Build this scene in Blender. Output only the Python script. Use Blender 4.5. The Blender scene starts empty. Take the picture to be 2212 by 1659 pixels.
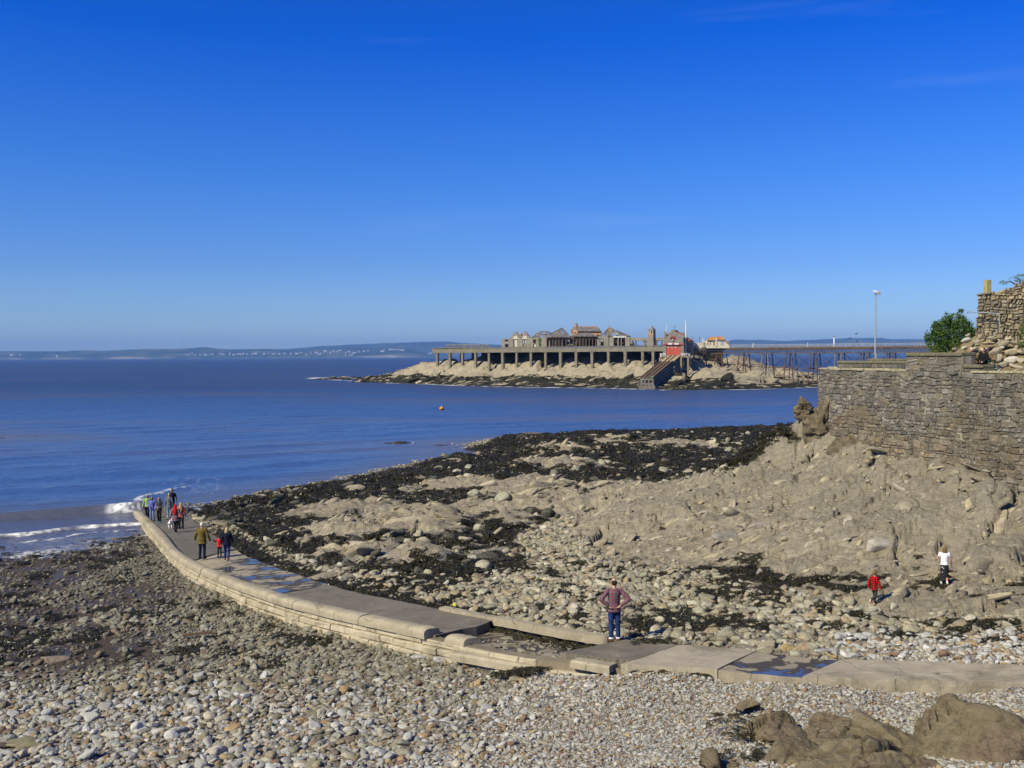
import bpy, bmesh, math, random
import numpy as np
from mathutils import Vector, Matrix, Euler
random.seed(7); RNG = np.random.default_rng(7)
R = math.radians
SC = bpy.context.scene
COL = SC.collection

# ------------------------------------------------------------------ camera
CZ = 11.4                                    # eye height above the sea
F = 1000.0                                   # focal length in pixels of a 1024 px wide frame
PITCH, ROLL = R(1.60), R(0.30)
cam_d = bpy.data.cameras.new('camera'); cam = bpy.data.objects.new('camera', cam_d); COL.objects.link(cam)
cam_d.sensor_width = 36.0; cam_d.lens = 36.0 * F / 1024.0
cam_d.clip_start = 0.5; cam_d.clip_end = 90000
CAM_R = Matrix.Rotation(R(90) - PITCH, 3, 'X') @ Matrix.Rotation(ROLL, 3, 'Z').transposed()
cam.matrix_world = Matrix.Translation((0, 0, CZ)) @ CAM_R.to_4x4()
SC.camera = cam
CR = np.array(CAM_R)

# ------------------------------------------------------------------ sky, sun, exposure
SUN_EL = R(40)
SUN_DIR = Vector((-0.80 * math.cos(SUN_EL), -0.60 * math.cos(SUN_EL), math.sin(SUN_EL)))   # towards the sun
world = bpy.data.worlds.new('World'); SC.world = world; world.use_nodes = True
nt = world.node_tree; nt.nodes.clear()
wo = nt.nodes.new('ShaderNodeOutputWorld'); bg = nt.nodes.new('ShaderNodeBackground')
sky = nt.nodes.new('ShaderNodeTexSky'); sky.sky_type = 'NISHITA'; sky.sun_disc = False
sky.sun_elevation = SUN_EL; sky.sun_rotation = math.atan2(SUN_DIR.x, SUN_DIR.y)
sky.altitude = 0; sky.air_density = 1.0; sky.dust_density = 0.3; sky.ozone_density = 3.0
bg.inputs['Strength'].default_value = 0.085
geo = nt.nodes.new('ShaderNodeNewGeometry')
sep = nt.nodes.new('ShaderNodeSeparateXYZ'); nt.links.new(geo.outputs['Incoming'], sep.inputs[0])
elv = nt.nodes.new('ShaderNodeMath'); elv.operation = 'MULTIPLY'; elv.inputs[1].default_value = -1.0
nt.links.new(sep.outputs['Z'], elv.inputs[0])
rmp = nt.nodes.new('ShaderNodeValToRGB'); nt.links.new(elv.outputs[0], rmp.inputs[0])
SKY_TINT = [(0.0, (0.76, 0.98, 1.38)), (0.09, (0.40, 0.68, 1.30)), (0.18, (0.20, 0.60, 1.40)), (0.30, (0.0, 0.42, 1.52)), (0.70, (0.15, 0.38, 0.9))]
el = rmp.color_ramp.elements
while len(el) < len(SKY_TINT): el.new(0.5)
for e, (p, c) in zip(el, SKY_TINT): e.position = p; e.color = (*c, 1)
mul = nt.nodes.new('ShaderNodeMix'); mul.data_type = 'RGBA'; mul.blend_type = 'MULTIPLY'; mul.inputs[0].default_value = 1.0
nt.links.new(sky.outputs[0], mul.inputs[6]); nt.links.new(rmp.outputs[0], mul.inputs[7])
# thin wind-drawn cirrus, a little everywhere
mp = nt.nodes.new('ShaderNodeMapping'); mp.inputs['Scale'].default_value = (1.6, 1.6, 16.0); mp.inputs['Rotation'].default_value = (0.03, 0.02, 0)
nt.links.new(geo.outputs['Incoming'], mp.inputs[0])
cn = nt.nodes.new('ShaderNodeTexNoise'); cn.inputs['Scale'].default_value = 1.7; cn.inputs['Detail'].default_value = 7; cn.inputs['Roughness'].default_value = 0.55
nt.links.new(mp.outputs[0], cn.inputs[0])
cr = nt.nodes.new('ShaderNodeMapRange'); cr.inputs[1].default_value = 0.60; cr.inputs[2].default_value = 0.82; cr.inputs[3].default_value = 0.0; cr.inputs[4].default_value = 0.07
nt.links.new(cn.outputs[0], cr.inputs[0])
cmx = nt.nodes.new('ShaderNodeMix'); cmx.data_type = 'RGBA'
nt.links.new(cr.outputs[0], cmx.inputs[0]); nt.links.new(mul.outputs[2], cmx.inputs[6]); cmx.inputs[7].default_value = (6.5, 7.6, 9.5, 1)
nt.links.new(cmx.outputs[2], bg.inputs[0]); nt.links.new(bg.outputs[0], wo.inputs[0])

sun_d = bpy.data.lights.new('sun', 'SUN'); sun_d.energy = 5.0; sun_d.angle = R(0.5); sun_d.color = (1.0, 0.915, 0.67)
sun = bpy.data.objects.new('sun', sun_d); COL.objects.link(sun)
sun.rotation_euler = SUN_DIR.to_track_quat('Z', 'Y').to_euler(); sun.location = (-30, -30, 60)

SC.view_settings.view_transform = 'Standard'; SC.view_settings.look = 'None'
SC.view_settings.exposure = 0.25; SC.view_settings.gamma = 1.0; SC.view_settings.use_curve_mapping = False
SC.render.engine = 'CYCLES'
SC.cycles.use_denoising = True
SC.cycles.max_bounces = 6; SC.cycles.diffuse_bounces = 2; SC.cycles.glossy_bounces = 3; SC.cycles.transmission_bounces = 3
SC.cycles.volume_bounces = 0; SC.cycles.transparent_max_bounces = 6; SC.cycles.caustics_reflective = False; SC.cycles.caustics_refractive = False
SC.cycles.use_adaptive_sampling = True; SC.cycles.adaptive_threshold = 0.012
# ------------------------------------------------------------------ finding points of the place
VS = 1024.0 / 2212.0                          # survey marks were read on a 2212 px wide print
def ray(px, py):
    d = CR @ np.array([(px - 512) / F, (384 - py) / F, -1.0]); return d
def PZ(px, py, z):                            # where the line of sight meets height z
    d = ray(px, py); t = (z - CZ) / d[2]; return np.array([d[0] * t, d[1] * t, z])
def PY(px, py, y):                            # ... meets the vertical plane at distance y
    d = ray(px, py); t = y / d[1]; return np.array([d[0] * t, y, CZ + d[2] * t])
def PP(px, py, p0, n):                        # ... meets the vertical plane through p0 with normal n
    d = ray(px, py); t = (p0[0] * n[0] + p0[1] * n[1]) / (d[0] * n[0] + d[1] * n[1]); return np.array([d[0] * t, d[1] * t, CZ + d[2] * t])
def VZ(vx, vy, z): return PZ(vx * VS, vy * VS, z)
def proj(x, y, z):                            # survey print coordinates of world points
    p = np.stack([x, y, z - CZ], -1) @ CR
    w = np.maximum(-p[..., 2], 1e-3)
    return (512 + F * p[..., 0] / w) / VS, (384 - F * p[..., 1] / w) / VS

# ------------------------------------------------------------------ noise on arrays
def _h(ix, iy, iz, s):
    n = (ix.astype(np.int64) * 374761393 + iy.astype(np.int64) * 668265263 + iz.astype(np.int64) * 2147483647 + s * 974711) & 0xFFFFFFFF
    n = ((n ^ (n >> 13)) * 1274126177) & 0xFFFFFFFF
    n = ((n ^ (n >> 16)) * 2246822519) & 0xFFFFFFFF
    return ((n ^ (n >> 15)) & 0xFFFFFF) / float(0xFFFFFF)
def vn2(x, y, s=0):
    x0 = np.floor(x); y0 = np.floor(y); fx = x - x0; fy = y - y0
    fx = fx * fx * fx * (fx * (fx * 6 - 15) + 10); fy = fy * fy * fy * (fy * (fy * 6 - 15) + 10)
    z0 = np.zeros_like(x0)
    a = _h(x0, y0, z0, s); b = _h(x0 + 1, y0, z0, s); c = _h(x0, y0 + 1, z0, s); d = _h(x0 + 1, y0 + 1, z0, s)
    return (a + (b - a) * fx) * (1 - fy) + (c + (d - c) * fx) * fy
def fbm(x, y, o=5, s=0, g=0.5):
    t = 0; a = 1.0; n = 0
    for i in range(o):
        t = t + a * vn2(x * 2 ** i + 17.3 * i, y * 2 ** i - 9.1 * i, s + i); n += a; a *= g
    return t / n
def ridged(x, y, o=5, s=0, g=0.5):
    t = 0; a = 1.0; n = 0
    for i in range(o):
        t = t + a * (1 - np.abs(2 * vn2(x * 2 ** i + 5.7 * i, y * 2 ** i + 3.3 * i, s + i) - 1)); n += a; a *= g
    return t / n
def vn3(p, s=0):
    f0 = np.floor(p); f = p - f0; f = f * f * (3 - 2 * f); x0, y0, z0 = f0[:, 0], f0[:, 1], f0[:, 2]
    def c(i, j, k): return _h(x0 + i, y0 + j, z0 + k, s)
    fx, fy, fz = f[:, 0], f[:, 1], f[:, 2]
    a = c(0, 0, 0) * (1 - fx) + c(1, 0, 0) * fx; b = c(0, 1, 0) * (1 - fx) + c(1, 1, 0) * fx
    d = c(0, 0, 1) * (1 - fx) + c(1, 0, 1) * fx; e = c(0, 1, 1) * (1 - fx) + c(1, 1, 1) * fx
    return (a * (1 - fy) + b * fy) * (1 - fz) + (d * (1 - fy) + e * fy) * fz
def fbm3(p, o=4, s=0):
    t = 0; a = 1.0; n = 0
    for i in range(o): t = t + a * vn3(p * 2 ** i + 7.7 * i, s + i); n += a; a *= 0.5
    return t / n
def worley2(x, y, s=0):                       # distance to nearest and second nearest cell point, cell value
    x0 = np.floor(x); y0 = np.floor(y); f1 = np.full(x.shape, 9.0); f2 = np.full(x.shape, 9.0); cv = np.zeros(x.shape)
    for i in (-1, 0, 1):
        for j in (-1, 0, 1):
            cx = x0 + i; cy = y0 + j; z = np.zeros_like(cx)
            px = cx + _h(cx, cy, z, s); py = cy + _h(cx, cy, z, s + 1)
            d = np.hypot(x - px, y - py); v = _h(cx, cy, z, s + 2)
            n1 = d < f1
            f2 = np.where(n1, f1, np.minimum(f2, d)); cv = np.where(n1, v, cv); f1 = np.where(n1, d, f1)
    return f1, f2, cv
def facets(x, y, freq, rot, stretch, tilt, step, s=0):   # broken planar faces, each with its own tilt and level
    c, q = math.cos(rot), math.sin(rot); u = (x * c + y * q) * freq / stretch; v = (-x * q + y * c) * freq
    x0 = np.floor(u); y0 = np.floor(v); f1 = np.full(x.shape, 9.0); f2 = np.full(x.shape, 9.0); h = np.zeros(x.shape)
    for i in (-1, 0, 1):
        for j in (-1, 0, 1):
            cx = x0 + i; cy = y0 + j; z = np.zeros_like(cx); du = u - cx - _h(cx, cy, z, s); dv = v - cy - _h(cx, cy, z, s + 1); d = np.hypot(du, dv)
            hh = (tilt / freq) * (du * stretch * (_h(cx, cy, z, s + 2) * 2 - 1) + dv * (_h(cx, cy, z, s + 3) * 2 - 1)) + (_h(cx, cy, z, s + 4) - .5) * step
            n1 = d < f1; f2 = np.where(n1, f1, np.minimum(f2, d)); h = np.where(n1, hh, h); f1 = np.where(n1, d, f1)
    return h, f2 - f1
def sstep(a, b, x):
    t = np.clip((x - a) / (b - a), 0, 1); return t * t * (3 - 2 * t)
def inpoly(px, py, poly, soft=0.0):
    c = np.zeros(px.shape, bool); dmin = np.full(px.shape, 1e9); n = len(poly)
    for i in range(n):
        x1, y1 = poly[i]; x2, y2 = poly[(i + 1) % n]
        hit = ((y1 > py) != (y2 > py)) & (px < (x2 - x1) * (py - y1) / ((y2 - y1) or 1e-9) + x1); c ^= hit
        if soft:
            l2 = (x2 - x1) ** 2 + (y2 - y1) ** 2; t = np.clip(((px - x1) * (x2 - x1) + (py - y1) * (y2 - y1)) / l2, 0, 1)
            dmin = np.minimum(dmin, np.hypot(px - x1 - t * (x2 - x1), py - y1 - t * (y2 - y1)))
    if not soft: return c.astype(float)
    return sstep(-soft, soft, np.where(c, dmin, -dmin))
class TPS:                                    # smooth surface through survey marks
    def __init__(s, pts, lam=0.02):
        p = np.array(pts, float); s.c = p[:, :2]; n = len(p)
        K = s.k(np.linalg.norm(s.c[:, None] - s.c[None], axis=2)); K[np.diag_indices(n)] += lam * n
        Pm = np.c_[np.ones(n), s.c]; A = np.zeros((n + 3, n + 3)); A[:n, :n] = K; A[:n, n:] = Pm; A[n:, :n] = Pm.T
        s.w = np.linalg.solve(A, np.r_[p[:, 2], 0, 0, 0])
    def k(s, r): r = np.maximum(r, 1e-6); return r * r * np.log(r)
    def __call__(s, x, y):
        x = np.asarray(x, float); y = np.asarray(y, float); n = len(s.c); t = s.w[n] + s.w[n + 1] * x + s.w[n + 2] * y
        for i in range(n): t = t + s.w[i] * s.k(np.hypot(x - s.c[i, 0], y - s.c[i, 1]))
        return t

# ------------------------------------------------------------------ materials
def srgb(r, g, b):
    f = lambda c: ((c / 255 + 0.055) / 1.055) ** 2.4 if c > 10 else c / 255 / 12.92
    return (f(r), f(g), f(b))
MATS = {}
class NB:                                     # small node builder
    def __init__(s, name):
        s.m = bpy.data.materials.new(name); s.m.use_nodes = True; s.t = s.m.node_tree; s.t.nodes.clear()
        s.o = s.n('ShaderNodeOutputMaterial'); s.b = s.n('ShaderNodeBsdfPrincipled'); s.l(s.b.outputs[0], s.o.inputs[0])
        s.tc = None; MATS[name] = s.m
    def n(s, ty, **kw):
        x = s.t.nodes.new(ty)
        for k, v in kw.items(): setattr(x, k, v)
        return x
    def l(s, a, b): s.t.links.new(a, b)
    def coord(s, kind='Object'):
        if s.tc is None: s.tc = s.n('ShaderNodeTexCoord')
        return s.tc.outputs[kind]
    def pos(s): return s.n('ShaderNodeNewGeometry').outputs['Position']
    def map(s, src, scale=(1, 1, 1), rot=(0, 0, 0), loc=(0, 0, 0)):
        m = s.n('ShaderNodeMapping'); s.l(src, m.inputs[0]); m.inputs['Scale'].default_value = scale; m.inputs['Rotation'].default_value = rot; m.inputs['Location'].default_value = loc
        return m.outputs[0]
    def noise(s, src, scale, det=4, rough=0.55, dist=0.0, out=0):
        x = s.n('ShaderNodeTexNoise'); s.l(src, x.inputs['Vector']); x.inputs['Scale'].default_value = scale; x.inputs['Detail'].default_value = det; x.inputs['Roughness'].default_value = rough; x.inputs['Distortion'].default_value = dist
        return x.outputs[out]
    def vor(s, src, scale, feature='F1', out=0, rnd=1.0):
        x = s.n('ShaderNodeTexVoronoi', feature=feature); s.l(src, x.inputs['Vector']); x.inputs['Scale'].default_value = scale
        x.inputs['Randomness'].default_value = rnd
        return x.outputs[out]
    def attr(s, name, ty='GEOMETRY', out='Fac'):
        x = s.n('ShaderNodeAttribute', attribute_name=name, attribute_type=ty); return x.outputs[out]
    def ramp(s, src, stops, interp='LINEAR'):
        x = s.n('ShaderNodeValToRGB'); s.l(src, x.inputs[0]); e = x.color_ramp.elements; x.color_ramp.interpolation = interp
        while len(e) < len(stops): e.new(0.5)
        for el_, (p, c) in zip(e, stops):
            el_.position = p; el_.color = (*c, 1) if len(c) == 3 else c
        return x.outputs[0]
    def rng(s, src, a, b, c=0.0, d=1.0):
        x = s.n('ShaderNodeMapRange'); s.l(src, x.inputs[0])
        for i, v in enumerate((a, b, c, d)): x.inputs[i + 1].default_value = v
        return x.outputs[0]
    def math(s, op, a, b=None):
        x = s.n('ShaderNodeMath', operation=op)
        for i, v in enumerate((a, b)):
            if v is None: continue
            if isinstance(v, (int, float)): x.inputs[i].default_value = v
            else: s.l(v, x.inputs[i])
        return x.outputs[0]
    def mix(s, fac, a, b, mode='MIX'):
        x = s.n('ShaderNodeMix', data_type='RGBA', blend_type=mode)
        for i, v in ((0, fac), (6, a), (7, b)):
            if isinstance(v, (int, float)): x.inputs[i].default_value = v
            elif isinstance(v, tuple): x.inputs[i].default_value = (*v, 1) if len(v) == 3 else v
            else: s.l(v, x.inputs[i])
        return x.outputs[2]
    def bump(s, h, strength=0.5, dist=0.05, prev=None):
        x = s.n('ShaderNodeBump'); s.l(h, x.inputs['Height']); x.inputs['Strength'].default_value = strength; x.inputs['Distance'].default_value = dist
        if prev is not None: s.l(prev, x.inputs['Normal'])
        return x.outputs[0]
    def set(s, color=None, rough=None, normal=None, spec=None, **kw):
        def put(sock, v):
            if isinstance(v, (int, float)): s.b.inputs[sock].default_value = v
            elif isinstance(v, tuple): s.b.inputs[sock].default_value = (*v, 1) if len(v) == 3 else v
            else: s.l(v, s.b.inputs[sock])
        if color is not None: put('Base Color', color)
        if rough is not None: put('Roughness', rough)
        if normal is not None: s.l(normal, s.b.inputs['Normal'])
        if spec is not None: put('Specular IOR Level', spec)
        for k, v in kw.items(): put(k.replace('_', ' '), v)
        return s.m
def simple(name, c, rough=0.7, var=0.25, scale=6.0, bump=0.15, bdist=0.01, kind='Object', spec=0.3, metal=0.0, c2=None):
    b = NB(name); v = b.coord(kind); n = b.noise(v, scale, 6, 0.6)
    lo = tuple(x * (1 - var) for x in c); hi = c2 or tuple(min(1, x * (1 + var)) for x in c)
    return b.set(b.ramp(n, [(0.32, lo), (0.68, hi)]), rough, b.bump(b.noise(v, scale * 5, 4, 0.6), bump, bdist), spec, Metallic=metal)

# ------------------------------------------------------------------ meshes and objects
def link(o, parent=None):
    COL.objects.link(o)
    if parent is not None: o.parent = parent
    return o
def tag(o, label=None, cat=None, group=None, kind=None):
    if label: o['label'] = label
    if cat: o['category'] = cat
    if group: o['group'] = group
    if kind: o['kind'] = kind
    return o
def thing(name, label, cat, loc=(0, 0, 0), rz=0.0, group=None):
    o = bpy.data.objects.new(name, None); o.empty_display_size = 0.2; COL.objects.link(o)
    o.location = tuple(map(float, loc)); o.rotation_euler = (0, 0, rz); return tag(o, label, cat, group)
def np_mesh(name, verts, faces, mat=None, smooth=False, attrs=None):
    v = np.asarray(verts, np.float32); me = bpy.data.meshes.new(name)
    if isinstance(faces, np.ndarray):
        k = faces.shape[1]; me.vertices.add(len(v)); me.vertices.foreach_set('co', v.ravel())
        me.loops.add(faces.size); me.loops.foreach_set('vertex_index', faces.astype(np.int32).ravel())
        me.polygons.add(len(faces)); me.polygons.foreach_set('loop_start', np.arange(0, faces.size, k, dtype=np.int32))
        me.polygons.foreach_set('loop_total', np.full(len(faces), k, np.int32)); me.update(calc_edges=True)
    else:
        me.from_pydata([tuple(map(float, p)) for p in v], [], [tuple(f) for f in faces]); me.update()
    if smooth: me.polygons.foreach_set('use_smooth', np.ones(len(me.polygons), bool))
    if attrs:
        for k, a in attrs.items():
            a = np.asarray(a, np.float32)
            if a.ndim == 1: at = me.attributes.new(k, 'FLOAT', 'POINT'); at.data.foreach_set('value', a)
            elif a.shape[1] == 3: at = me.attributes.new(k, 'FLOAT_VECTOR', 'POINT'); at.data.foreach_set('vector', a.ravel())
    if mat is not None: me.materials.append(MATS[mat] if isinstance(mat, str) else mat)
    return me
def obj(name, me, parent=None, loc=None, rot=None, scale=None):
    o = bpy.data.objects.new(name, me); link(o, parent)
    if loc is not None: o.location = tuple(map(float, loc))
    if rot is not None: o.rotation_euler = rot
    if scale is not None: o.scale = scale if not isinstance(scale, (int, float)) else (scale,) * 3
    return o
class MB:                                     # collects closed shapes for one mesh
    def __init__(s): s.v = []; s.f = []
    def add(s, vs, fs):
        n = len(s.v); s.v += [tuple(map(float, p)) for p in vs]; s.f += [tuple(i + n for i in f) for f in fs]; return s
    def box(s, a, b, M=None):
        (x0, y0, z0), (x1, y1, z1) = a, b
        vs = [(x0, y0, z0), (x1, y0, z0), (x1, y1, z0), (x0, y1, z0), (x0, y0, z1), (x1, y0, z1), (x1, y1, z1), (x0, y1, z1)]
        if M is not None: vs = [M @ Vector(p) for p in vs]
        return s.add(vs, [(0, 3, 2, 1), (4, 5, 6, 7), (0, 1, 5, 4), (1, 2, 6, 5), (2, 3, 7, 6), (3, 0, 4, 7)])
    def bar(s, p, q, w, h=None, up=(0, 0, 1)):    # a square bar from p to q
        p = Vector(p); q = Vector(q); h = h or w; d = (q - p).normalized(); u = Vector(up)
        if abs(d.dot(u)) > 0.98: u = Vector((1, 0, 0))
        a = d.cross(u).normalized(); b = a.cross(d)
        vs = [p - a * w / 2 - b * h / 2, p + a * w / 2 - b * h / 2, p + a * w / 2 + b * h / 2, p - a * w / 2 + b * h / 2]
        vs += [v + (q - p) for v in vs]
        return s.add(vs, [(0, 1, 2, 3), (7, 6, 5, 4), (0, 4, 5, 1), (1, 5, 6, 2), (2, 6, 7, 3), (3, 7, 4, 0)])
    def tube(s, pts, rad, n=8, cap=True):
        pts = [Vector(p) for p in pts]; rad = rad if isinstance(rad, (list, tuple)) else [rad] * len(pts); base = len(s.v); u = None
        for i, p in enumerate(pts):
            d = (pts[min(i + 1, len(pts) - 1)] - pts[max(i - 1, 0)]).normalized()
            if u is None:
                u = Vector((1, 0, 0)) if abs(d.x) < 0.9 else Vector((0, 1, 0))
            u = (u - d * u.dot(d)).normalized(); w = d.cross(u)
            for k in range(n):
                a = 2 * math.pi * k / n; s.v.append(tuple(p + (u * math.cos(a) + w * math.sin(a)) * rad[i]))
        for i in range(len(pts) - 1):
            for k in range(n):
                a = base + i * n + k; b = base + i * n + (k + 1) % n; s.f.append((a, b, b + n, a + n))
        if cap:
            s.f.append(tuple(base + k for k in reversed(range(n)))); e = base + (len(pts) - 1) * n; s.f.append(tuple(e + k for k in range(n)))
        return s
    def prism(s, poly, off):                  # a flat outline (3-D points) pushed along off
        n = len(poly); off = Vector(off); p = [Vector(q) for q in poly]
        return s.add(p + [q + off for q in p], [tuple(range(n)), tuple(reversed(range(n, 2 * n)))] + [(i, i + n, (i + 1) % n + n, (i + 1) % n) for i in range(n)])
    def ell(s, c, r, nu=12, nv=8):
        c = Vector(c); r = r if isinstance(r, (tuple, list)) else (r,) * 3; b = len(s.v)
        s.v.append((c.x, c.y, c.z + r[2]))
        for j in range(1, nv):
            t = math.pi * j / nv
            for i in range(nu):
                a = 2 * math.pi * i / nu; s.v.append((c.x + r[0] * math.sin(t) * math.cos(a), c.y + r[1] * math.sin(t) * math.sin(a), c.z + r[2] * math.cos(t)))
        s.v.append((c.x, c.y, c.z - r[2])); e = len(s.v) - 1
        for i in range(nu):
            s.f.append((b, b + 1 + i, b + 1 + (i + 1) % nu)); s.f.append((e, e - nu + (i + 1) % nu, e - nu + i))
        for j in range(nv - 2):
            for i in range(nu):
                a = b + 1 + j * nu + i; d = b + 1 + j * nu + (i + 1) % nu; s.f.append((a, a + nu, d + nu, d))
        return s
    def lathe(s, prof, c=(0, 0, 0), n=14):
        b = len(s.v)
        for (r, z) in prof:
            for k in range(n):
                a = 2 * math.pi * k / n; s.v.append((c[0] + r * math.cos(a), c[1] + r * math.sin(a), c[2] + z))
        m = len(prof)
        for j in range(m - 1):
            for k in range(n):
                p = b + j * n + k; q = b + j * n + (k + 1) % n; s.f.append((p, q, q + n, p + n))
        s.f.append(tuple(b + k for k in reversed(range(n)))); s.f.append(tuple(b + (m - 1) * n + k for k in range(n)))
        return s
    def mesh(s, name, mat, smooth=False):
        me = bpy.data.meshes.new(name); me.from_pydata(s.v, [], s.f); me.update()
        bm = bmesh.new(); bm.from_mesh(me); bmesh.ops.recalc_face_normals(bm, faces=bm.faces); bm.to_mesh(me); bm.free()
        if mat is not None: me.materials.append(MATS[mat] if isinstance(mat, str) else mat)
        if smooth: me.polygons.foreach_set('use_smooth', np.ones(len(me.polygons), bool))
        return me
    def build(s, name, mat, parent=None, smooth=False, local=False):
        if parent is not None and not local:   # world coordinates given: bring into the parent's frame
            parent_m = Matrix.LocRotScale(parent.location, parent.rotation_euler, parent.scale); q = parent.parent
            while q is not None: parent_m = Matrix.LocRotScale(q.location, q.rotation_euler, q.scale) @ parent_m; q = q.parent
            inv = parent_m.inverted(); s.v = [tuple(inv @ Vector(p)) for p in s.v]
        return obj(name, s.mesh(name, mat, smooth), parent)
def bevel(o, w, seg=2):
    m = o.modifiers.new('bevel', 'BEVEL'); m.width = w; m.segments = seg; m.limit_method = 'ANGLE'; return o
def grid_faces(nr, nc):
    i = np.arange(nr - 1)[:, None] * nc + np.arange(nc - 1)[None]; return np.stack([i, i + 1, i + nc + 1, i + nc], -1).reshape(-1, 4)
# ------------------------------------------------------------------ slipway stations (outer edge, inner edge), survey print coordinates and height
ST = [((285, 1103, .2), (395, 1103, .2)), ((330, 1150, .55), (440, 1140, .6)), ((375, 1200, .95), (490, 1172, .9)), ((430, 1233, 1.3), (545, 1203, 1.25)),
      ((500, 1263, 1.6), (640, 1238, 1.6)), ((600, 1298, 1.95), (750, 1272, 1.95)), ((700, 1324, 2.25), (850, 1293, 2.25)), ((800, 1346, 2.55), (950, 1312, 2.5)),
      ((920, 1372, 2.85), (1080, 1337, 2.8)), ((1000, 1388, 3.05), (1190, 1357, 3.05)), ((1090, 1405, 3.2), (1290, 1374, 3.3)), ((1200, 1421, 3.37), (1370, 1383, 3.42)),
      ((1315, 1433, 3.5), (1450, 1392, 3.5)), ((1500, 1441, 3.65), (1590, 1400, 3.6)), ((1690, 1459, 3.8), (1770, 1421, 3.75)), ((1900, 1467, 3.95), (2000, 1429, 3.9)), ((2212, 1474, 4.1), (2212, 1437, 4.05))]
SF = np.array([VZ(*a) for a, b in ST]); SB = np.array([VZ(*b) for a, b in ST])
SF = np.vstack([2 * SF[0] - SF[1], SF, 2 * SF[-1] - SF[-2], 3 * SF[-1] - 2 * SF[-2]]); SB = np.vstack([2 * SB[0] - SB[1], SB, 2 * SB[-1] - SB[-2], 3 * SB[-1] - 2 * SB[-2]])
def cat_rom(P, t):
    t = np.clip(np.asarray(t, float) + 1, 0, len(P) - 1.001); i = np.floor(t).astype(int); f = (t - i)[..., None]
    p0 = P[np.maximum(i - 1, 0)]; p1 = P[i]; p2 = P[np.minimum(i + 1, len(P) - 1)]; p3 = P[np.minimum(i + 2, len(P) - 1)]
    return 0.5 * (2 * p1 + (p2 - p0) * f + (2 * p0 - 5 * p1 + 4 * p2 - p3) * f ** 2 + (3 * p1 - p0 - 3 * p2 + p3) * f ** 3)
def SL(t, w=0.0, dz=0.0):                     # a point of the slipway: station t, 0 = outer edge, 1 = inner edge
    p = cat_rom(SF, t) * (1 - np.asarray(w)[..., None]) + cat_rom(SB, t) * np.asarray(w)[..., None]
    p[..., 2] += dz; return p
TS = np.linspace(-1, 18, 400); CEN = SL(TS, np.full(400, 0.5)); FRO = SL(TS, np.zeros(400)); BAK = SL(TS, np.ones(400))
def _side(x, y, L_):                          # signed distance to an edge line (positive landward) and the nearest sample
    best = np.full(x.shape, 1e18); k = np.zeros(x.shape, int)
    for i in range(0, 400, 5):
        d = (x - L_[i, 0]) ** 2 + (y - L_[i, 1]) ** 2; m = d < best; best = np.where(m, d, best); k = np.where(m, i, k)
    a = L_[np.maximum(k - 3, 0)]; c = L_[np.minimum(k + 3, 399)]; tx, ty = c[..., 0] - a[..., 0], c[..., 1] - a[..., 1]
    cr_ = tx * (y - L_[k, 1]) - ty * (x - L_[k, 0]); dd = np.abs(cr_) / np.hypot(tx, ty)
    return np.sign(cr_) * np.where((k > 3) & (k < 396), dd, np.sqrt(best)), k
def slip_dist(x, y):                          # across the slipway: <0 outside the outer edge, 0..1 on it, >1 landward
    x = np.asarray(x, float); y = np.asarray(y, float); df, kf = _side(x, y, FRO); db, kb = _side(x, y, BAK); k = (kf + kb) // 2
    wid = np.linalg.norm((BAK - FRO)[k][..., :2], axis=-1) * .85
    w = np.where(df < 0, df / wid, np.where(db > 0, 1 + db / wid, df / np.maximum(df - db, 1e-6)))
    wc = np.clip(w, 0, 1); return w, TS[k], wid, FRO[kf][..., 2] * (1 - wc) + BAK[kb][..., 2] * wc

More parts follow.
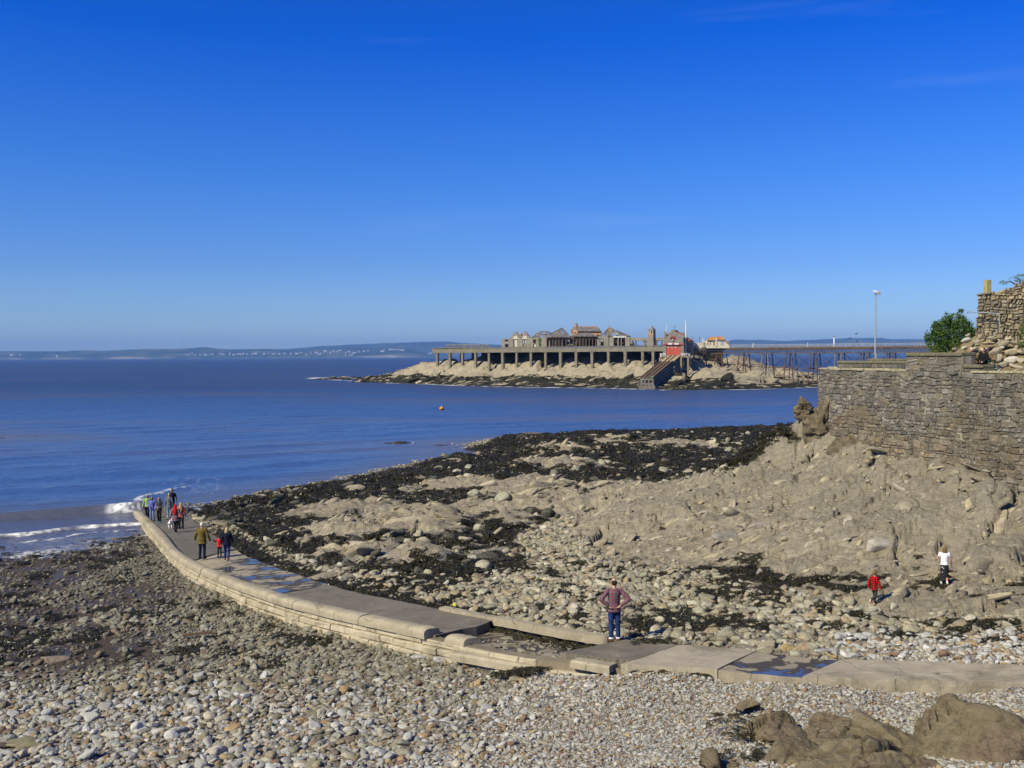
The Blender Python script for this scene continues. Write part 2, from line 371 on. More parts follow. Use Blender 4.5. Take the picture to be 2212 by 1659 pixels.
# ------------------------------------------------------------------ the shore as one height field through survey marks
WALL = np.array([(31, 30), (27, 36.5), (24.1, 43), (22.9, 46.5), (21.0, 53), (19.6, 58), (19.0, 61.3), (20.0, 63.8), (22.5, 66), (28, 68)], float)
_m = []
for a in [(0, 1659, 2.5), (500, 1659, 2.8), (1000, 1659, 3.1), (1500, 1659, 3.4), (1900, 1659, 3.7), (2212, 1659, 4.0), (0, 1500, 1.7), (500, 1500, 2.15), (1000, 1500, 2.55), (1500, 1500, 3.2), (2100, 1520, 3.75),
          (0, 1350, 1.0), (300, 1350, 1.15), (600, 1400, 1.6), (0, 1250, .30), (200, 1250, .35), (0, 1187, -.10), (150, 1178, -.10), (270, 1164, -.10), (0, 1100, -.7), (200, 1095, -.7), (0, 1000, -2.), (250, 1000, -2.),
          (340, 1200, .2), (420, 1255, .6), (560, 1310, 1.1), (700, 1357, 1.5), (800, 1388, 1.85), (900, 1412, 2.15), (1000, 1432, 2.4), (1200, 1446, 2.95), (1480, 1453, 3.54), (1700, 1471, 3.72), (2212, 1485, 4.03),
          (430, 1108, .0), (470, 1140, .45), (540, 1175, .75), (640, 1215, 1.15), (760, 1255, 1.6), (900, 1290, 2.05), (1100, 1325, 2.5), (1300, 1360, 3.0), (1450, 1382, 3.25), (1770, 1400, 3.5), (2212, 1424, 3.90),
          (420, 1085, -.3), (640, 1060, 0), (760, 1035, 0), (900, 1008, 0), (1000, 975, -.2), (1100, 945, 0), (1300, 938, .1), (1500, 930, .1), (1740, 925, .1), (900, 960, -1.5), (1300, 900, -3), (1700, 890, -3), (600, 1000, -1.5), (1000, 900, -3),
          (700, 1110, .7), (900, 1150, 1.2), (850, 1060, .5), (1000, 1040, .7), (1000, 1250, 1.9), (1200, 1100, 1.4), (1150, 1010, .7), (1250, 960, .6), (1500, 980, 1.0), (1400, 1000, .9), (1650, 940, .8),
          (1300, 1200, 2.0), (1300, 1085, 1.8), (1400, 1045, 2.2), (1500, 1100, 3.0), (1500, 1200, 2.35), (1500, 1300, 2.7), (1600, 1020, 4.3), (1800, 1100, 4.0), (1800, 1200, 3.0), (1800, 1300, 3.0), (2000, 1040, 5.2), (2212, 1055, 5.5), (2212, 1200, 3.9), (2000, 1180, 3.5), (2212, 1300, 3.5), (2000, 1300, 3.2), (1900, 1120, 4.2)]:
    _m.append(VZ(*a))
_m += [np.array(p, float) for p in [(-16, 8, 4.2), (0, 8, 4.6), (14, 8, 5.4), (-40, 30, 1.6), (-60, 55, 0.2), (-55, 30, 1.4), (-70, 75, -2), (30, 20, 5.0), (34, 30, 5.8), (18.3, 61.8, 7.6), (17.3, 61.2, 6.3), (16, 61, 5.3), (14.2, 61.5, 4.5), (19.2, 59, 6.6), (20, 56, 5.9), (27, 44, 5.8), (25, 55, 7), (30, 60, 7), (13, 74, 1.5), (17, 80, 1.2), (22, 76, 2), (35, 78, 3), (20, 110, 1.0), (45, 120, 1), (60, 100, 2), (60, 60, 6), (40, 45, 7), (50, 150, -.5), (80, 150, 0), (30, 175, -3), (-30, 170, -6), (-60, 120, -6), (100, 120, 2)]]
BASE = TPS(_m, 0.004)
HOLES = [(900, 1600, 30, .12)]
DOMES = [(800, 1135, 5.2, .75), (880, 1120, 5.0, .95), (930, 1140, 3.0, .6), (1040, 1095, 5.0, .6), (1140, 1090, 5.5, .85), (1220, 1105, 3.5, .7), (1100, 1130, 3.0, .45), (900, 1215, 2.2, .5), (870, 1222, 1.6, .3), (780, 1185, 2.6, .35), (720, 1180, 2.0, .3),
         (1330, 1105, 4.5, .7), (1400, 1140, 4.0, .55), (1330, 1160, 2.6, .4), (1200, 960, 7, .7), (1330, 945, 6, .7), (1180, 990, 7, .5), (700, 1085, 4, .35), (780, 1075, 4, .35), (1000, 1030, 6, .45), (1150, 1040, 7, .5), (1300, 1060, 5, .5), (1480, 955, 8, .4),
         (1620, 975, 2.0, .8), (1590, 1195, .9, .5), (1660, 1075, 1.5, .5), (1890, 1180, 1.1, .55), (2150, 1240, 1.3, .45), (2080, 1225, 1.0, .35)]
DOMES = [(*VZ(a, b, 1.5)[:2], r, h) if b < 1240 else (*VZ(a, b, 3.2)[:2], r, h) for a, b, r, h in DOMES]
ROCK_P = [(1250, 1112), (1400, 1040), (1630, 1005), (1650, 955), (1720, 820), (2600, 700), (2600, 1345), (2120, 1330), (1960, 1335), (1800, 1290), (1640, 1270), (1560, 1235), (1400, 1225), (1300, 1195), (1235, 1150)]
WEED_P = [(400, 1105), (640, 1062), (900, 1008), (1100, 945), (1300, 934), (1750, 920), (1650, 958), (1635, 1000), (1400, 1045), (1265, 1105), (1120, 1150), (1130, 1235), (960, 1245), (700, 1222), (620, 1190), (500, 1145)]
BAND_P = [(420, 1100), (640, 1060), (900, 1005), (1100, 940), (1760, 915), (1640, 1000), (1400, 1042), (1250, 1058), (1000, 1048), (700, 1095), (450, 1122)]
def fields(x, y):
    """height and the cover of the ground at world points"""
    w, t, wid, zs = slip_dist(x, y)
    z = BASE(x, y)
    dome = np.zeros(x.shape); bare = np.zeros(x.shape)
    for cx, cy, r, h in DOMES:
        dd = np.hypot((x - cx), (y - cy) * 0.85) / r
        k = np.exp(-(dd * 1.35) ** 4); dome = np.maximum(dome, h * k); bare = np.maximum(bare, k)
    vx, vy = proj(x, y, z + dome * 0.5)
    rock = inpoly(vx + 30 * (fbm(x * .4, y * .4, 3, 11) - .5), vy + 30 * (fbm(x * .4, y * .4, 3, 12) - .5), ROCK_P, 14)
    weedz = inpoly(vx, vy, WEED_P, 14)
    rock = np.maximum(rock, bare)
    right = sstep(1.0, 1.25, w)
    near = 1 - sstep(30, 60, y)
    # relief
    n1 = fbm(x * .35, y * .35, 4, 1); n2 = ridged(x * .7 + .3 * y, y * .4, 3, 3, .5)
    wx = x + 1.1 * (fbm(x * .5, y * .5, 3, 5) - .5); wy = y + 1.1 * (fbm(x * .5, y * .5, 3, 6) - .5)
    fa, ca = facets(wx, wy, .30, .5, 1.7, .17, .22, 400); fb, cb = facets(wx, wy, .85, .55, 1.6, .24, .13, 410); fc, cc = facets(wx, wy, 2.2, .45, 1.5, .26, .05, 420)
    rr = (n1 - .5) * .9 + (n2 - .55) * .30 + fa + fb + fc - .16 * (1 - sstep(0, .05, ca)) - .07 * (1 - sstep(0, .07, cb)) - .03 * (1 - sstep(0, .1, cc))
    amp_r = rock * (0.55 + .45 * sstep(2.5, 5, z))
    flat = (n1 - .5) * .30 + (fbm(x * 1.3, y * 1.3, 3, 31) - .5) * .22
    z = z + dome + rr * amp_r * .85 + flat * (1 - rock) * (.35 + .65 * right) + (n2 - .5) * .45 * weedz * right
    z = z + weedz * right * (fbm(x * .10, y * .15, 4, 71) - .5) * 1.3 * (1 - sstep(.5, 1.3, z)) * sstep(1.4, 2.6, w)
    # keep the ground clear of the slipway body
    ins = sstep(-.06, .03, w) * (1 - sstep(.95, 1.12, w))
    z = np.where(ins > 0, z * (1 - ins) + np.minimum(z, zs - .55) * ins, z)
    edge = sstep(1.9, 1.0, w) * (w > .9) * (t > 1)
    z = np.where(edge > 0, np.minimum(z, zs + .02 - .12 * edge + .8 * (1 - edge)), z)
    # cover
    patch = fbm(x * .22, y * .22, 4, 41); fine = fbm(x * 1.1, y * 1.1, 4, 51)
    low = 1 - sstep(1.6, 3.2, z)
    band = inpoly(vx, vy, BAND_P, 18); weed = weedz * right * sstep(.39, .56, patch * .42 + fine * .58 + .035 + .12 * band - bare * .30 - .08 * (dome > .4))
    strip = sstep(0.98, 1.03, w) * (1 - sstep(1.34, 1.55, w + .3 * (fine - .5))) * sstep(.8, 1.4, t) * (1 - sstep(7.3, 7.9, t))
    weed = np.maximum(weed, strip)
    mid = right * sstep(1185, 1230, vy) * (1 - sstep(1385, 1400, vy)) * sstep(600, 700, vx)
    weed = np.maximum(weed, mid * sstep(.512, .575, .45 * patch + .55 * fine + .055 * sstep(1700, 1900, vx) * sstep(1290, 1330, vy) - .04 * rock))
    lft = (1 - sstep(-.35, -.1, w)) * (1 - sstep(1400, 1480, vy)) * (1 - sstep(650, 950, vx))
    weed = np.maximum(weed, lft * sstep(.60, .64, .35 * patch + .65 * fine + .13 * (1 - sstep(1170, 1230, vy))))
    sand = (1 - sstep(-.3, 0, w)) * (1 - sstep(260, 600, vx + 180 * (patch - .5))) * sstep(1165, 1200, vy) * (1 - sstep(1420, 1500, vy))
    sand = sand * sstep(.34, .52, fbm(x * .35, y * .2, 4, 61) + .14 * (1 - sstep(0, 250, vx)))
    wet = 1 - sstep(.25, 1.6, z + .8 * (patch - .5)); wet = np.maximum(wet, sand)
    return dict(z=z, rock=rock, bare=bare, weed=weed, sand=sand, wet=wet, right=right, w=w, t=t, vx=vx, vy=vy, weedz=weedz, ins=ins, dome=dome, strip=strip)

def ground_z(x, y): return float(fields(np.array([x], float), np.array([y], float))['z'][0])
NC, NRW = 1000, 520
ang = np.tan(np.linspace(math.atan(-.74), math.atan(.82), NC)); dist = np.exp(np.linspace(math.log(9.0), math.log(178.0), NRW))
GX = (ang[None] * dist[:, None]); GY = np.repeat(dist[:, None], NC, 1)
FL = fields(GX.ravel(), GY.ravel())
GV = np.c_[GX.ravel(), GY.ravel(), FL['z']]
gf = grid_faces(NRW, NC); keep = FL['z'][gf].max(1) > -0.9; gf = gf[keep]

# ---- ground material: rock, shingle, sand, weed film
b = NB('shore'); p = b.pos()
rk = b.attr('rock'); wd = b.attr('weed'); sd = b.attr('sand'); wt = b.attr('wet'); tn = b.attr('tone')
n_big = b.noise(p, .55, 6, .6); n_mid = b.noise(p, 2.6, 8, .62, .4); n_fin = b.noise(p, 14, 6, .65); n_vf = b.noise(p, 60, 4, .6)
rock_c = b.ramp(n_mid, [(.28, (.19, .158, .105)), (.44, (.33, .28, .19)), (.60, (.43, .37, .26)), (.78, (.54, .47, .335))])
rock_g = b.ramp(n_fin, [(.3, (.20, .178, .132)), (.7, (.36, .32, .24))])
rock_c = b.mix(b.rng(tn, 0, 1, .0, .80), rock_c, rock_g); rock_c = b.mix(b.rng(b.noise(p, .8, 6, .65, .7), .45, .62, 0, .55), rock_c, (.21, .19, .155)); rock_c = b.mix(b.rng(b.noise(b.map(p, (1, .5, 1), (0, 0, .6)), 5.0, 6, .7, .6), .56, .66, 0, .5), rock_c, (.125, .105, .072)); rock_c = b.mix(b.rng(b.noise(p, 3.1, 6, .7, .3), .60, .72, 0, .7), rock_c, (.56, .50, .38))
lich = b.ramp(b.noise(p, 1.1, 7, .68, .8), [(.56, (0, 0, 0)), (.72, (1, 1, 1))]); rock_c = b.mix(b.math('MULTIPLY', lich, .45), rock_c, (.27, .225, .085))
vein = b.ramp(b.noise(b.map(p, (1, .5, 2.2), (0.3, 0.5, .4)), 1.5, 7, .7, 1.5), [(.49, (0, 0, 0)), (.505, (1, 1, 1)), (.52, (0, 0, 0))]); rock_c = b.mix(b.math('MULTIPLY', vein, .35), rock_c, (.56, .50, .38))
pw = b.mix(.22, p, b.noise(p, 1.5, 4, .6, out=1)); crk = b.ramp(b.vor(b.map(pw, (1, .7, 1.5), (0, 0, .5)), 1.5, 'DISTANCE_TO_EDGE'), [(.0, (1, 1, 1)), (.025, (0, 0, 0))]); crk2 = b.ramp(b.vor(b.map(pw, (1, .6, 1.5), (0, 0, .9)), 4.2, 'DISTANCE_TO_EDGE'), [(.0, (1, 1, 1)), (.03, (0, 0, 0))])
rock_c = b.mix(b.math('MULTIPLY', crk, b.rng(n_big, .42, .58, 0, .6)), rock_c, (.10, .08, .055)); rock_c = b.mix(b.math('MULTIPLY', crk2, b.rng(n_big, .45, .60, 0, .45)), rock_c, (.13, .105, .07))
cell = b.vor(p, 15, 'F1', 1)
sc_ = b.n('ShaderNodeSeparateColor'); b.l(cell, sc_.inputs[0])
shing = b.ramp(sc_.outputs[0], [(0, (.22, .20, .17)), (.35, (.36, .34, .30)), (.6, (.46, .45, .43)), (.78, (.30, .21, .12)), (1, (.40, .33, .22))])
gap = b.ramp(b.vor(p, 15, 'DISTANCE_TO_EDGE'), [(.0, (.25, .25, .25)), (.12, (1, 1, 1))]); shing = b.mix(1.0, shing, gap, 'MULTIPLY')
sand_c = b.ramp(n_mid, [(.3, (.085, .06, .045)), (.7, (.14, .105, .08))])
weed_c = b.ramp(n_fin, [(.3, (.010, .010, .006)), (.55, (.022, .021, .010)), (.75, (.045, .042, .018))])
c = b.mix(b.rng(b.math('ADD', rk, b.math('MULTIPLY', n_fin, .3)), .5, .7), shing, rock_c)
c = b.mix(sd, c, sand_c)
c = b.mix(b.math('MULTIPLY', wt, .45), c, (.06, .045, .03))
c = b.mix(b.rng(b.math('ADD', wd, b.math('MULTIPLY', b.math('SUBTRACT', n_fin, .5), .9)), .35, .6), c, weed_c)
rough = b.rng(b.math('MULTIPLY', sd, b.rng(n_big, .50, .58)), 0, 1, .82, .10)
bm1 = b.bump(n_mid, 1.0, .30); bm2 = b.bump(n_fin, 1.0, .07, bm1); bm3 = b.bump(n_vf, .5, .006, bm2);
b.set(c, rough, bm3, .25)
gme = np_mesh('shore', GV, gf, 'shore', True, dict(rock=FL['rock'], weed=FL['weed'], sand=FL['sand'], wet=FL['wet'], tone=np.clip(sstep(2.4, 4.5, FL['z']), 0, 1)))
# drop unused vertices
bm = bmesh.new(); bm.from_mesh(gme); bmesh.ops.delete(bm, geom=[v for v in bm.verts if not v.link_faces], context='VERTS'); bm.to_mesh(gme); bm.free()
tag(obj('shore_ground', gme), kind='structure')

# ------------------------------------------------------------------ the sea
def poly_dist(x, y, pts):
    pts = np.array([p[:2] for p in pts]); best = np.full(x.shape, 1e9); sg = np.zeros(x.shape); al = np.zeros(x.shape)
    for i in range(len(pts) - 1):
        a, e = pts[i], pts[i + 1] - pts[i]; l2 = e @ e
        t = ((x - a[0]) * e[0] + (y - a[1]) * e[1]) / l2
        tc = np.clip(t, 0 if i else -3, 1); dx = x - a[0] - tc * e[0]; dy = y - a[1] - tc * e[1]; d = np.hypot(dx, dy)
        m = d < best; best = np.where(m, d, best); sg = np.where(m, np.sign(e[0] * dy - e[1] * dx), sg); al = np.where(m, (i + np.clip(tc, 0, 1)) / (len(pts) - 1), al)
    return best * sg, al
C1 = [VZ(-120, 1122, .2), VZ(0, 1113, .2), VZ(100, 1107, .25), VZ(200, 1099, .3), VZ(284, 1096, .3)]
C2 = [VZ(-120, 1168, .1), VZ(0, 1157, .1), VZ(70, 1151, .1), VZ(140, 1141, .1), VZ(190, 1136, .1), VZ(300, 1131, .1)]
C3 = [VZ(40, 1171, .04), VZ(130, 1160, .04), VZ(200, 1149, .04), VZ(305, 1143, .04)]
C4 = [VZ(285, 1085, .1), VZ(330, 1066, .1), VZ(372, 1056, .1), VZ(420, 1048, .1)]
C5 = [VZ(600, 1062, .08), VZ(660, 1053, .08), VZ(720, 1046, .08)]
C6 = [VZ(880, 1013, .05), VZ(960, 1003, .05), VZ(1020, 993, .05)]
rs = np.concatenate([np.exp(np.linspace(math.log(44), math.log(82), 260)), np.exp(np.linspace(math.log(82.3), math.log(170), 100)), np.exp(np.linspace(math.log(172), math.log(520), 110)), np.exp(np.linspace(math.log(530), math.log(60000), 60))])
NCS = 520; sa = np.tan(np.linspace(math.atan(-.74), math.atan(.82), NCS))
X = (sa[None] * rs[:, None]).ravel(); Y = np.repeat(rs, NCS)
fade = 1 / (1 + (Y / 160) ** 2)
def swell(x, y):
    u = (-.55 * x + .83 * y); q = (.83 * x + .55 * y)
    wv = u + 2.2 * (fbm(x * .03, y * .03, 3, 71) - .5) * 6
    h = .075 * np.sin(wv * 2 * math.pi / 9.5) + .035 * np.sin(wv * 2 * math.pi / 5.1 + 1.3 + q * .05)
    h += (fbm(u * .45, q * .13, 4, 75) - .5) * .30 + (fbm(u * 1.6, q * .5, 3, 78) - .5) * .14
    return h
H = swell(X, Y) * (1 / (1 + (Y / 420) ** 2))
depth = np.where(Y < 178, -BASE(X, Y), 8.0); H *= .25 + .75 * sstep(.1, 1.4, depth)
H += .006 * (fbm(X * 5, Y * 5, 2, 79) - .5)
nz = fbm(X * 2.2, Y * 2.2, 4, 81); nz2 = fbm(X * .8, Y * .8, 3, 82)
wS, tS, _, _ = slip_dist(X, Y); leftside = (wS < .25)
foam = np.zeros(X.shape)
s, al = poly_dist(X, Y, C1); A1 = (.30 + .38 * al) * leftside * (al >= 0); prof = np.where(s > 0, np.exp(-(s / 1.9) ** 2), np.exp(-(s / .55) ** 2)); H += A1 * prof * (Y < 90)
foam = np.maximum(foam, (sstep(.82, .90, al + .10 * (nz2 - .5)) * np.exp(-((s + .15) / .7) ** 4)) * leftside * sstep(.30, .50, nz + .12))
foam = np.maximum(foam, .35 * np.exp(-((s - .1) / .25) ** 2) * sstep(.5, .8, al) * leftside * sstep(.5, .6, nz))
s, al = poly_dist(X, Y, C2); H += .16 * np.where(s > 0, np.exp(-(s / 1.0) ** 2), np.exp(-(s / .35) ** 2)) * leftside * (Y < 90)
gapf = 1 - .9 * np.exp(-((al - .66) / .08) ** 2)
foam = np.maximum(foam, leftside * gapf * sstep(.9, .25, np.abs(s + .10 + 1.2 * (nz2 - .5)) / (.45 + .35 * (nz2 - .3))) * sstep(.25, .5, nz + .08))
s, al = poly_dist(X, Y, C3); foam = np.maximum(foam, leftside * .85 * sstep(.3, .1, np.abs(s + 1.2 * (nz2 - .5))) * sstep(.42, .56, nz) * (al > .02))
for CC, wd_ in ((C4, .4), (C5, .55), (C6, .6)):
    s, al = poly_dist(X, Y, CC); ends = sstep(0, .15, al) * sstep(1, .85, al); H += .15 * np.exp(-(s / .7) ** 2) * ends
    foam = np.maximum(foam, .9 * ends * sstep(wd_, .1, np.abs(s + 1.6 * (nz2 - .5))) * sstep(.42, .55, nz + .05))
sp, vy_ = proj(X, Y, np.zeros(X.shape))
turb = np.exp(-(((sp - 425) / 60) ** 2 + ((vy_ - 1050) / 15) ** 2)); foam = np.maximum(foam, sstep(.50, .62, fbm(X * 5, Y * 2.2, 4, 83) - .16 + .24 * turb) * (turb > .2) * .10)
edge = np.exp(-((depth - .04) / .05) ** 2) * (Y < 170) * sstep(.52, .62, nz2) * .5; foam = np.maximum(foam, edge * sstep(.45, .55, nz))
# surf round the island
ISL_SH = [(505, 333, 379.6), (0, 395, 383.0), (0, 433, 384.1), (0, 463, 385.6), (0, 530, 387.0), (0, 602, 387.9), (0, 671, 389.9), (0, 740, 389.3), (0, 819, 387.0), (0, 900, 386.0)]
ISH = np.array([PZ(a, c_, 0.0)[:2] for _, a, c_ in ISL_SH])
s, al = poly_dist(X, Y, [(*p_, 0) for p_ in ISH]); foam = np.maximum(foam, .9 * sstep(1.8, .3, np.abs(s + 1.5) + 3 * (1 - fbm(X * .15, Y * .15, 3, 91)) - 1.2) * (Y > 250) * (X > ISH[0, 0] - 2) * (X < 118))
tip = PZ(325, 378.6, 0); tip2 = PZ(312, 378.2, 0); dtp = np.hypot((X - tip[0]) / 9, (Y - tip[1]) / 6); foam = np.maximum(foam, sstep(1.1, .5, dtp + .8 * (fbm(X * .2, Y * .2, 3, 93) - .5)))
brk = sstep(.36, .56, fbm(X * 6, Y * 4.5, 3, 85)); foam = np.where(Y < 170, foam * (.25 + .75 * brk), foam)
_gz = np.full(X.shape, -8.0); _ns = Y < 178; _gz[_ns] = fields(X[_ns], Y[_ns])['z']; lap = np.exp(-((_gz + .03) / .07) ** 2) * sstep(.5, .62, fbm(X * .5, Y * .5, 3, 87)) * brk; foam = np.maximum(foam, .75 * lap)
mud = np.clip(1 - sstep(.0, 1.0, depth), 0, 1) * .8 * (Y < 178)
SEA_Z = H
sf = grid_faces(len(rs), NCS); dz = depth[sf].min(1); sf = sf[(dz > -0.9) | (Y[sf].min(1) > 170)]
b = NB('sea'); p = b.pos(); fo = b.attr('foam'); mu = b.attr('mud')
cdist = b.n('ShaderNodeCameraData').outputs['View Distance'] if False else None
m1 = b.map(p, (.55, 1.0, 1.0), (0, 0, R(33)))
w1 = b.noise(m1, .9, 5, .55); w2 = b.noise(m1, 3.4, 4, .55); w3 = b.noise(b.map(p, (.35, 1, 1), (0, 0, R(20))), .16, 4, .5)
stn = b.noise(b.map(p, (.25, 1.0, 1.0), (0, 0, R(12))), .022, 5, .6)
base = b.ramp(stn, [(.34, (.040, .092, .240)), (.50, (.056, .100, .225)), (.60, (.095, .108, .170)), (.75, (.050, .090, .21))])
base = b.mix(b.attr('far_dim'), base, b.mix(1.0, base, (.58, .56, .54), 'MULTIPLY')); base = b.mix(b.math('MULTIPLY', mu, .85), base, (.105, .085, .050))  # base dimmed with distance, painting in the darker sky reflection far out
col = b.mix(fo, base, (.80, .80, .78))
nrm = b.bump(w3, 1.0, .6); nrm = b.bump(w1, .9, .26, nrm); nrm = b.bump(w2, .5, .05, nrm)
b.set(col, b.mix(fo, b.mix(b.attr('far_dim'), (.24, .24, .24), (.42, .42, .42)), (.8, .8, .8)), nrm, .5); b.b.inputs['IOR'].default_value = 1.333
sme = np_mesh('sea', np.c_[X, Y, SEA_Z], sf, 'sea', True, dict(foam=foam, mud=mud, far_dim=sstep(75, 420, Y)))
tag(obj('sea_water', sme), kind='structure')
# ------------------------------------------------------------------ stones
def ico(sub):
    bm = bmesh.new(); bmesh.ops.create_icosphere(bm, subdivisions=sub, radius=1.0); v = np.array([x.co[:] for x in bm.verts]); f = np.array([[x.index for x in q.verts] for q in bm.faces]); bm.free(); return v, f
ICO2, ICO3, ICO4 = ico(2), ico(3), ico(4)
def stone_shape(rng, ncut, round_, base=ICO3, noise=.05, flat=(1, 1, 1)):
    v, f = base; n = rng.normal(size=(ncut, 3)); n /= np.linalg.norm(n, axis=1)[:, None]; d = rng.uniform(.46, .86, ncut)
    dot = v @ n.T; lim = np.where(dot > 1e-3, d[None] / np.maximum(dot, 1e-3), 9.0)
    k = round_; r = np.minimum(-np.log(np.exp(-k * lim).sum(1) + math.exp(-k * 1.05)) / k, 1.05)
    r = r * (1 + noise * (fbm3(v * 2.3 + rng.uniform(0, 50), 4, 3) - .5) * 2)
    return v * r[:, None] * np.array(flat), f
def stone_mat(name, col_of):
    b = NB(name); v = b.coord('Object'); c = col_of(b)
    n = b.noise(v, 2.2, 5, .65, .5); n2 = b.noise(v, 9, 4, .6)
    c = b.mix(1.0, c, b.ramp(n, [(.25, (.62, .60, .56)), (.5, (1, 1, 1)), (.75, (1.25, 1.24, 1.22))]), 'MULTIPLY')
    c = b.mix(b.math('MULTIPLY', b.ramp(n2, [(.56, (0, 0, 0)), (.68, (1, 1, 1))]), .28), c, (.50, .48, .45))
    vein = b.ramp(b.noise(v, 1.7, 3, .5, 2.0), [(.487, (0, 0, 0)), (.5, (1, 1, 1)), (.513, (0, 0, 0))]); c = b.mix(b.math('MULTIPLY', vein, .4), c, (.62, .61, .59))
    return b.set(c, .78, b.bump(n2, .5, .03, b.bump(n, .5, .08)), .3)
stone_mat('stones_mixed', lambda b: b.attr('col', 'INSTANCER', 'Color'))
stone_mat('stone_single', lambda b: b.n('ShaderNodeObjectInfo').outputs['Color'])
srng = np.random.default_rng(21); SV = []; SINGLE = []
STC = bpy.data.collections.new('stone_shapes')
for i in range(14):
    ang_ = i < 9
    v, f = stone_shape(srng, int(srng.integers(6, 10)) if ang_ else 13, 60 if ang_ else 20, ICO3 if ang_ else ICO2, .05, (1, srng.uniform(.62, .9), srng.uniform(.45, .72)))
    me = np_mesh('stone_shape', v, f, 'stones_mixed', not ang_); m2 = np_mesh('stone_single', v, f, 'stone_single', not ang_)
    o = bpy.data.objects.new('shape_%02d' % i, me); STC.objects.link(o); SV.append(o); SINGLE.append(m2)
PAL = dict(
    shingle=np.array([(.47, .47, .49), (.42, .43, .45), (.55, .55, .56), (.38, .38, .39), (.44, .40, .34), (.30, .20, .115), (.36, .24, .12), (.24, .14, .10), (.34, .28, .19), (.48, .46, .42), (.20, .155, .12), (.42, .33, .19)]),
    left=np.array([(.30, .285, .25), (.35, .335, .30), (.255, .24, .205), (.32, .32, .315), (.38, .36, .32), (.22, .20, .155), (.285, .23, .16), (.24, .17, .135), (.29, .285, .23), (.34, .33, .31), (.175, .165, .13), (.41, .40, .38)]),
    right=np.array([(.36, .325, .265), (.40, .365, .30), (.31, .28, .225), (.345, .335, .31), (.43, .40, .335), (.28, .255, .20), (.36, .29, .19), (.29, .23, .18), (.33, .325, .27), (.38, .35, .29), (.25, .23, .18), (.47, .45, .41)]))
PAL['right'] = PAL['right'] * np.array([.86, .84, .70]); PAL['left'] = PAL['left'] * np.array([.74, .72, .575]); PAL['shingle'] = PAL['shingle'] * np.array([.94, .925, .83])
def scatter():
    qa = GV[gf]; cen = qa.mean(1); area = .5 * np.linalg.norm(np.cross(qa[:, 2] - qa[:, 0], qa[:, 3] - qa[:, 1])[:, :], axis=1)
    g = {k: FL[k][gf].mean(1) for k in ('rock', 'weed', 'sand', 'wet', 'right', 'w', 't', 'vx', 'vy', 'weedz', 'ins', 'bare', 'strip')}
    vx, vy = g['vx'], g['vy']; n1 = fbm(cen[:, 0] * .5, cen[:, 1] * .5, 3, 101)
    left = 1 - g['right']
    tg = sstep(550, 1450, vx + (vy - 1560) * 1.2 + 500 * (n1 - .5)); s_left = .145 * (1 - tg) + .055 * tg
    s_left = np.where(vy < 1440, np.maximum(s_left, .125), s_left)
    tr = sstep(1650, 1950, vx) * sstep(1345, 1390, vy); s_right = .175 * (1 - tr) + .10 * tr
    s_right = np.where(g['weedz'] > .5, .42, s_right)
    s = np.where(g['right'] > .5, s_right, s_left)
    cov = np.where(g['right'] > .5, .85, 1.1)
    cov *= 1 - .86 * g['sand']; cov *= 1 - .985 * np.clip(g['rock'] * 1.5 - .15, 0, 1) * (g['right'] > .5); cov *= np.where(g['weedz'] > .5, .30 * (.3 + 1.4 * n1), 1) * (1 - .65 * np.clip(g['weed'], 0, 1)); cov *= 1 - g['strip']
    cov = np.where((cen[:, 1] > 46) & (g['right'] < .5), cov * .8, cov)
    cov *= (g['ins'] < .5) * (cen[:, 2] > -.15) * (vx > -260) * (vx < 2480) * (vy < 1720) * (cen[:, 1] < 135)
    n = RNG.poisson(np.clip(cov * area / (s * s * .72), 0, 40)); idx = np.repeat(np.arange(len(n)), n); m = len(idx)
    u, v_ = RNG.random(m), RNG.random(m); q = qa[idx]
    P = (q[:, 0] * ((1 - u) * (1 - v_))[:, None] + q[:, 1] * (u * (1 - v_))[:, None] + q[:, 2] * (u * v_)[:, None] + q[:, 3] * ((1 - u) * v_)[:, None])
    size = s[idx] * np.exp(RNG.normal(0, 1, m) * np.where(g['right'][idx] > .5, .58, .45)) * .5; size = np.minimum(size, s[idx] * 1.5)
    isr = g['right'][idx] > .5; shing = (~isr) & (tg[idx] > .45) & (vy[idx] > 1440) | (isr & (tr[idx] > .5))
    pal = np.where(shing[:, None], PAL['shingle'][RNG.choice(12, m, p=np.array([16, 14, 12, 10, 10, 6, 4, 4, 7, 11, 3, 3]) / 100)], np.where(isr[:, None], PAL['right'][RNG.integers(0, 12, m)], PAL['left'][RNG.integers(0, 12, m)]))
    trn = sstep(1420, 1560, vy[idx]) * (~isr) * (~shing); sh2 = PAL['shingle'][RNG.choice(12, m, p=np.array([16, 14, 10, 12, 14, 4, 3, 3, 9, 10, 3, 2]) / 100)] * .92; mixm = (RNG.random(m) < trn * .8); pal = np.where(mixm[:, None], sh2, pal)
    col = pal * RNG.uniform(.78, 1.18, (m, 1)); col *= (1 - .30 * (g['wet'][idx] * (1 - .3 * isr)))[:, None]
    drk = (g['weedz'][idx] > .5) & (RNG.random(m) < np.where(P[:, 2] < .55, .85, .42)); col = np.where(drk[:, None], np.array([.05, .048, .028]) * RNG.uniform(.6, 1.6, (m, 1)), col)
    scl = np.c_[size * RNG.uniform(.85, 1.3, m), size * RNG.uniform(.85, 1.2, m), size * RNG.uniform(.75, 1.15, m)]
    rot = np.c_[RNG.normal(0, .28, m), RNG.normal(0, .28, m), RNG.uniform(0, 6.283, m)]
    kind = np.where(shing | (size < .06), RNG.integers(5, 14, m), RNG.integers(0, 10, m))
    P[:, 2] += scl[:, 2] * RNG.uniform(-.15, .40, m)
    return P, scl, rot, kind, col, size
SP, SS, SR, SK, SCOL, SSZ = scatter()
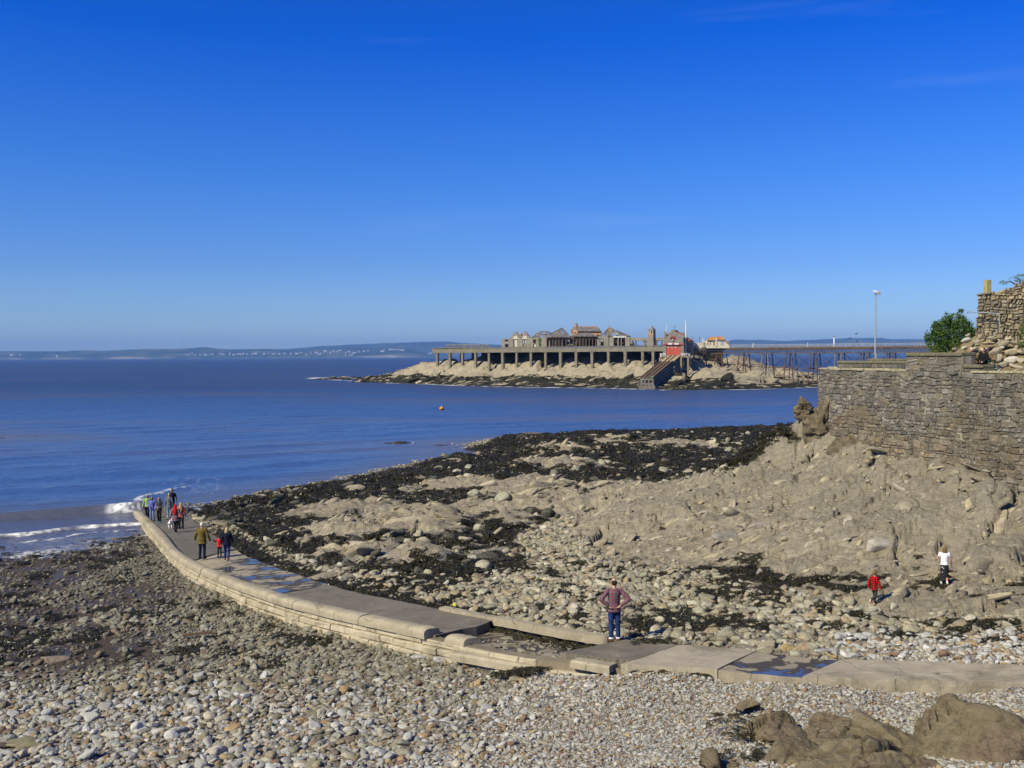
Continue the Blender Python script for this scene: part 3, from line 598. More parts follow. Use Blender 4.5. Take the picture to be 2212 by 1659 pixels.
_vx, _vy = proj(SP[:, 0], SP[:, 1], SP[:, 2]); vis = (_vx > 0) & (_vx < 2212) & (_vy > 1000) & (_vy < 1655)
big = np.where(vis, SSZ / SP[:, 1], 0); order = np.argsort(-big)[:300]; rest = np.ones(len(SP), bool); rest[order] = False
STONE_LABEL = 'one of the larger loose weathered stones lying on the stony beach'
for i in order:
    o = obj('beach_stone', SINGLE[SK[i]], None, SP[i], tuple(SR[i]), tuple(SS[i])); o.color = (*SCOL[i], 1)
    tag(o, STONE_LABEL, 'stone', 'larger loose stones of the beach')
def gn_instances(name, pts, scl, rot, kind, col, coll, kindtag='stuff'):
    me = bpy.data.meshes.new(name); me.vertices.add(len(pts)); me.vertices.foreach_set('co', pts.astype(np.float32).ravel())
    for k, a in (('rot', rot), ('scl', scl)):
        at = me.attributes.new(k, 'FLOAT_VECTOR', 'POINT'); at.data.foreach_set('vector', a.astype(np.float32).ravel())
    at = me.attributes.new('col', 'FLOAT_VECTOR', 'POINT'); at.data.foreach_set('vector', col.astype(np.float32).ravel())
    at = me.attributes.new('pick', 'INT', 'POINT'); at.data.foreach_set('value', kind.astype(np.int32))
    ng = bpy.data.node_groups.new(name, 'GeometryNodeTree'); ng.interface.new_socket('Geometry', in_out='INPUT', socket_type='NodeSocketGeometry'); ng.interface.new_socket('Geometry', in_out='OUTPUT', socket_type='NodeSocketGeometry')
    N = ng.nodes.new; gi = N('NodeGroupInput'); go = N('NodeGroupOutput'); ci = N('GeometryNodeCollectionInfo'); ci.inputs['Collection'].default_value = coll; ci.inputs['Separate Children'].default_value = True; ci.inputs['Reset Children'].default_value = True
    ip = N('GeometryNodeInstanceOnPoints'); ip.inputs['Pick Instance'].default_value = True
    def na(n_, ty): x = N('GeometryNodeInputNamedAttribute'); x.data_type = ty; x.inputs[0].default_value = n_; return x.outputs[0]
    L = ng.links.new; L(gi.outputs[0], ip.inputs['Points']); L(ci.outputs[0], ip.inputs['Instance']); L(na('pick', 'INT'), ip.inputs['Instance Index'])
    e2r = N('FunctionNodeEulerToRotation'); L(na('rot', 'FLOAT_VECTOR'), e2r.inputs[0]); L(e2r.outputs[0], ip.inputs['Rotation']); L(na('scl', 'FLOAT_VECTOR'), ip.inputs['Scale']); L(ip.outputs[0], go.inputs[0])
    o = obj(name, me); md = o.modifiers.new('scatter', 'NODES'); md.node_group = ng; tag(o, kind=kindtag); return o
gn_instances('beach_stones', SP[rest], SS[rest], SR[rest], SK[rest], SCOL[rest], STC)
print('stones', len(SP))

# ------------------------------------------------------------------ seaweed
b = NB('seaweed'); v = b.coord('Object'); n = b.noise(v, 5, 4, .6); rv = b.n('ShaderNodeObjectInfo').outputs['Random']
c = b.ramp(n, [(.3, (.018, .015, .006)), (.55, (.045, .038, .013)), (.75, (.092, .074, .024))]); c = b.mix(b.rng(rv, .7, 1.0, 0, .6), c, (.030, .038, .012))
b.set(c, .32, None, .5)
WDC = bpy.data.collections.new('weed_shapes')
def weed_clump(rng, nfr):
    vs = []; fs = []
    for _ in range(nfr):
        a = rng.uniform(0, 6.283); r0 = rng.uniform(0, .75); x, y = r0 * math.cos(a), r0 * math.sin(a); z = .34 * (1 - r0 * r0) * rng.uniform(.5, 1.1); dr = a + rng.normal(0, .9); L_ = rng.uniform(.28, .6); w = rng.uniform(.035, .08); b0 = len(vs)
        for k in range(4):
            t = k / 3; px = x + math.cos(dr) * L_ * t; py = y + math.sin(dr) * L_ * t; pz = max(z + .16 * math.sin(t * 2.6) * rng.uniform(.4, 1) - .38 * t * t, .0 + .02 * rng.random()); ww = w * (1 - .45 * t); nx, ny = -math.sin(dr), math.cos(dr); tw = rng.normal(0, .03)
            vs += [(px + nx * ww, py + ny * ww, pz + tw), (px - nx * ww, py - ny * ww, pz - tw)]
            if k: fs.append((b0 + 2 * k - 2, b0 + 2 * k - 1, b0 + 2 * k + 1, b0 + 2 * k))
            dr += rng.normal(0, .35)
    return np_mesh('weed_shape', np.array(vs), np.array(fs), 'seaweed', False)
for i in range(6): WDC.objects.link(bpy.data.objects.new('weed_%02d' % i, weed_clump(srng, 46)))
def scatter_weed():
    qa = GV[gf]; cen = qa.mean(1); area = .5 * np.linalg.norm(np.cross(qa[:, 2] - qa[:, 0], qa[:, 3] - qa[:, 1]), axis=1)
    wd = FL['weed'][gf].mean(1); wz = FL['weedz'][gf].mean(1); st = FL['strip'][gf].mean(1); vx = FL['vx'][gf].mean(1); vy = FL['vy'][gf].mean(1)
    s = np.where(wz > .5, .32 + .004 * np.maximum(cen[:, 1] - 50, 0), .22); s = np.where(st > .3, .22, s)
    ok = (cen[:, 2] > -.25) & (vx > -200) & (vx < 2420) & (FL['ins'][gf].mean(1) < .35)
    n = RNG.poisson(np.clip(1.25 * np.clip(wd * 1.25 - .12, 0, 1) * area / (s * s) * ok, 0, 30)); idx = np.repeat(np.arange(len(n)), n); m = len(idx); q = qa[idx]; u, v_ = RNG.random(m), RNG.random(m)
    P = (q[:, 0] * ((1 - u) * (1 - v_))[:, None] + q[:, 1] * (u * (1 - v_))[:, None] + q[:, 2] * (u * v_)[:, None] + q[:, 3] * ((1 - u) * v_)[:, None])
    sz = s[idx] * RNG.uniform(.6, 1.3, m); lift = np.where(RNG.random(m) < .5, RNG.uniform(0, .12, m), 0); P[:, 2] += lift * (wz[idx] > .3)
    return P, np.c_[sz, sz, sz * RNG.uniform(.6, 1.2, m)], np.c_[RNG.normal(0, .2, m), RNG.normal(0, .2, m), RNG.uniform(0, 6.28, m)], RNG.integers(0, 6, m), np.zeros((m, 3))
WPT = scatter_weed()
gn_instances('seaweed_cover', *WPT, WDC); print('weed', len(WPT[0]))
# ------------------------------------------------------------------ broken ledges of the bedrock
b = NB('ledge_rock'); p = b.pos(); c0 = b.attr('col', 'INSTANCER', 'Color'); n = b.noise(p, 2.6, 7, .64, .5); f = b.noise(p, 13, 5, .65)
c = b.mix(1.0, c0, b.ramp(n, [(.25, (.55, .53, .48)), (.5, (.95, .95, .95)), (.75, (1.3, 1.29, 1.25))]), 'MULTIPLY'); c = b.mix(1.0, c, b.ramp(f, [(.3, (.72, .70, .66)), (.55, (1, 1, 1)), (.75, (1.15, 1.15, 1.12))]), 'MULTIPLY')
lay = b.noise(b.map(p, (.5, .5, 7.0), (.35, .25, 0)), 1.6, 4, .6, .3)
b.set(c, .85, b.bump(f, .9, .05, b.bump(lay, .7, .10, b.bump(n, .8, .15))), .2)
LDC = bpy.data.collections.new('ledge_shapes'); lrg = np.random.default_rng(33)
for i in range(8):
    v, f_ = stone_shape(lrg, int(lrg.integers(6, 9)), 80, ICO3, .05, (1.0, lrg.uniform(.5, .8), lrg.uniform(.28, .5))); LDC.objects.link(bpy.data.objects.new('ledge_%02d' % i, np_mesh('ledge_shape', v, f_, 'ledge_rock', False)))
def scatter_ledges(V, faces, mask, size, cov, strike, dip, seed, embed=.18, maxz=None, sig=.5, cols=None, jit=.13, ev=.13):
    rg = np.random.default_rng(seed); qa = V[faces]; nr = np.cross(qa[:, 2] - qa[:, 0], qa[:, 3] - qa[:, 1]); ar = .5 * np.linalg.norm(nr, axis=1); nr = nr / (2 * ar[:, None] + 1e-9); nr[nr[:, 2] < 0] *= -1
    n = rg.poisson(np.clip(cov * mask * ar / (size * size * .9), 0, 20)); idx = np.repeat(np.arange(len(n)), n); m = len(idx); u, w = rg.random(m), rg.random(m); q = qa[idx]
    P = (q[:, 0] * ((1 - u) * (1 - w))[:, None] + q[:, 1] * (u * (1 - w))[:, None] + q[:, 2] * (u * w)[:, None] + q[:, 3] * ((1 - u) * w)[:, None])
    sz = (size if np.isscalar(size) else size[idx]) * np.exp(rg.normal(0, sig, m)) * .55; sz = np.minimum(sz, (size if np.isscalar(size) else size[idx]) * 1.6); scl = np.c_[sz * rg.uniform(1.0, 1.9, m), sz * rg.uniform(.7, 1.2, m), sz * rg.uniform(.6, 1.1, m)]
    N_ = nr[idx]; yaw = strike + rg.normal(0, .35, m); rx = np.clip(-N_[:, 1], -.6, .6) * .75 + dip[0] + rg.normal(0, jit, m); ry = np.clip(N_[:, 0], -.6, .6) * .75 + dip[1] + rg.normal(0, jit, m)
    P = P - N_ * (scl[:, 2] * (embed + rg.uniform(-ev, ev, m)))[:, None]
    base = np.array([(.43, .37, .26), (.36, .31, .22), (.48, .42, .30), (.40, .345, .245), (.32, .28, .205), (.45, .385, .25), (.38, .34, .27)]) if cols is None else cols
    return P, scl, np.c_[rx, ry, yaw], rg.integers(0, 8, m), base[rg.integers(0, len(base), m)] * rg.uniform(.78, 1.15, (m, 1))
_rk = FL['rock'][gf].mean(1); _vx = FL['vx'][gf].mean(1); _vy = FL['vy'][gf].mean(1); _bz = FL['bare'][gf].mean(1); _ok = (_vx > -100) & (_vx < 2420) & (_vy > 880) & (_vy < 1400) & (GV[gf].mean(1)[:, 2] > .05) & (FL['ins'][gf].mean(1) < .2)
_msk = np.clip(_rk * 1.6 - .5, 0, 1) * _ok; _cy = GV[gf].mean(1)[:, 1]
L1 = scatter_ledges(GV, gf, _msk, .8, .12, .5, (-.03, -.08), 5, .30, sig=.4, jit=.10, ev=.06); L2 = scatter_ledges(GV, gf, _msk * (_cy < 75), .26, .10, .5, (-.05, -.12), 6, .22)
_msk3 = np.clip(FL['weedz'][gf].mean(1) * FL['right'][gf].mean(1) - .3, 0, 1) * _ok; L3 = scatter_ledges(GV, gf, _msk3, .8, .30, .4, (0, -.05), 7, .25)
_msk4 = FL['right'][gf].mean(1) * (FL['weedz'][gf].mean(1) < .4) * (1 - _rk) * _ok * (_vy < 1380); L4 = scatter_ledges(GV, gf, _msk4, .5, .16, .4, (0, 0), 8, .3)
LL = [np.concatenate(a) for a in zip(L1, L2, L3, L4)]; gn_instances('bedrock_ledges', *LL, LDC); print('ledges', len(LL[0]))
# ------------------------------------------------------------------ slipway
def concrete(name, c_lo, c_hi, wet=0.0, rib=0.0, scale=1.6, wetc=(.045, .036, .026), thr=.5):
    b = NB(name); p = b.pos(); n = b.noise(p, scale, 7, .62, .3); f = b.noise(p, 22, 4, .6); g = b.noise(p, .7, 5, .6, .6)
    c = b.ramp(n, [(.28, c_lo), (.55, tuple((x + y) / 2 for x, y in zip(c_lo, c_hi))), (.74, c_hi)])
    c = b.mix(b.math('MULTIPLY', b.ramp(f, [(.35, (1, 1, 1)), (.5, (0, 0, 0))]), .25), c, tuple(x * .55 for x in c_lo))
    st = b.noise(p, .55, 6, .7, .9); c = b.mix(b.rng(st, .52, .66, 0, .55), c, (.085, .072, .042)); c = b.mix(b.rng(b.noise(p, 3.5, 5, .7), .60, .72, 0, .5), c, tuple(min(1, x * 1.25) for x in c_hi))
    pw = b.mix(.2, p, b.noise(p, 1.3, 4, .6, out=1)); ck = b.ramp(b.vor(pw, .75, 'DISTANCE_TO_EDGE'), [(.0, (1, 1, 1)), (.012, (0, 0, 0))]); c = b.mix(b.math('MULTIPLY', ck, b.rng(g, .45, .55, 0, .7)), c, (.05, .042, .03)); c = b.mix(b.math('MULTIPLY', b.ramp(b.noise(p, 40, 3, .7), [(.58, (0, 0, 0)), (.66, (1, 1, 1))]), .35), c, (.50, .46, .38))
    rough = .82; nm = b.bump(f, .6, .015, b.bump(n, .5, .05))
    if rib:
        sn = b.math('SINE', b.math('MULTIPLY', b.attr('along'), rib)); sn = b.math('ADD', sn, b.math('MULTIPLY', f, 1.4)); nm = b.bump(sn, .75, .02, nm)
        c = b.mix(b.rng(sn, .1, -.9, 0, .5), c, tuple(x * .45 for x in c_lo))
    if wet:
        m = b.rng(b.math('ADD', g, b.math('MULTIPLY', b.math('SUBTRACT', n, .5), .35)), thr, thr + .05)
        pud = b.rng(b.math('ADD', g, b.math('MULTIPLY', b.math('SUBTRACT', n, .5), .35)), thr + .105, thr + .125)
        nz_ = b.n('ShaderNodeSeparateXYZ'); b.l(b.n('ShaderNodeNewGeometry').outputs['Normal'], nz_.inputs[0]); up_ = b.rng(nz_.outputs['Z'], .9, .97); m = b.math('MULTIPLY', m, up_); pud = b.math('MULTIPLY', pud, up_)
        c = b.mix(b.math('MULTIPLY', m, wet), c, wetc); rough = b.rng(pud, 0, 1, .7, .02)
        mx = b.n('ShaderNodeMix', data_type='VECTOR'); b.l(pud, mx.inputs[0]); b.l(nm, mx.inputs[4]); b.l(b.n('ShaderNodeNewGeometry').outputs['Normal'], mx.inputs[5]); nm = mx.outputs[1]
    return b.set(c, rough, nm, .4)
concrete('concrete_pale', (.30, .255, .18), (.46, .40, .29), .85, 0, 1.8, (.10, .085, .06), .70)
concrete('concrete_plain', (.27, .23, .155), (.44, .38, .27))
concrete('concrete_wet', (.23, .195, .135), (.40, .345, .245), .95, 0, 1.5, thr=.455)
concrete('concrete_dark', (.12, .107, .085), (.22, .195, .155), 0, 55)
concrete('setts', (.13, .113, .085), (.26, .222, .168), 0, 40)
concrete('pit_floor', (.13, .10, .065), (.40, .345, .245), .95, 0, 2.2, thr=.45)
concrete('block_stone', (.36, .305, .20), (.54, .475, .345))
concrete('block_core', (.16, .13, .085), (.26, .215, .14))
slip = thing('slipway', 'curving stone and concrete slipway running down the beach into the sea', 'slipway', SL(8.0, .5) - np.array([0, 0, .8]))
def slab(name, t0, t1, w0, w1, dz, thick, mat, nt_=None, nw=5, rag=0.0, seed=1, parent=slip):
    nt_ = nt_ or max(6, int((t1 - t0) * 22)); T = np.linspace(t0, t1, nt_ + 1); W = np.linspace(w0, w1, nw + 1); TT, WW = np.meshgrid(T, W, indexing='ij')
    if rag:
        r_ = rag * (fbm(WW * 4 + seed, TT * 0 + seed, 4, seed) - .5); TT = TT + r_ * (np.abs(TT - T[0]) < 1e-6) + r_ * (np.abs(TT - T[-1]) < 1e-6)
    ej = .022 * (fbm(TT * 9, TT * 0 + seed, 4, seed + 50) - .5) * 2; WW = WW + np.where(np.abs(WW - w0) < 1e-6, ej, 0) + np.where(np.abs(WW - w1) < 1e-6, ej, 0)
    P = SL(TT, WW, dz); P[..., 2] += .035 * (fbm(P[..., 0] * 1.1, P[..., 1] * 1.1, 3, seed) - .5)
    n, m = nt_ + 1, nw + 1; top = P.reshape(-1, 3); bot = top.copy(); bot[:, 2] -= thick
    f = [tuple(q) for q in grid_faces(n, m)]; N = n * m; ring = [i * m for i in range(n)] + [(n - 1) * m + j for j in range(1, m)] + [i * m + m - 1 for i in range(n - 2, -1, -1)] + [j for j in range(m - 2, 0, -1)]
    f += [(ring[i], ring[i] + N, ring[(i + 1) % len(ring)] + N, ring[(i + 1) % len(ring)]) for i in range(len(ring))]
    al = np.repeat(np.cumsum(np.r_[0, np.linalg.norm(np.diff(SL(T, np.full(len(T), .5)), axis=0), axis=1)]), m); al = np.r_[al, al]
    me = np_mesh(name, np.r_[top, bot] - np.array(parent.location), f, mat, False, dict(along=al)); return obj(name, me, parent)
slab('deck_slab', -.9, 2.35, .1, 1.0, -.06, 1.0, 'concrete_dark', rag=.12, seed=2)
slab('deck_slab', 2.352, 2.968, .1, 1.0, -.10, 1.0, 'concrete_plain', rag=.3, seed=3)
slab('deck_slab', 2.97, 4.628, .1, 1.0, -.06, 1.0, 'concrete_wet', seed=4)
slab('deck_slab', 4.63, 7.95, .1, 1.0, -.05, 1.0, 'setts', rag=.35, seed=5)
slab('pit_floor', 7.7, 10.7, .02, .98, -.34, 1.0, 'pit_floor', rag=.1, nw=10, seed=6)
slab('deck_slab', 10.75, 12.168, .20, 1.0, .0, .9, 'setts', rag=.05, seed=7)
slab('deck_slab', 12.17, 13.268, .0, 1.0, .0, .9, 'concrete_pale', seed=8)
slab('deck_slab', 13.27, 14.226, .01, .99, -.03, .9, 'concrete_wet', seed=9)
slab('deck_slab', 14.23, 17.9, .0, 1.0, .0, .9, 'concrete_pale', nt_=50, nw=8, seed=10)
slab('core_wall', -.9, 12.2, .03, .16, -.12, 1.6, 'block_core', nt_=110, nw=1, seed=11)
# rounded coping along the outer edge
def coping(name, t0, t1, wa=-.015, width=.52, h=.20, dz=-.02, mat='concrete_plain', seed=0, parent=slip):
    n = max(4, int((t1 - t0) * 14)); T = np.linspace(t0, t1, n + 1); a = SL(T, np.zeros(n + 1)); c = SL(T, np.ones(n + 1)); e = c - a; e[:, 2] = 0; e /= np.linalg.norm(e, axis=1)[:, None]
    prof = [(-.05, -.10), (-.06, .06), (-.03, h * .72), (.05, h * .96), (.16, h * 1.05), (width * .62, h), (width * .86, h * .9), (width, h * .62), (width, -.10)]
    V_ = []; m = len(prof)
    for i in range(n + 1):
        fe = .90 if i in (0, n) else 1.0
        for j, (u, z_) in enumerate(prof):
            g = a[i] + e[i] * (u + wa) + np.array([0, 0, dz + (z_ * fe if z_ > 0 else z_)]); k = .028 * (fbm3((g * 3.0 + seed)[None], 3, seed)[0] - .5); V_.append(g + np.array([0, 0, k * 2]) - e[i] * k)
    f = [(i * m + j, i * m + j + 1, (i + 1) * m + j + 1, (i + 1) * m + j) for i in range(n) for j in range(m - 1)] + [(i * m + m - 1, i * m, (i + 1) * m, (i + 1) * m + m - 1) for i in range(n)] + [tuple(range(m)), tuple(n * m + j for j in reversed(range(m)))]
    me = np_mesh(name, np.array(V_) - np.array(parent.location), f, mat, True); me.set_sharp_from_angle(angle=R(50)); return obj(name, me, parent)
ts = [.12]; 
while ts[-1] < 7.6: ts.append(ts[-1] + random.uniform(.5, 1.3))
ts[-1] = 8.0
for i in range(len(ts) - 1): coping('coping', ts[i] + .003, ts[i + 1] - .003, seed=i, mat='concrete_dark' if 4.3 < ts[i] < 4.75 else 'concrete_plain', width=.55)
coping('coping', 8.45, 9.0, .08, .5, .20, -.10, seed=40); 
# masonry face in courses
LEN = np.cumsum(np.r_[0, np.linalg.norm(np.diff(FRO, axis=0), axis=1)]); t_of = lambda s_: np.interp(s_, LEN, TS); s_of = lambda t_: np.interp(t_, TS, LEN)
nb = 0
for k, (za, zb, tend) in enumerate([(-.12, -.31, 10.6), (-.32, -.53, 12.1), (-.54, -.76, 11.8), (-.77, -1.02, 10.5)]):
    s_ = s_of(.05 + .1 * k); e_ = s_of(tend)
    while s_ < e_:
        L_ = random.uniform(.55, 1.35) if k else random.uniform(.9, 1.9); ta, tb_ = t_of(s_ + .012), t_of(min(s_ + L_, e_) - .012); s_ += L_
        A = SL(np.array([ta, tb_]), np.zeros(2)); C_ = SL(np.array([ta, tb_]), np.ones(2)); e = C_ - A; e[:, 2] = 0; e /= np.linalg.norm(e, axis=1)[:, None]
        pr = .03 + .05 * k + random.uniform(-.02, .03) + (.0 if k else -.05); zt = za + random.uniform(-.022, .012); zl = zb + random.uniform(-.012, .025)
        def pt(i, d, z_): return A[i] - e[i] * d + np.array([0, 0, z_])
        tg_ = (A[1] - A[0]) / np.linalg.norm(A[1] - A[0]); c_ = .022; j_ = lambda: random.uniform(-.03, .025)
        V_ = [pt(0, -.18, zl), pt(1, -.18, zl), pt(1, -.18, zt), pt(0, -.18, zt), pt(0, pr - .03, zl), pt(1, pr - .03, zl), pt(1, pr - .03, zt), pt(0, pr - .03, zt),
              pt(0, pr + j_(), zl + c_) + tg_ * c_, pt(1, pr + j_(), zl + c_) - tg_ * c_, pt(1, pr + j_(), zt - c_) - tg_ * c_, pt(0, pr + j_(), zt - c_) + tg_ * c_]
        m = MB(); m.add(V_, [(3, 2, 1, 0)] + [(i, (i + 1) % 4, (i + 1) % 4 + 4, i + 4) for i in range(4)] + [(i + 4, (i + 1) % 4 + 4, (i + 1) % 4 + 8, i + 8) for i in range(4)] + [(8, 9, 10, 11)])
        m.build('stone_block', 'block_stone', slip); nb += 1
print('blocks', nb)
# kerb beam along the inner edge of the broken stretch
slab('kerb_beam', 7.25, 10.35, .95, 1.045, .05, .26, 'concrete_plain', nt_=26, nw=1, seed=15)
slab('kerb_beam', 7.05, 7.24, .95, 1.045, .05, .26, 'concrete_plain', nt_=3, nw=1, seed=16)
# displaced pieces at the foot
def beam(name, a, c, w, h, mat, label, cat, sag=0.0):
    a = np.array(a); c = np.array(c); d = (c - a); L_ = np.linalg.norm(d); t_ = d / L_; s_ = np.array([-t_[1], t_[0], 0]); s_ /= np.linalg.norm(s_); n = 10; V_ = []; prof = [(-.5, -.5), (.5, -.5), (.5, .25), (.38, .5), (-.38, .5), (-.5, .25)]
    for i in range(n + 1):
        q = d * i / n; k = .9 if i in (0, n) else 1
        for u, z_ in prof: g = q + s_ * u * w * k + np.array([0, 0, z_ * h * k]); V_.append(g + .03 * (np.array([vn3((g * 4 + a)[None] + j * 9, 3)[0] for j in range(3)]) - .5))
    m = 6; f = [(i * m + j, i * m + (j + 1) % m, (i + 1) * m + (j + 1) % m, (i + 1) * m + j) for i in range(n) for j in range(m)] + [tuple(reversed(range(m))), tuple(n * m + j for j in range(m))]
    o = obj(name, np_mesh(name, np.array(V_), f, mat, False), None, a); tag(o, label, cat); return o
beam('fallen_beam', VZ(985, 1414, 2.70), VZ(1180, 1447, 2.92), .55, .24, 'concrete_plain', 'long fallen concrete coping beam propped against the slipway foot', 'concrete beam')
beam('broken_slab', VZ(1178, 1449, 2.9), VZ(1290, 1454, 3.05), .6, .18, 'concrete_plain', 'short broken pale concrete slab beside the long fallen beam', 'concrete slab')
beam('edge_stone', VZ(1240, 1430, 3.34), VZ(1325, 1444, 3.38), .45, .20, 'concrete_plain', 'rounded concrete edge block at the corner of the pale slab', 'concrete block')
beam('edge_stone', VZ(1655, 1468, 3.58), VZ(1715, 1458, 3.60), .4, .24, 'concrete_plain', 'small rounded concrete block beside the wet slab', 'concrete block')
# yellow-topped marker post by the kerb
m = MB(); q = VZ(1783, 1315, 2.6) if False else VZ(960 + 0, 1312, 2.6); q = VZ(1780 * 0 + 982, 1306, 2.75)
mk = thing('marker_post', 'short grey post with a bright yellow top beside the kerb', 'post', q); simple('yellow_paint', (.75, .66, .03), .5, .1, 8)
m.box((-.05, -.05, -.5), (.05, .05, -.05)); m.build('post', 'concrete_dark', mk, local=True); m = MB(); m.box((-.055, -.055, -.05), (.055, .055, .06)); bevel(m.build('cap', 'yellow_paint', mk, local=True), .02)
# ------------------------------------------------------------------ sea wall
def dense(P, n=600):
    P = np.vstack([2 * P[0] - P[1], P, 2 * P[-1] - P[-2]]); t = np.linspace(1, len(P) - 2.001, n); i = np.floor(t).astype(int); f = (t - i)[:, None]
    p0, p1, p2, p3 = P[i - 1], P[i], P[i + 1], P[i + 2]; return .5 * (2 * p1 + (p2 - p0) * f + (2 * p0 - 5 * p1 + 4 * p2 - p3) * f ** 2 + (3 * p1 - p0 - 3 * p2 + p3) * f ** 3)
WD = dense(WALL); WL = np.cumsum(np.r_[0, np.linalg.norm(np.diff(WD, axis=0), axis=1)]); WTOP = 10.5
def wall_pt(u, z, out=0.0):                   # a point on the wall face; out > 0 towards the sea
    u = np.asarray(u, float); x = np.interp(u, WL, WD[:, 0]); y = np.interp(u, WL, WD[:, 1]); x2 = np.interp(u + .1, WL, WD[:, 0]); y2 = np.interp(u + .1, WL, WD[:, 1]); x1 = np.interp(u - .1, WL, WD[:, 0]); y1 = np.interp(u - .1, WL, WD[:, 1])
    tx, ty = x2 - x1, y2 - y1; l_ = np.hypot(tx, ty); nx, ny = -ty / l_, tx / l_       # seaward normal (left of travel)
    bat = (WTOP - np.asarray(z)) * .05
    return np.stack([x + nx * (out + bat), y + ny * (out + bat), np.asarray(z) + 0 * x], -1)
def wall_u(px):                               # arc length where the wall top shows at pixel column px
    a = 512 + F * WD[:, 0] / WD[:, 1]; k = np.argmin(np.abs(a[:430] - px)); return WL[k]
wall_col = .66 * np.array([(.185, .165, .135), (.21, .19, .16), (.155, .14, .115), (.235, .215, .185), (.17, .145, .11), (.20, .175, .13), (.13, .118, .10), (.26, .235, .20), (.205, .17, .115), (.145, .135, .12)])
stone_mat('wall_stones', lambda b: b.attr('col', 'GEOMETRY', 'Color'))
b = NB('mortar'); p = b.pos(); n = b.noise(p, 1.2, 6, .65); st = b.noise(b.map(p, (1, 1, .22)), 1.9, 5, .6, .6)
c = b.ramp(b.noise(p, 9, 5, .6), [(.3, (.10, .085, .06)), (.7, (.19, .165, .12))]); c = b.mix(b.rng(st, .54, .66, 0, .8), c, (.40, .355, .265))
b.set(c, .9, b.bump(b.noise(p, 20, 4, .6), .6, .02), .2)
sea_wall = thing('sea_wall', 'tall curved rubble stone sea wall on the rock headland', 'wall', (*WD[300], 5.0))
SWO = np.array(sea_wall.location)
UU = np.linspace(WL[0] + .2, WL[-1] - .2, 200); ZZ = np.linspace(2.5, WTOP - .04, 24); A, B_ = np.meshgrid(UU, ZZ, indexing='ij'); core = wall_pt(A.ravel(), B_.ravel(), -.022) - SWO
top_in = wall_pt(UU, np.full(200, WTOP - .04), -.75) - SWO
f = [tuple(q) for q in grid_faces(200, 24)] + [(i * 24 + 23, 4800 + i, 4801 + i, (i + 1) * 24 + 23) for i in range(199)]
obj('mortar_core', np_mesh('mortar_core', np.r_[core, top_in], f, 'mortar', True), sea_wall)
def warp(u, z): return u + .10 * (vn2(u * .9, z * 1.1, 201) - .5) * 2 + .07 * (vn2(u * 3.1, z * 3.3, 203) - .5) * 2, z + .05 * (vn2(u * .7 + 31, z * .9, 202) - .5) * 2 + .075 * (vn2(u * 2.6, z * 2.9, 204) - .5) * 2
def stone_quad(u0, u1, z0, z1, proud, rng, ptf, j=.02):
    c_ = min(.035, (u1 - u0) * .14, (z1 - z0) * .16); uu = [u0, u1, u1, u0]; zz = [z0, z0, z1, z1]; V_ = []
    for d, ins in ((-.10, 0), (proud - .045, .004), (proud, c_)):
        for i in range(4):
            su = 1 if i in (0, 3) else -1; sz = 1 if i < 2 else -1
            a = uu[i] + su * ins; z_ = zz[i] + sz * ins; a, z_ = warp(np.array(a), np.array(z_)); dd = d + (rng.uniform(-j, j) if d == proud else 0); V_.append(ptf(float(a), float(z_), dd))
    a, z_ = warp(np.array((u0 + u1) / 2), np.array((z0 + z1) / 2)); V_.append(ptf(float(a), float(z_), proud + rng.uniform(.0, .03)))
    F_ = [(i, (i + 1) % 4, (i + 1) % 4 + 4, i + 4) for i in range(4)] + [(i + 4, (i + 1) % 4 + 4, (i + 1) % 4 + 8, i + 8) for i in range(4)] + [(8 + i, 8 + (i + 1) % 4, 12) for i in range(4)]
    return np.array(V_), F_
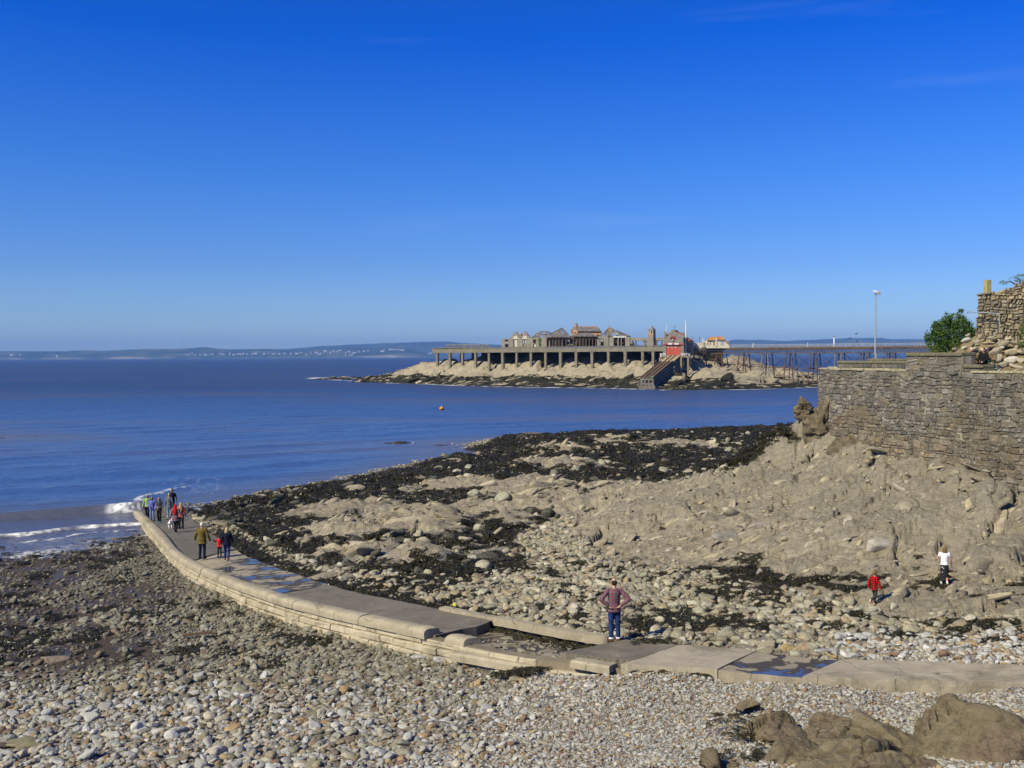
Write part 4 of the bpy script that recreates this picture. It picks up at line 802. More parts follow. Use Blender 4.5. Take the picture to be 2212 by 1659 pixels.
def wall_stones(parent, ranges, ptf, pal, rng, hr=(.15, .36), wr=(.17, .62), vis=None, proud=(-.012, .065), most=300):
    items = []
    for (ua, ub, za, zb) in ranges:
        z = za
        while z < zb - .12:
            h = rng.uniform(*hr); h = h if z + h < zb - .14 else zb - z; u = ua + rng.uniform(-.3, 0)
            while u < ub:
                w = min(rng.uniform(*wr) * (1.15 if h > .3 else .9), max(ub - u, .12)); u0, u1 = max(u, ua), min(u + w, ub); u += w
                if u1 - u0 < .08: continue
                parts = [(z, z + h)]
                if h > .3 and rng.random() < .22: k = rng.uniform(.4, .6); parts = [(z, z + h * k), (z + h * k, z + h)]
                for (a, c_) in parts:
                    if vis is not None and not vis((u0 + u1) / 2, (a + c_) / 2): continue
                    V_, F_ = stone_quad(u0 + .017, u1 - .017, a + .016, c_ - .016, rng.uniform(*proud), rng, ptf); items.append((V_, F_, pal[rng.integers(0, len(pal))] * rng.uniform(.70, 1.28) * (.55 + .90 * float(fbm(np.array([u0 * .35]), np.array([a * .45]), 3, 91)[0])) * (np.array([1.12, 1.0, .80]) if a < 7.6 + .8 * math.sin(u0 * .7) and a < 9 else 1.0)))
            z += h
    size = []
    for V_, F_, c_ in items:
        vx, vy = proj(V_[8:12, 0], V_[8:12, 1], V_[8:12, 2]); ins = (vx.mean() > -20) & (vx.mean() < 2230); size.append((np.ptp(vx) * np.ptp(vy)) * ins)
    order = np.argsort(-np.array(size)); o0 = np.array(parent.location)
    for i in order[:most]:
        V_, F_, c_ = items[i]; o = obj('stone', np_mesh('stone', V_ - V_.mean(0), F_, 'stone_single'), parent, V_.mean(0) - o0); o.color = (*c_, 1)
    if len(order) > most:
        vs = []; fs = []; cs = []; n = 0
        for i in order[most:]:
            V_, F_, c_ = items[i]; vs.append(V_ - o0); fs += [tuple(k + n for k in q) for q in F_]; n += len(V_); cs.append(np.tile(c_, (len(V_), 1)))
        o = obj('small_stones', np_mesh('small_stones', np.vstack(vs), fs, 'wall_stones', False, dict(col=np.vstack(cs))), parent); tag(o, kind='stuff')
    print(parent.name, 'stones', len(items))
u_a, u_b = wall_u(906), wall_u(962); u_c, u_d = wall_u(964), wall_u(984)     # raised block, low step
_uu = np.linspace(WL[0], WL[-1], 120); _pp = wall_pt(_uu, np.full(120, 6.0), .3); _gz = fields(_pp[:, 0], _pp[:, 1])['z']
wr_ = np.random.default_rng(5); see = lambda u, z: z > np.interp(u, _uu, _gz) - .6 and not (u > WL[-1] - 2)
ua0 = wall_u(1040)
ptf = lambda u, z, d: wall_pt(u, z, d)
wall_stones(sea_wall, [(ua0, WL[-1] - 2.0, 3.2, WTOP)], ptf, wall_col, wr_, vis=see)
# higher block with its weathered cap, in front of the bush; low step beside it
lich_ = NB('lichen_cap'); p = lich_.pos(); lich_.set(lich_.ramp(lich_.noise(p, 7, 6, .65), [(.3, (.10, .092, .058)), (.55, (.165, .15, .095)), (.75, (.24, .22, .15))]), .9, lich_.bump(lich_.noise(p, 25, 4, .6), .9, .03), .2)
def raised(name, label, ua, ub, z1, depth=.8):
    t = thing(name, label, 'wall', wall_pt((ua + ub) / 2, WTOP, -.3)); o0 = np.array(t.location); n = 14; us = np.linspace(min(ua, ub), max(ua, ub), n)
    fr = wall_pt(us, np.full(n, WTOP), -.03); bk = wall_pt(us, np.full(n, WTOP), -depth); V_ = []
    for a in (fr, bk):
        for z_ in (WTOP - .3, z1): q = a.copy(); q[:, 2] = z_; V_.append(q)
    V_ = np.vstack(V_) - o0; f = []
    for i in range(n - 1): f += [(i, i + 1, n + i + 1, n + i), (2 * n + i + 1, 2 * n + i, 3 * n + i, 3 * n + i + 1), (n + i, n + i + 1, 3 * n + i + 1, 3 * n + i)]
    f += [(0, n, 3 * n, 2 * n), (n - 1, 3 * n - 1, 4 * n - 1, 2 * n - 1)]
    obj('mortar_core', np_mesh('mortar_core', V_, f, 'mortar'), t)
    wall_stones(t, [(min(ua, ub), max(ua, ub), WTOP, z1 - .0)], lambda u, z, d: wall_pt(u, z, d - .02), wall_col * 1.12, wr_, proud=(.03, .06), hr=(.26, .42), wr=(.3, .7))
    # end faces
    s_ = min(ua, ub)
    while s_ < max(ua, ub) - .1:
        e = min(s_ + random.uniform(.7, 1.3), max(ua, ub)); m = MB(); q = [wall_pt(s_ + .01, z1, .10), wall_pt(e - .01, z1, .10), wall_pt(e - .01, z1, -depth), wall_pt(s_ + .01, z1, -depth)]; k = random.uniform(-.02, .03)
        m.prism([Vector(p_) for p_ in q], (0, 0, .17 + k)); o = m.build('cap_stone', 'lichen_cap', t); bevel(o, .05, 3); s_ = e
    return t
raised('raised_wall_block', 'higher block of sea wall with a lichened cap below the bush', u_a, u_b, 11.28)
raised('wall_step', 'low lichen-capped wall step in front of the bench', u_c, u_d, 10.70, .6)
# pale mortar ledge on the wall head, in pieces
led = NB('ledge'); p = led.pos(); led.set(led.ramp(led.noise(p, 5, 6, .65), [(.3, (.20, .18, .10)), (.6, (.40, .36, .23)), (.8, (.52, .47, .33))]), .9, led.bump(led.noise(p, 16, 5, .6), .9, .05), .2)
s_ = ua0
while s_ < WL[-1] - 2.5:
    e = s_ + random.uniform(.8, 1.7)
    if not (min(u_a, u_b) - .3 < (s_ + e) / 2 < max(u_a, u_b) + .2):
        m = MB(); m.prism([Vector(wall_pt(q_, WTOP - .035 + random.uniform(-.01, .02), d_)) for q_, d_ in ((s_ + .02, .05 + random.uniform(-.05, .05)), (e - .02, .05 + random.uniform(-.06, .05)), (e - .02, -.75), (s_ + .02, -.75))], (0, 0, random.uniform(.08, .14))); o = m.build('ledge_stone', 'ledge', sea_wall); bevel(o, .03, 2)
    s_ = e
# parapet set back behind the head
para = thing('parapet', 'low stone parapet with rounded coping along the headland top', 'parapet', wall_pt(wall_u(850), WTOP, -1.2))
def para_run(pts, z0, z1):
    for (a, c_) in zip(pts[:-1], pts[1:]):
        a = Vector((*a, 0)); c_ = Vector((*c_, 0)); d = (c_ - a); L_ = d.length; d.normalize(); n = Vector((-d.y, d.x, 0)); m = MB(); m.prism([a + Vector((0, 0, z0)), c_ + Vector((0, 0, z0)), c_ + Vector((0, 0, z1 - .16)), a + Vector((0, 0, z1 - .16))], n * -.34); m.build('parapet_core', 'mortar', para)
        s_ = 0.0
        for row in range(2):
            s_ = 0
            while s_ < L_ - .05:
                e = min(s_ + random.uniform(.3, .6), L_); zz0 = z0 + (z1 - .16 - z0) * row / 2; zz1 = z0 + (z1 - .16 - z0) * (row + 1) / 2
                m = MB(); o_ = n * .03; m.prism([a + d * (s_ + .012) + o_ + Vector((0, 0, zz0 + .012)), a + d * (e - .012) + o_ + Vector((0, 0, zz0 + .012)), a + d * (e - .012) + o_ + Vector((0, 0, zz1 - .012)), a + d * (s_ + .012) + o_ + Vector((0, 0, zz1 - .012))], n * -.05); o = m.build('stone', 'stone_single', para); o.color = (*(wall_col[random.randrange(10)] * .75), 1); s_ = e
        s_ = 0
        while s_ < L_ - .05:
            e = min(s_ + random.uniform(.9, 1.4), L_); m = MB(); m.prism([a + d * (s_ + .01) + n * .08 + Vector((0, 0, z1 - .15)), a + d * (e - .01) + n * .08 + Vector((0, 0, z1 - .15)), a + d * (e - .01) - n * .42 + Vector((0, 0, z1 - .15)), a + d * (s_ + .01) - n * .42 + Vector((0, 0, z1 - .15))], (0, 0, .17)); bevel(m.build('coping', 'lichen_cap', para), .06, 3); s_ = e
q1 = PZ(937, 362.6, 10.95)[:2] if False else None
e0 = wall_pt(wall_u(905), WTOP, -1.0)[:2]; e1 = wall_pt(wall_u(872), WTOP, -1.0)[:2]; e2 = wall_pt(wall_u(843), WTOP, -.8)[:2]; e3 = wall_pt(wall_u(829), WTOP, -.55)[:2]
para_run([e0, e1, e2, e3], WTOP - .1, 11.0)
f0 = PY(884, 360, 66.5)[:2]; f1 = PY(912, 360, 66.0)[:2]; f2 = PY(868, 360, 68)[:2]; para_run([f1, f0, f2], WTOP - .1, 11.08)
# headland top
tp = [wall_pt(u, 10.4, -.5) for u in np.linspace(WL[0] + .5, WL[-1] - .5, 60)]; tp = [Vector((p_[0], p_[1], 10.40)) for p_ in tp] + [Vector((60, 70, 10.4)), Vector((60, 25, 10.4))]
concrete('terrace', (.20, .185, .15), (.32, .30, .25)); m = MB(); m.prism(tp, (0, 0, -.3)); tag(m.build('headland_terrace', 'terrace'), kind='structure')
# rock buttress below the rounded end of the wall
ICO5 = ico(5); ICO6 = ico(6)
def crag(name, loc, r, label, cat, mat, seed, amp=.3, base=ICO4, scale=1.6, cut=10, group=None, rot=0.0, noise_s=1.3, detail=True, fac=0.0, kk=34):
    rg = np.random.default_rng(seed); v, f = stone_shape(rg, cut + 4, kk, base if not detail else (ICO6 if max(r) > 1.5 and fac else ICO5), .06); p_ = v * np.array(r)
    d = (fbm3(p_ * noise_s + seed, 5, seed) - .5) * amp + (np.abs(fbm3(p_ * noise_s * 2.1 + seed * 2, 4, seed + 1) - .5)) * -amp * 1.6 + ((p_[:, 2] * scale + .5 * fbm3(p_ * .8, 3, seed + 4)) % .5 - .25) * amp * .35
    nrm = v / np.linalg.norm(v, axis=1)[:, None]; p_ = p_ + nrm * d[:, None]
    if fac:
        ga, ea = facets(p_[:, 0] + .3 * fbm3(p_ * 1.2, 3, 8), p_[:, 1], .8, .5, 1.6, .16, .10, seed * 7); gb, eb = facets(p_[:, 0], p_[:, 1], 2.4, .4, 1.5, .2, .04, seed * 7 + 9); p_[:, 2] += (ga + gb - .10 * (1 - sstep(0, .05, ea)) - .03 * (1 - sstep(0, .08, eb))) * fac
    o = obj(name, np_mesh(name, p_, f, mat, True), None, loc, (0, 0, rot)); tag(o, label, cat, group); return o
def rock_mat(name, lo, mid, hi, extra=(.10, .075, .045)):
    b = NB(name); p = b.pos(); n = b.noise(p, 2.4, 8, .66, .5); f = b.noise(p, 13, 5, .65); c = b.ramp(n, [(.28, lo), (.5, mid), (.74, hi)]); c = b.mix(b.math('MULTIPLY', b.ramp(f, [(.35, (1, 1, 1)), (.5, (0, 0, 0))]), .4), c, tuple(x * .5 for x in lo))
    crk = b.ramp(b.vor(b.map(p, (1, 1, 1.4)), 1.9, 'DISTANCE_TO_EDGE'), [(.0, (1, 1, 1)), (.025, (0, 0, 0))]); c = b.mix(b.math('MULTIPLY', crk, .4), c, extra)
    return b.set(c, .85, b.bump(f, .8, .05, b.bump(n, .9, .16)), .25)
rock_mat('rock_brown', (.075, .058, .036), (.155, .125, .08), (.25, .21, .14)); rock_mat('rock_tan', (.15, .115, .065), (.225, .175, .10), (.29, .235, .15)); rock_mat('rock_pale', (.19, .16, .11), (.31, .265, .185), (.42, .365, .265))
crag('rock_buttress', (18.75, 61.0, 6.9), (1.35, 1.5, 2.7), 'dark brown crag under the rounded end of the sea wall', 'rock', 'rock_brown', 3, .9, noise_s=.9)
crag('rock_buttress', (17.9, 61.3, 8.1), (.75, .9, .95), 'knobbly overhanging rock jutting out over the sea beside the wall', 'rock', 'rock_brown', 8, .6, noise_s=1.2)
crag('rock_buttress', (19.7, 57.6, 5.3), (1.5, 1.3, 1.5), 'cracked brown rock hump at the foot of the sea wall', 'rock', 'rock_brown', 12, .7, noise_s=.9)
# ------------------------------------------------------------------ the island, its deck, ruins and lifeboat house
from mathutils.geometry import tessellate_polygon
def Z1(x, y): return 400 + x * .13562, 310 + y * .13562
def ZR(x, y): return 495 + x * .06555, 317.5 + y * .06555
def ZL(x, y): return 635 + x * .05199, 317.5 + y * .05199
def ZT(x, y): return 725 + x * .05877, 335 + y * .05877
DL = PY(433, 350, 430.)[:2]; DR = PY(664, 350, 372.)[:2]; DE = (DR - DL) / np.linalg.norm(DR - DL); DN = np.array([-DE[1], DE[0]])   # along, inwards
DLEN = np.linalg.norm(DR - DL)
def on(q, o=0.0): p = PP(q[0], q[1], DL + DN * o, DN); return Vector(p)          # line of sight meets the plane o metres behind the deck front
def dk(s_, o, z): p = DL + DE * s_ + DN * o; return Vector((p[0], p[1], z))
ZTOP = on((433, 347.9)).z; ZBOT = on((433, 352.4)).z; ZFL = ZTOP - 1.05
# ground
im = [(*p_, 0.0) for p_ in ISH]
im += [(*(p_ + (np.array([0, -25.]))), -5.0) for p_ in ISH]
for s_ in np.linspace(8, DLEN, 8): im += [(*(DL + DE * s_ + DN * -.5), 6.0), (*(DL + DE * s_ + DN * 4.5), 9.2 + .5 * math.sin(s_ * .3)), (*(DL + DE * s_ + DN * 14), 8.8), (*(DL + DE * s_ + DN * 26), 10.5), (*(DL + DE * s_ + DN * 50), 6)]
im += [(*(DL + DE * 0 + DN * -.5), 6.2), (*(DL + DE * -6 + DN * 3), 7.5), (*(DL + DE * -14 + DN * 6), 6.6), (*(DL + DE * -28 + DN * 10), 4.2), (*(DL + DE * -50 + DN * 14), 1.5), (*(DL + DE * -20 + DN * 26), 2), (*(DL + DE * -40 + DN * 40), -2), (*(DL + DE * 5 + DN * 34), 2.0), (*(DL + DE * -4 + DN * 26), 4.0)]
def IP(q, y, dz=0.0): p = PY(*q, y); return (p[0], p[1], p[2] + dz)
im += [IP(ZL(1180, 850), 372), IP(ZL(1180, 950), 366), IP(ZL(1700, 1000), 374), IP(ZL(2000, 1080), 372), IP(ZT(100, 385), 415), IP(ZT(400, 425), 415), IP(ZT(700, 490), 413), IP(ZT(950, 550), 410), IP(ZT(1200, 640), 406), IP(ZT(1420, 690), 402), IP(ZT(1640, 705), 400), IP(ZT(400, 500), 405), IP(ZT(650, 640), 400), IP(ZT(300, 560), 396), IP(ZT(1000, 720), 388), IP(ZT(1500, 760), 385), IP(ZT(700, 760), 382), IP(ZT(200, 700), 378)]
im += [(120, 430, 2), (160, 430, -1), (200, 410, -1), (170, 380, 1.2), (230, 370, 0), (100, 450, 3), (60, 470, 2), (0, 500, 0), (60, 500, -4), (150, 470, -5)]
IT = TPS(im, 0.01)
ix = np.linspace(-110, 205, 430); iy = np.linspace(318, 520, 330); IX, IY = np.meshgrid(ix, iy); xx, yy = IX.ravel(), IY.ravel(); iz = IT(xx, yy)
rel = (fbm(xx * .10, yy * .10, 5, 301) - .5) * 2.6 + (ridged(xx * .22, yy * .30, 3, 305) - .55) * .9; fa, ca = facets(xx + 3 * (fbm(xx * .1, yy * .1, 3, 312) - .5), yy, .11, .3, 1.8, .24, .8, 340); fb, cb = facets(xx, yy, .32, .4, 1.5, .3, .35, 350); rel += fa + fb - .8 * (1 - sstep(0, .06, ca))
iz = iz + rel * sstep(.2, 3.5, iz) * .8 + (fbm(xx * .5, yy * .5, 3, 321) - .5) * .5 * sstep(-.5, .5, iz)
px_, py_ = proj(xx, yy, iz); shg = sstep(1590, 1640, px_) * (1 - sstep(3, 6, iz)) ; iw = (1 - sstep(2.2, 4.2, iz + 3.0 * (fbm(xx * .08, yy * .16, 4, 331) - .5))) * (.95 - .75 * sstep(1545, 1620, px_) * sstep(.8, 1.6, iz)); iw *= sstep(.32, .44, fbm(xx * .25, yy * .9, 4, 333) + .10)
fcs = grid_faces(330, 430); fcs = fcs[iz[fcs].max(1) > -.8]
ime = np_mesh('island', np.c_[xx, yy, iz], fcs, 'shore', True, dict(rock=np.clip(1 - .0 * shg, 0, 1), weed=iw * 1.2, sand=0 * xx, wet=0 * xx, tone=np.clip(sstep(7, 11, iz) * .8, 0, 1)))
bm = bmesh.new(); bm.from_mesh(ime); bmesh.ops.delete(bm, geom=[v for v in bm.verts if not v.link_faces], context='VERTS'); bm.to_mesh(ime); bm.free()
tag(obj('island_ground', ime), kind='structure')
IV = np.c_[xx, yy, iz]; _im = (iz[fcs].mean(1) > .3) & (px_[fcs].mean(1) < 1800); _iw = iw[fcs].mean(1)
_icol = np.array([(.43, .37, .26), (.36, .31, .22), (.47, .41, .29), (.40, .345, .245)])
J1 = scatter_ledges(IV, fcs, _im * (1 - np.clip(_iw * 1.5, 0, 1)) * (IY.ravel()[fcs].mean(1) < 450), 2.0, .14, .3, (-.1, -.15), 15, .36, cols=_icol); J2 = scatter_ledges(IV, fcs, _im * np.clip(_iw * 1.5, 0, 1), 1.8, .35, .3, (0, 0), 16, .3, cols=_icol * .9); J3 = scatter_ledges(IV, fcs, _im * np.clip(_iw * 1.5, 0, 1), 1.8, .8, .3, (0, 0), 17, .25, cols=np.array([(.03, .028, .016), (.045, .04, .02)]))
JJ = [np.concatenate(a) for a in zip(J1, J2, J3)]; gn_instances('island_ledges', *JJ, LDC); print('island ledges', len(JJ[0]))
def isl_z(x, y): return float(IT(np.array([x]), np.array([y]))[0])

concrete('deck_concrete', (.15, .132, .095), (.255, .225, .165), scale=.5)
concrete('ruin_stone', (.17, .15, .12), (.31, .28, .225), scale=.9); concrete('ruin_brick', (.33, .17, .085), (.47, .27, .14), scale=.9); concrete('render_cream', (.50, .45, .34), (.66, .60, .48), scale=.8)
simple('slate', (.10, .085, .075), .7, .45, .9, c2=(.24, .21, .19)); simple('ridge_tile', (.36, .14, .055), .8, .2, 1.5); simple('orange_tile', (.42, .19, .06), .8, .3, .8)
simple('old_timber', (.13, .085, .05), .85, .3, 1.2); simple('shade_black', (.012, .011, .010), .95, .2, 1); simple('white_paint', (.78, .77, .74), .5, .06, 2); simple('red_paint', (.46, .085, .055), .55, .12, .8); simple('rust', (.105, .052, .032), .85, .45, .6, c2=(.16, .105, .075)); simple('iron_pale', (.20, .175, .145), .8, .3, .5); simple('old_deck', (.16, .135, .10), .85, .4, .8); simple('rail_grey', (.36, .35, .33), .7, .3, .6); simple('plank', (.34, .27, .165), .8, .2, .9); simple('dark_plank', (.105, .07, .045), .85, .3, .6); simple('lead_roof', (.17, .17, .15), .6, .2, 1); simple('green_weed', (.10, .26, .16), .7, .2, 1); simple('ivy', (.05, .10, .03), .8, .4, 2)  # the near-black one paints deep shade into rear walls and dark openings
def facade(name, outer, holes, o, thick, mat, parent, conv=None, sub=None):
    cv_ = conv or (lambda q: on(q, o)); inn = Vector((*DN, 0)) * thick if sub is None else sub
    loops = [[cv_(q) for q in outer]] + [[cv_(q) for q in h] for h in holes]; flat = [v for l_ in loops for v in l_]; tri = tessellate_polygon(loops); n = len(flat); m = MB(); fs = [tuple(t) for t in tri] + [tuple(i + n for i in reversed(t)) for t in tri]; k = 0
    for l_ in loops:
        c_ = len(l_); fs += [(k + i, k + (i + 1) % c_, k + (i + 1) % c_ + n, k + i + n) for i in range(c_)]; k += c_
    m.add(flat + [v + inn for v in flat], fs); return m.build(name, mat, parent)
def rect(x0, y0, x1, y1, Z=ZR): return [Z(x0, y0), Z(x1, y0), Z(x1, y1), Z(x0, y1)]
def arch(x0, y0, x1, y1, Z=ZR, n=8):
    r = (x1 - x0) / 2; c_ = (x0 + x1) / 2; return [Z(c_ - r * math.cos(math.pi * i / n), y0 + r * 1.0 - r * math.sin(math.pi * i / n)) for i in range(n + 1)] + [Z(x1, y1), Z(x0, y1)]
# ---- deck
deck = thing('pier_head_deck', 'long concrete pier head deck on columns over the rocky island', 'pier deck', dk(DLEN / 2, 12, 8))
m = MB(); m.prism([dk(0, 0, ZBOT + .9), dk(DLEN, 0, ZBOT + .9), dk(DLEN, 29, ZBOT + .9), dk(0, 29, ZBOT + .9)], (0, 0, -.9)); m.build('deck_slab', 'deck_concrete', deck)
cols = [270, 363, 456, 553, 652, 753, 856, 962, 1070, 1180, 1296, 1413, 1534, 1658, 1786, 1863]
cs = [(np.array(on(Z1(c_, 350)))[:2] - DL) @ DE for c_ in cols]
for s_ in cs:
    m = MB(); p0 = dk(s_, .6, 0); w_ = random.uniform(.42, .55); zb = isl_z(p0.x, p0.y) - 2.5
    m.box((-w_, -w_, zb), (w_, w_, ZBOT - .5), Matrix.Translation((p0.x, p0.y, 0)) @ Matrix.Rotation(math.atan2(DE[1], DE[0]), 4, 'Z')); m.box((-w_ - .2, -w_ - .1, ZBOT - .6), (w_ + .2, w_ + .1, ZBOT - .005), Matrix.Translation((p0.x, p0.y, 0)) @ Matrix.Rotation(math.atan2(DE[1], DE[0]), 4, 'Z')); m.build('column', 'deck_concrete', deck)
for s_, o in [(cs[0], 9), (cs[1], 9), (cs[2], 9), (cs[0], 18), (cs[1], 18), (cs[0], 27), (cs[1], 27), (cs[2], 18)]:
    m = MB(); p0 = dk(s_, o, 0); m.box((-.45, -.45, isl_z(p0.x, p0.y) - 3), (.45, .45, ZBOT - .005), Matrix.Translation((p0.x, p0.y, 0))); m.build('column', 'deck_concrete', deck)
edges = [0] + [(a + c_) / 2 * 0 + c_ for a, c_ in zip(cs[:-1], cs[1:])] + [DLEN]
for a, c_ in zip(edges[:-1], edges[1:]):
    m = MB(); m.box((a + .02, -.14, ZBOT - .25), (c_ - .02, .25, ZBOT + .95)); m.box((a + .02, -.10, ZBOT + .95), (c_ - .02, .18, ZTOP - .62)); m.box((a + .02, -.16, ZTOP - .16), (c_ - .02, .22, ZTOP)); n_ = max(3, int((c_ - a) / .55))
    for k in range(n_ + 1):
        u = a + .15 + (c_ - a - .3) * k / n_; m.box((u - .12, -.05, ZTOP - .62), (u + .12, .12, ZTOP - .16))
    M_ = Matrix.Translation((DL[0], DL[1], 0)) @ Matrix.Rotation(math.atan2(DE[1], DE[0]), 4, 'Z'); m.v = [tuple(M_ @ Vector(v_)) for v_ in m.v]; m.build('parapet_panel', 'deck_concrete', deck)
m = MB(); m.prism([dk(0, 0, ZBOT - .2), dk(0, 29, ZBOT - .2), dk(0, 29, ZTOP), dk(0, 0, ZTOP)], Vector((*DE, 0)) * -.3); m.build('parapet_panel', 'deck_concrete', deck)
m = MB(); m.prism([dk(6, 28, 3), dk(DLEN + 12, 28, 3), dk(DLEN + 12, 28, ZBOT), dk(6, 28, ZBOT)], Vector((*DN, 0)) * .8); m.build('rear_wall', 'shade_black', deck)  # wall coloured near-black to paint in the shade under the deck
# ---- open timber screen near the west end
scr = thing('timber_screen', 'row of bare posts and rails of a ruined shelter on the deck', 'shelter', dk(18, 24, ZFL)); m = MB(); A_, B_ = on(Z1(348, 262), 22), on(Z1(655, 262), 22)
for k in range(15):
    p0 = A_.lerp(B_, k / 14); m = MB(); w_ = .30 if k % 3 else .5; m.box((p0.x - w_, p0.y - .2, ZFL), (p0.x + w_, p0.y + .2, A_.z + .2)); m.build('post', 'iron_pale', scr)
m = MB(); m.bar(A_ + Vector((0, 0, .35)), B_ + Vector((0, 0, .35)), .4, .35); m.build('top_rail', 'iron_pale', scr)
# ---- ruined stone gables
rg = thing('gabled_ruin', 'roofless grey stone ruin with twin pointed gables', 'ruin', on(ZR(330, 450), 12))
facade('wall', [ZR(105, 470), ZR(102, 330), ZR(125, 322), ZR(150, 318), ZR(228, 325), ZR(232, 312), ZR(245, 300), ZR(295, 222), ZR(310, 214), ZR(325, 222), ZR(372, 292), ZR(395, 300), ZR(440, 218), ZR(455, 211), ZR(470, 220), ZR(530, 300), ZR(560, 308), ZR(650, 306), ZR(660, 300), ZR(782, 300), ZR(782, 470)],
       [rect(152, 340, 200, 365), rect(150, 405, 205, 450), rect(280, 332, 342, 450), rect(422, 334, 486, 450), rect(580, 334, 626, 390), rect(582, 396, 630, 448)], 9, .7, 'ruin_stone', rg)
for x0, x1, y0 in ((278, 344, 283), (420, 486, 277)):
    facade('lunette', arch(x0, y0, x1, 328), [], 8.85, .12, 'render_cream', rg)
for x0, y0, x1, y1 in ((300, 335, 318, 448), (322, 335, 338, 448), (430, 336, 442, 400), (462, 336, 474, 380), (600, 396, 622, 445)):
    facade('door_leaf', rect(x0, y0, x1, y1), [], 9.4, .1, 'render_cream', rg)
facade('window_board', rect(584, 336, 622, 388), [], 9.3, .1, 'shade_black', rg)
facade('rear_wall', [ZR(230, 470), ZR(230, 330), ZR(560, 315), ZR(780, 315), ZR(780, 470)], [rect(280, 350, 300, 400), rect(440, 345, 470, 400)], 17, .6, 'ruin_stone', rg)
facade('side_wall', [ZR(105, 470), ZR(105, 340), ZR(118, 335), ZR(118, 470)], [], 9.75, 7.2, 'ruin_stone', rg)
facade('chimney', [ZR(376, 310), ZR(377, 248), ZR(398, 248), ZR(399, 310)], [], 15, 1.2, 'ruin_brick', rg)
m = MB(); 
for k in range(70): p0 = on(ZR(random.gauss(682, 7), random.uniform(320, 430)), 8.9); m.ell(p0, (.35, .2, .35), 6, 4)
m.build('ivy_patch', 'ivy', rg)
# collapsed roof behind it
def bars(lines, mat, parent, name, w_=.22):
    for a, oa, c_, oc in lines: m = MB(); m.bar(on(a, oa), on(c_, oc), w_); m.build(name, mat, parent)
def panel(name, pts, mat, parent, th=.25):
    v = [on(q, o) for q, o in pts]; n = (v[1] - v[0]).cross(v[2] - v[0]).normalized() * th; m = MB(); m.prism(v, n); return m.build(name, mat, parent)
panel('roof_slope', [(ZR(560, 308), 9.5), (ZR(690, 300), 9.5), (ZR(705, 215), 14), (ZR(655, 238), 14)], 'slate', rg)
panel('roof_slope', [(ZR(640, 228), 15), (ZR(600, 270), 13), (ZR(625, 260), 15)], 'ruin_stone', rg)
bars([(ZR(705, 212), 14, ZR(800, 214), 14), (ZR(800, 214), 14, ZR(858, 240), 18), (ZR(705, 212), 14, ZR(740, 300), 9.5), (ZR(740, 213), 14, ZR(790, 290), 9.5), (ZR(770, 213), 14, ZR(830, 270), 10), (ZR(690, 262), 12, ZR(840, 258), 14), (ZR(720, 245), 12, ZR(760, 275), 12), (ZR(800, 216), 14, ZR(760, 300), 10), (ZR(820, 222), 15, ZR(850, 262), 13)], 'old_timber', rg, 'rafter')
panel('ridge', [(ZR(697, 210), 14), (ZR(740, 208), 14), (ZR(740, 216), 14), (ZR(700, 222), 14)], 'ridge_tile', rg)
panel('roof_slope', [(ZR(755, 245), 14.2), (ZR(790, 230), 14.2), (ZR(800, 255), 13.8), (ZR(770, 275), 13.8)], 'render_cream', rg)
# ---- arcaded pavilion
pv = thing('arcaded_pavilion', 'long derelict pavilion with an arched timber arcade and broken slate roofs', 'pavilion', on(ZR(1150, 440), 14))
def low_roof(x0, x1, r0, r1, yb, yt):
    panel('roof_slope', [(ZR(x0, yb), 8), (ZR(x1, yb), 8), (ZR(r1, yt), 13), (ZR(r0, yt), 13)], 'slate', pv, .3)
    panel('ridge', [(ZR(r0, yt - 5), 13), (ZR(r1, yt - 5), 13), (ZR(r1, yt + 5), 12.8), (ZR(r0, yt + 5), 12.8)], 'ridge_tile', pv, .3)
low_roof(768, 1150, 880, 1112, 306, 250); low_roof(1165, 1552, 1300, 1450, 292, 243)
panel('ridge', [(ZR(1446, 240), 12.6), (ZR(1456, 240), 12.6), (ZR(1450, 290), 8), (ZR(1438, 290), 8)], 'ridge_tile', pv, .25)
panel('roof_slope', [(ZR(1450, 243), 13), (ZR(1552, 292), 8), (ZR(1556, 288), 14)], 'slate', pv, .2)
for k in range(34):   # bleached and slipped slates
    lo = random.random() < .6; x0 = random.uniform(800, 1120) if lo else random.uniform(1190, 1440); y0 = random.uniform(262, 300) if lo else random.uniform(256, 286); o = 8 + (306 - y0) / 56 * 5 if lo else 8 + (292 - y0) / 49 * 5; w_ = random.uniform(10, 34)
    panel('slate_patch', [(ZR(x0, y0), o - .25), (ZR(x0 + w_, y0 - 2), o - .25), (ZR(x0 + w_ + 6, y0 - 9), o + .45), (ZR(x0 + 8, y0 - 7), o + .45)], 'render_cream' if random.random() < .45 else 'lead_roof', pv, .1)
panel('roof_slope', [(ZR(845, 252), 14), (ZR(1020, 162), 20), (ZR(960, 250), 14)], 'slate', pv, .2)
bars([(ZR(1020, 160), 20, ZR(1112, 246), 14), (ZR(1020, 160), 20, ZR(845, 252), 14), (ZR(1020, 162), 20, ZR(1070, 246), 14), (ZR(1020, 162), 20, ZR(1015, 246), 14), (ZR(985, 185), 18, ZR(1000, 246), 14), (ZR(970, 205), 16, ZR(1075, 205), 16), (ZR(955, 228), 15, ZR(1098, 230), 15), (ZR(1000, 176), 19, ZR(1040, 176), 19)], 'old_timber', pv, 'rafter')
xs_ = [790, 838, 885, 930, 978, 1030, 1085, 1140, 1200, 1245, 1296, 1345, 1392, 1440, 1490, 1540]
out = [ZR(783, 445), ZR(783, 300), ZR(1548, 288), ZR(1548, 445)]
hol = []
for a, c_ in zip(xs_[:-1], xs_[1:]): hol.append(arch(a + 7, 318 - (a - 790) * .010, c_ - 7, 440))
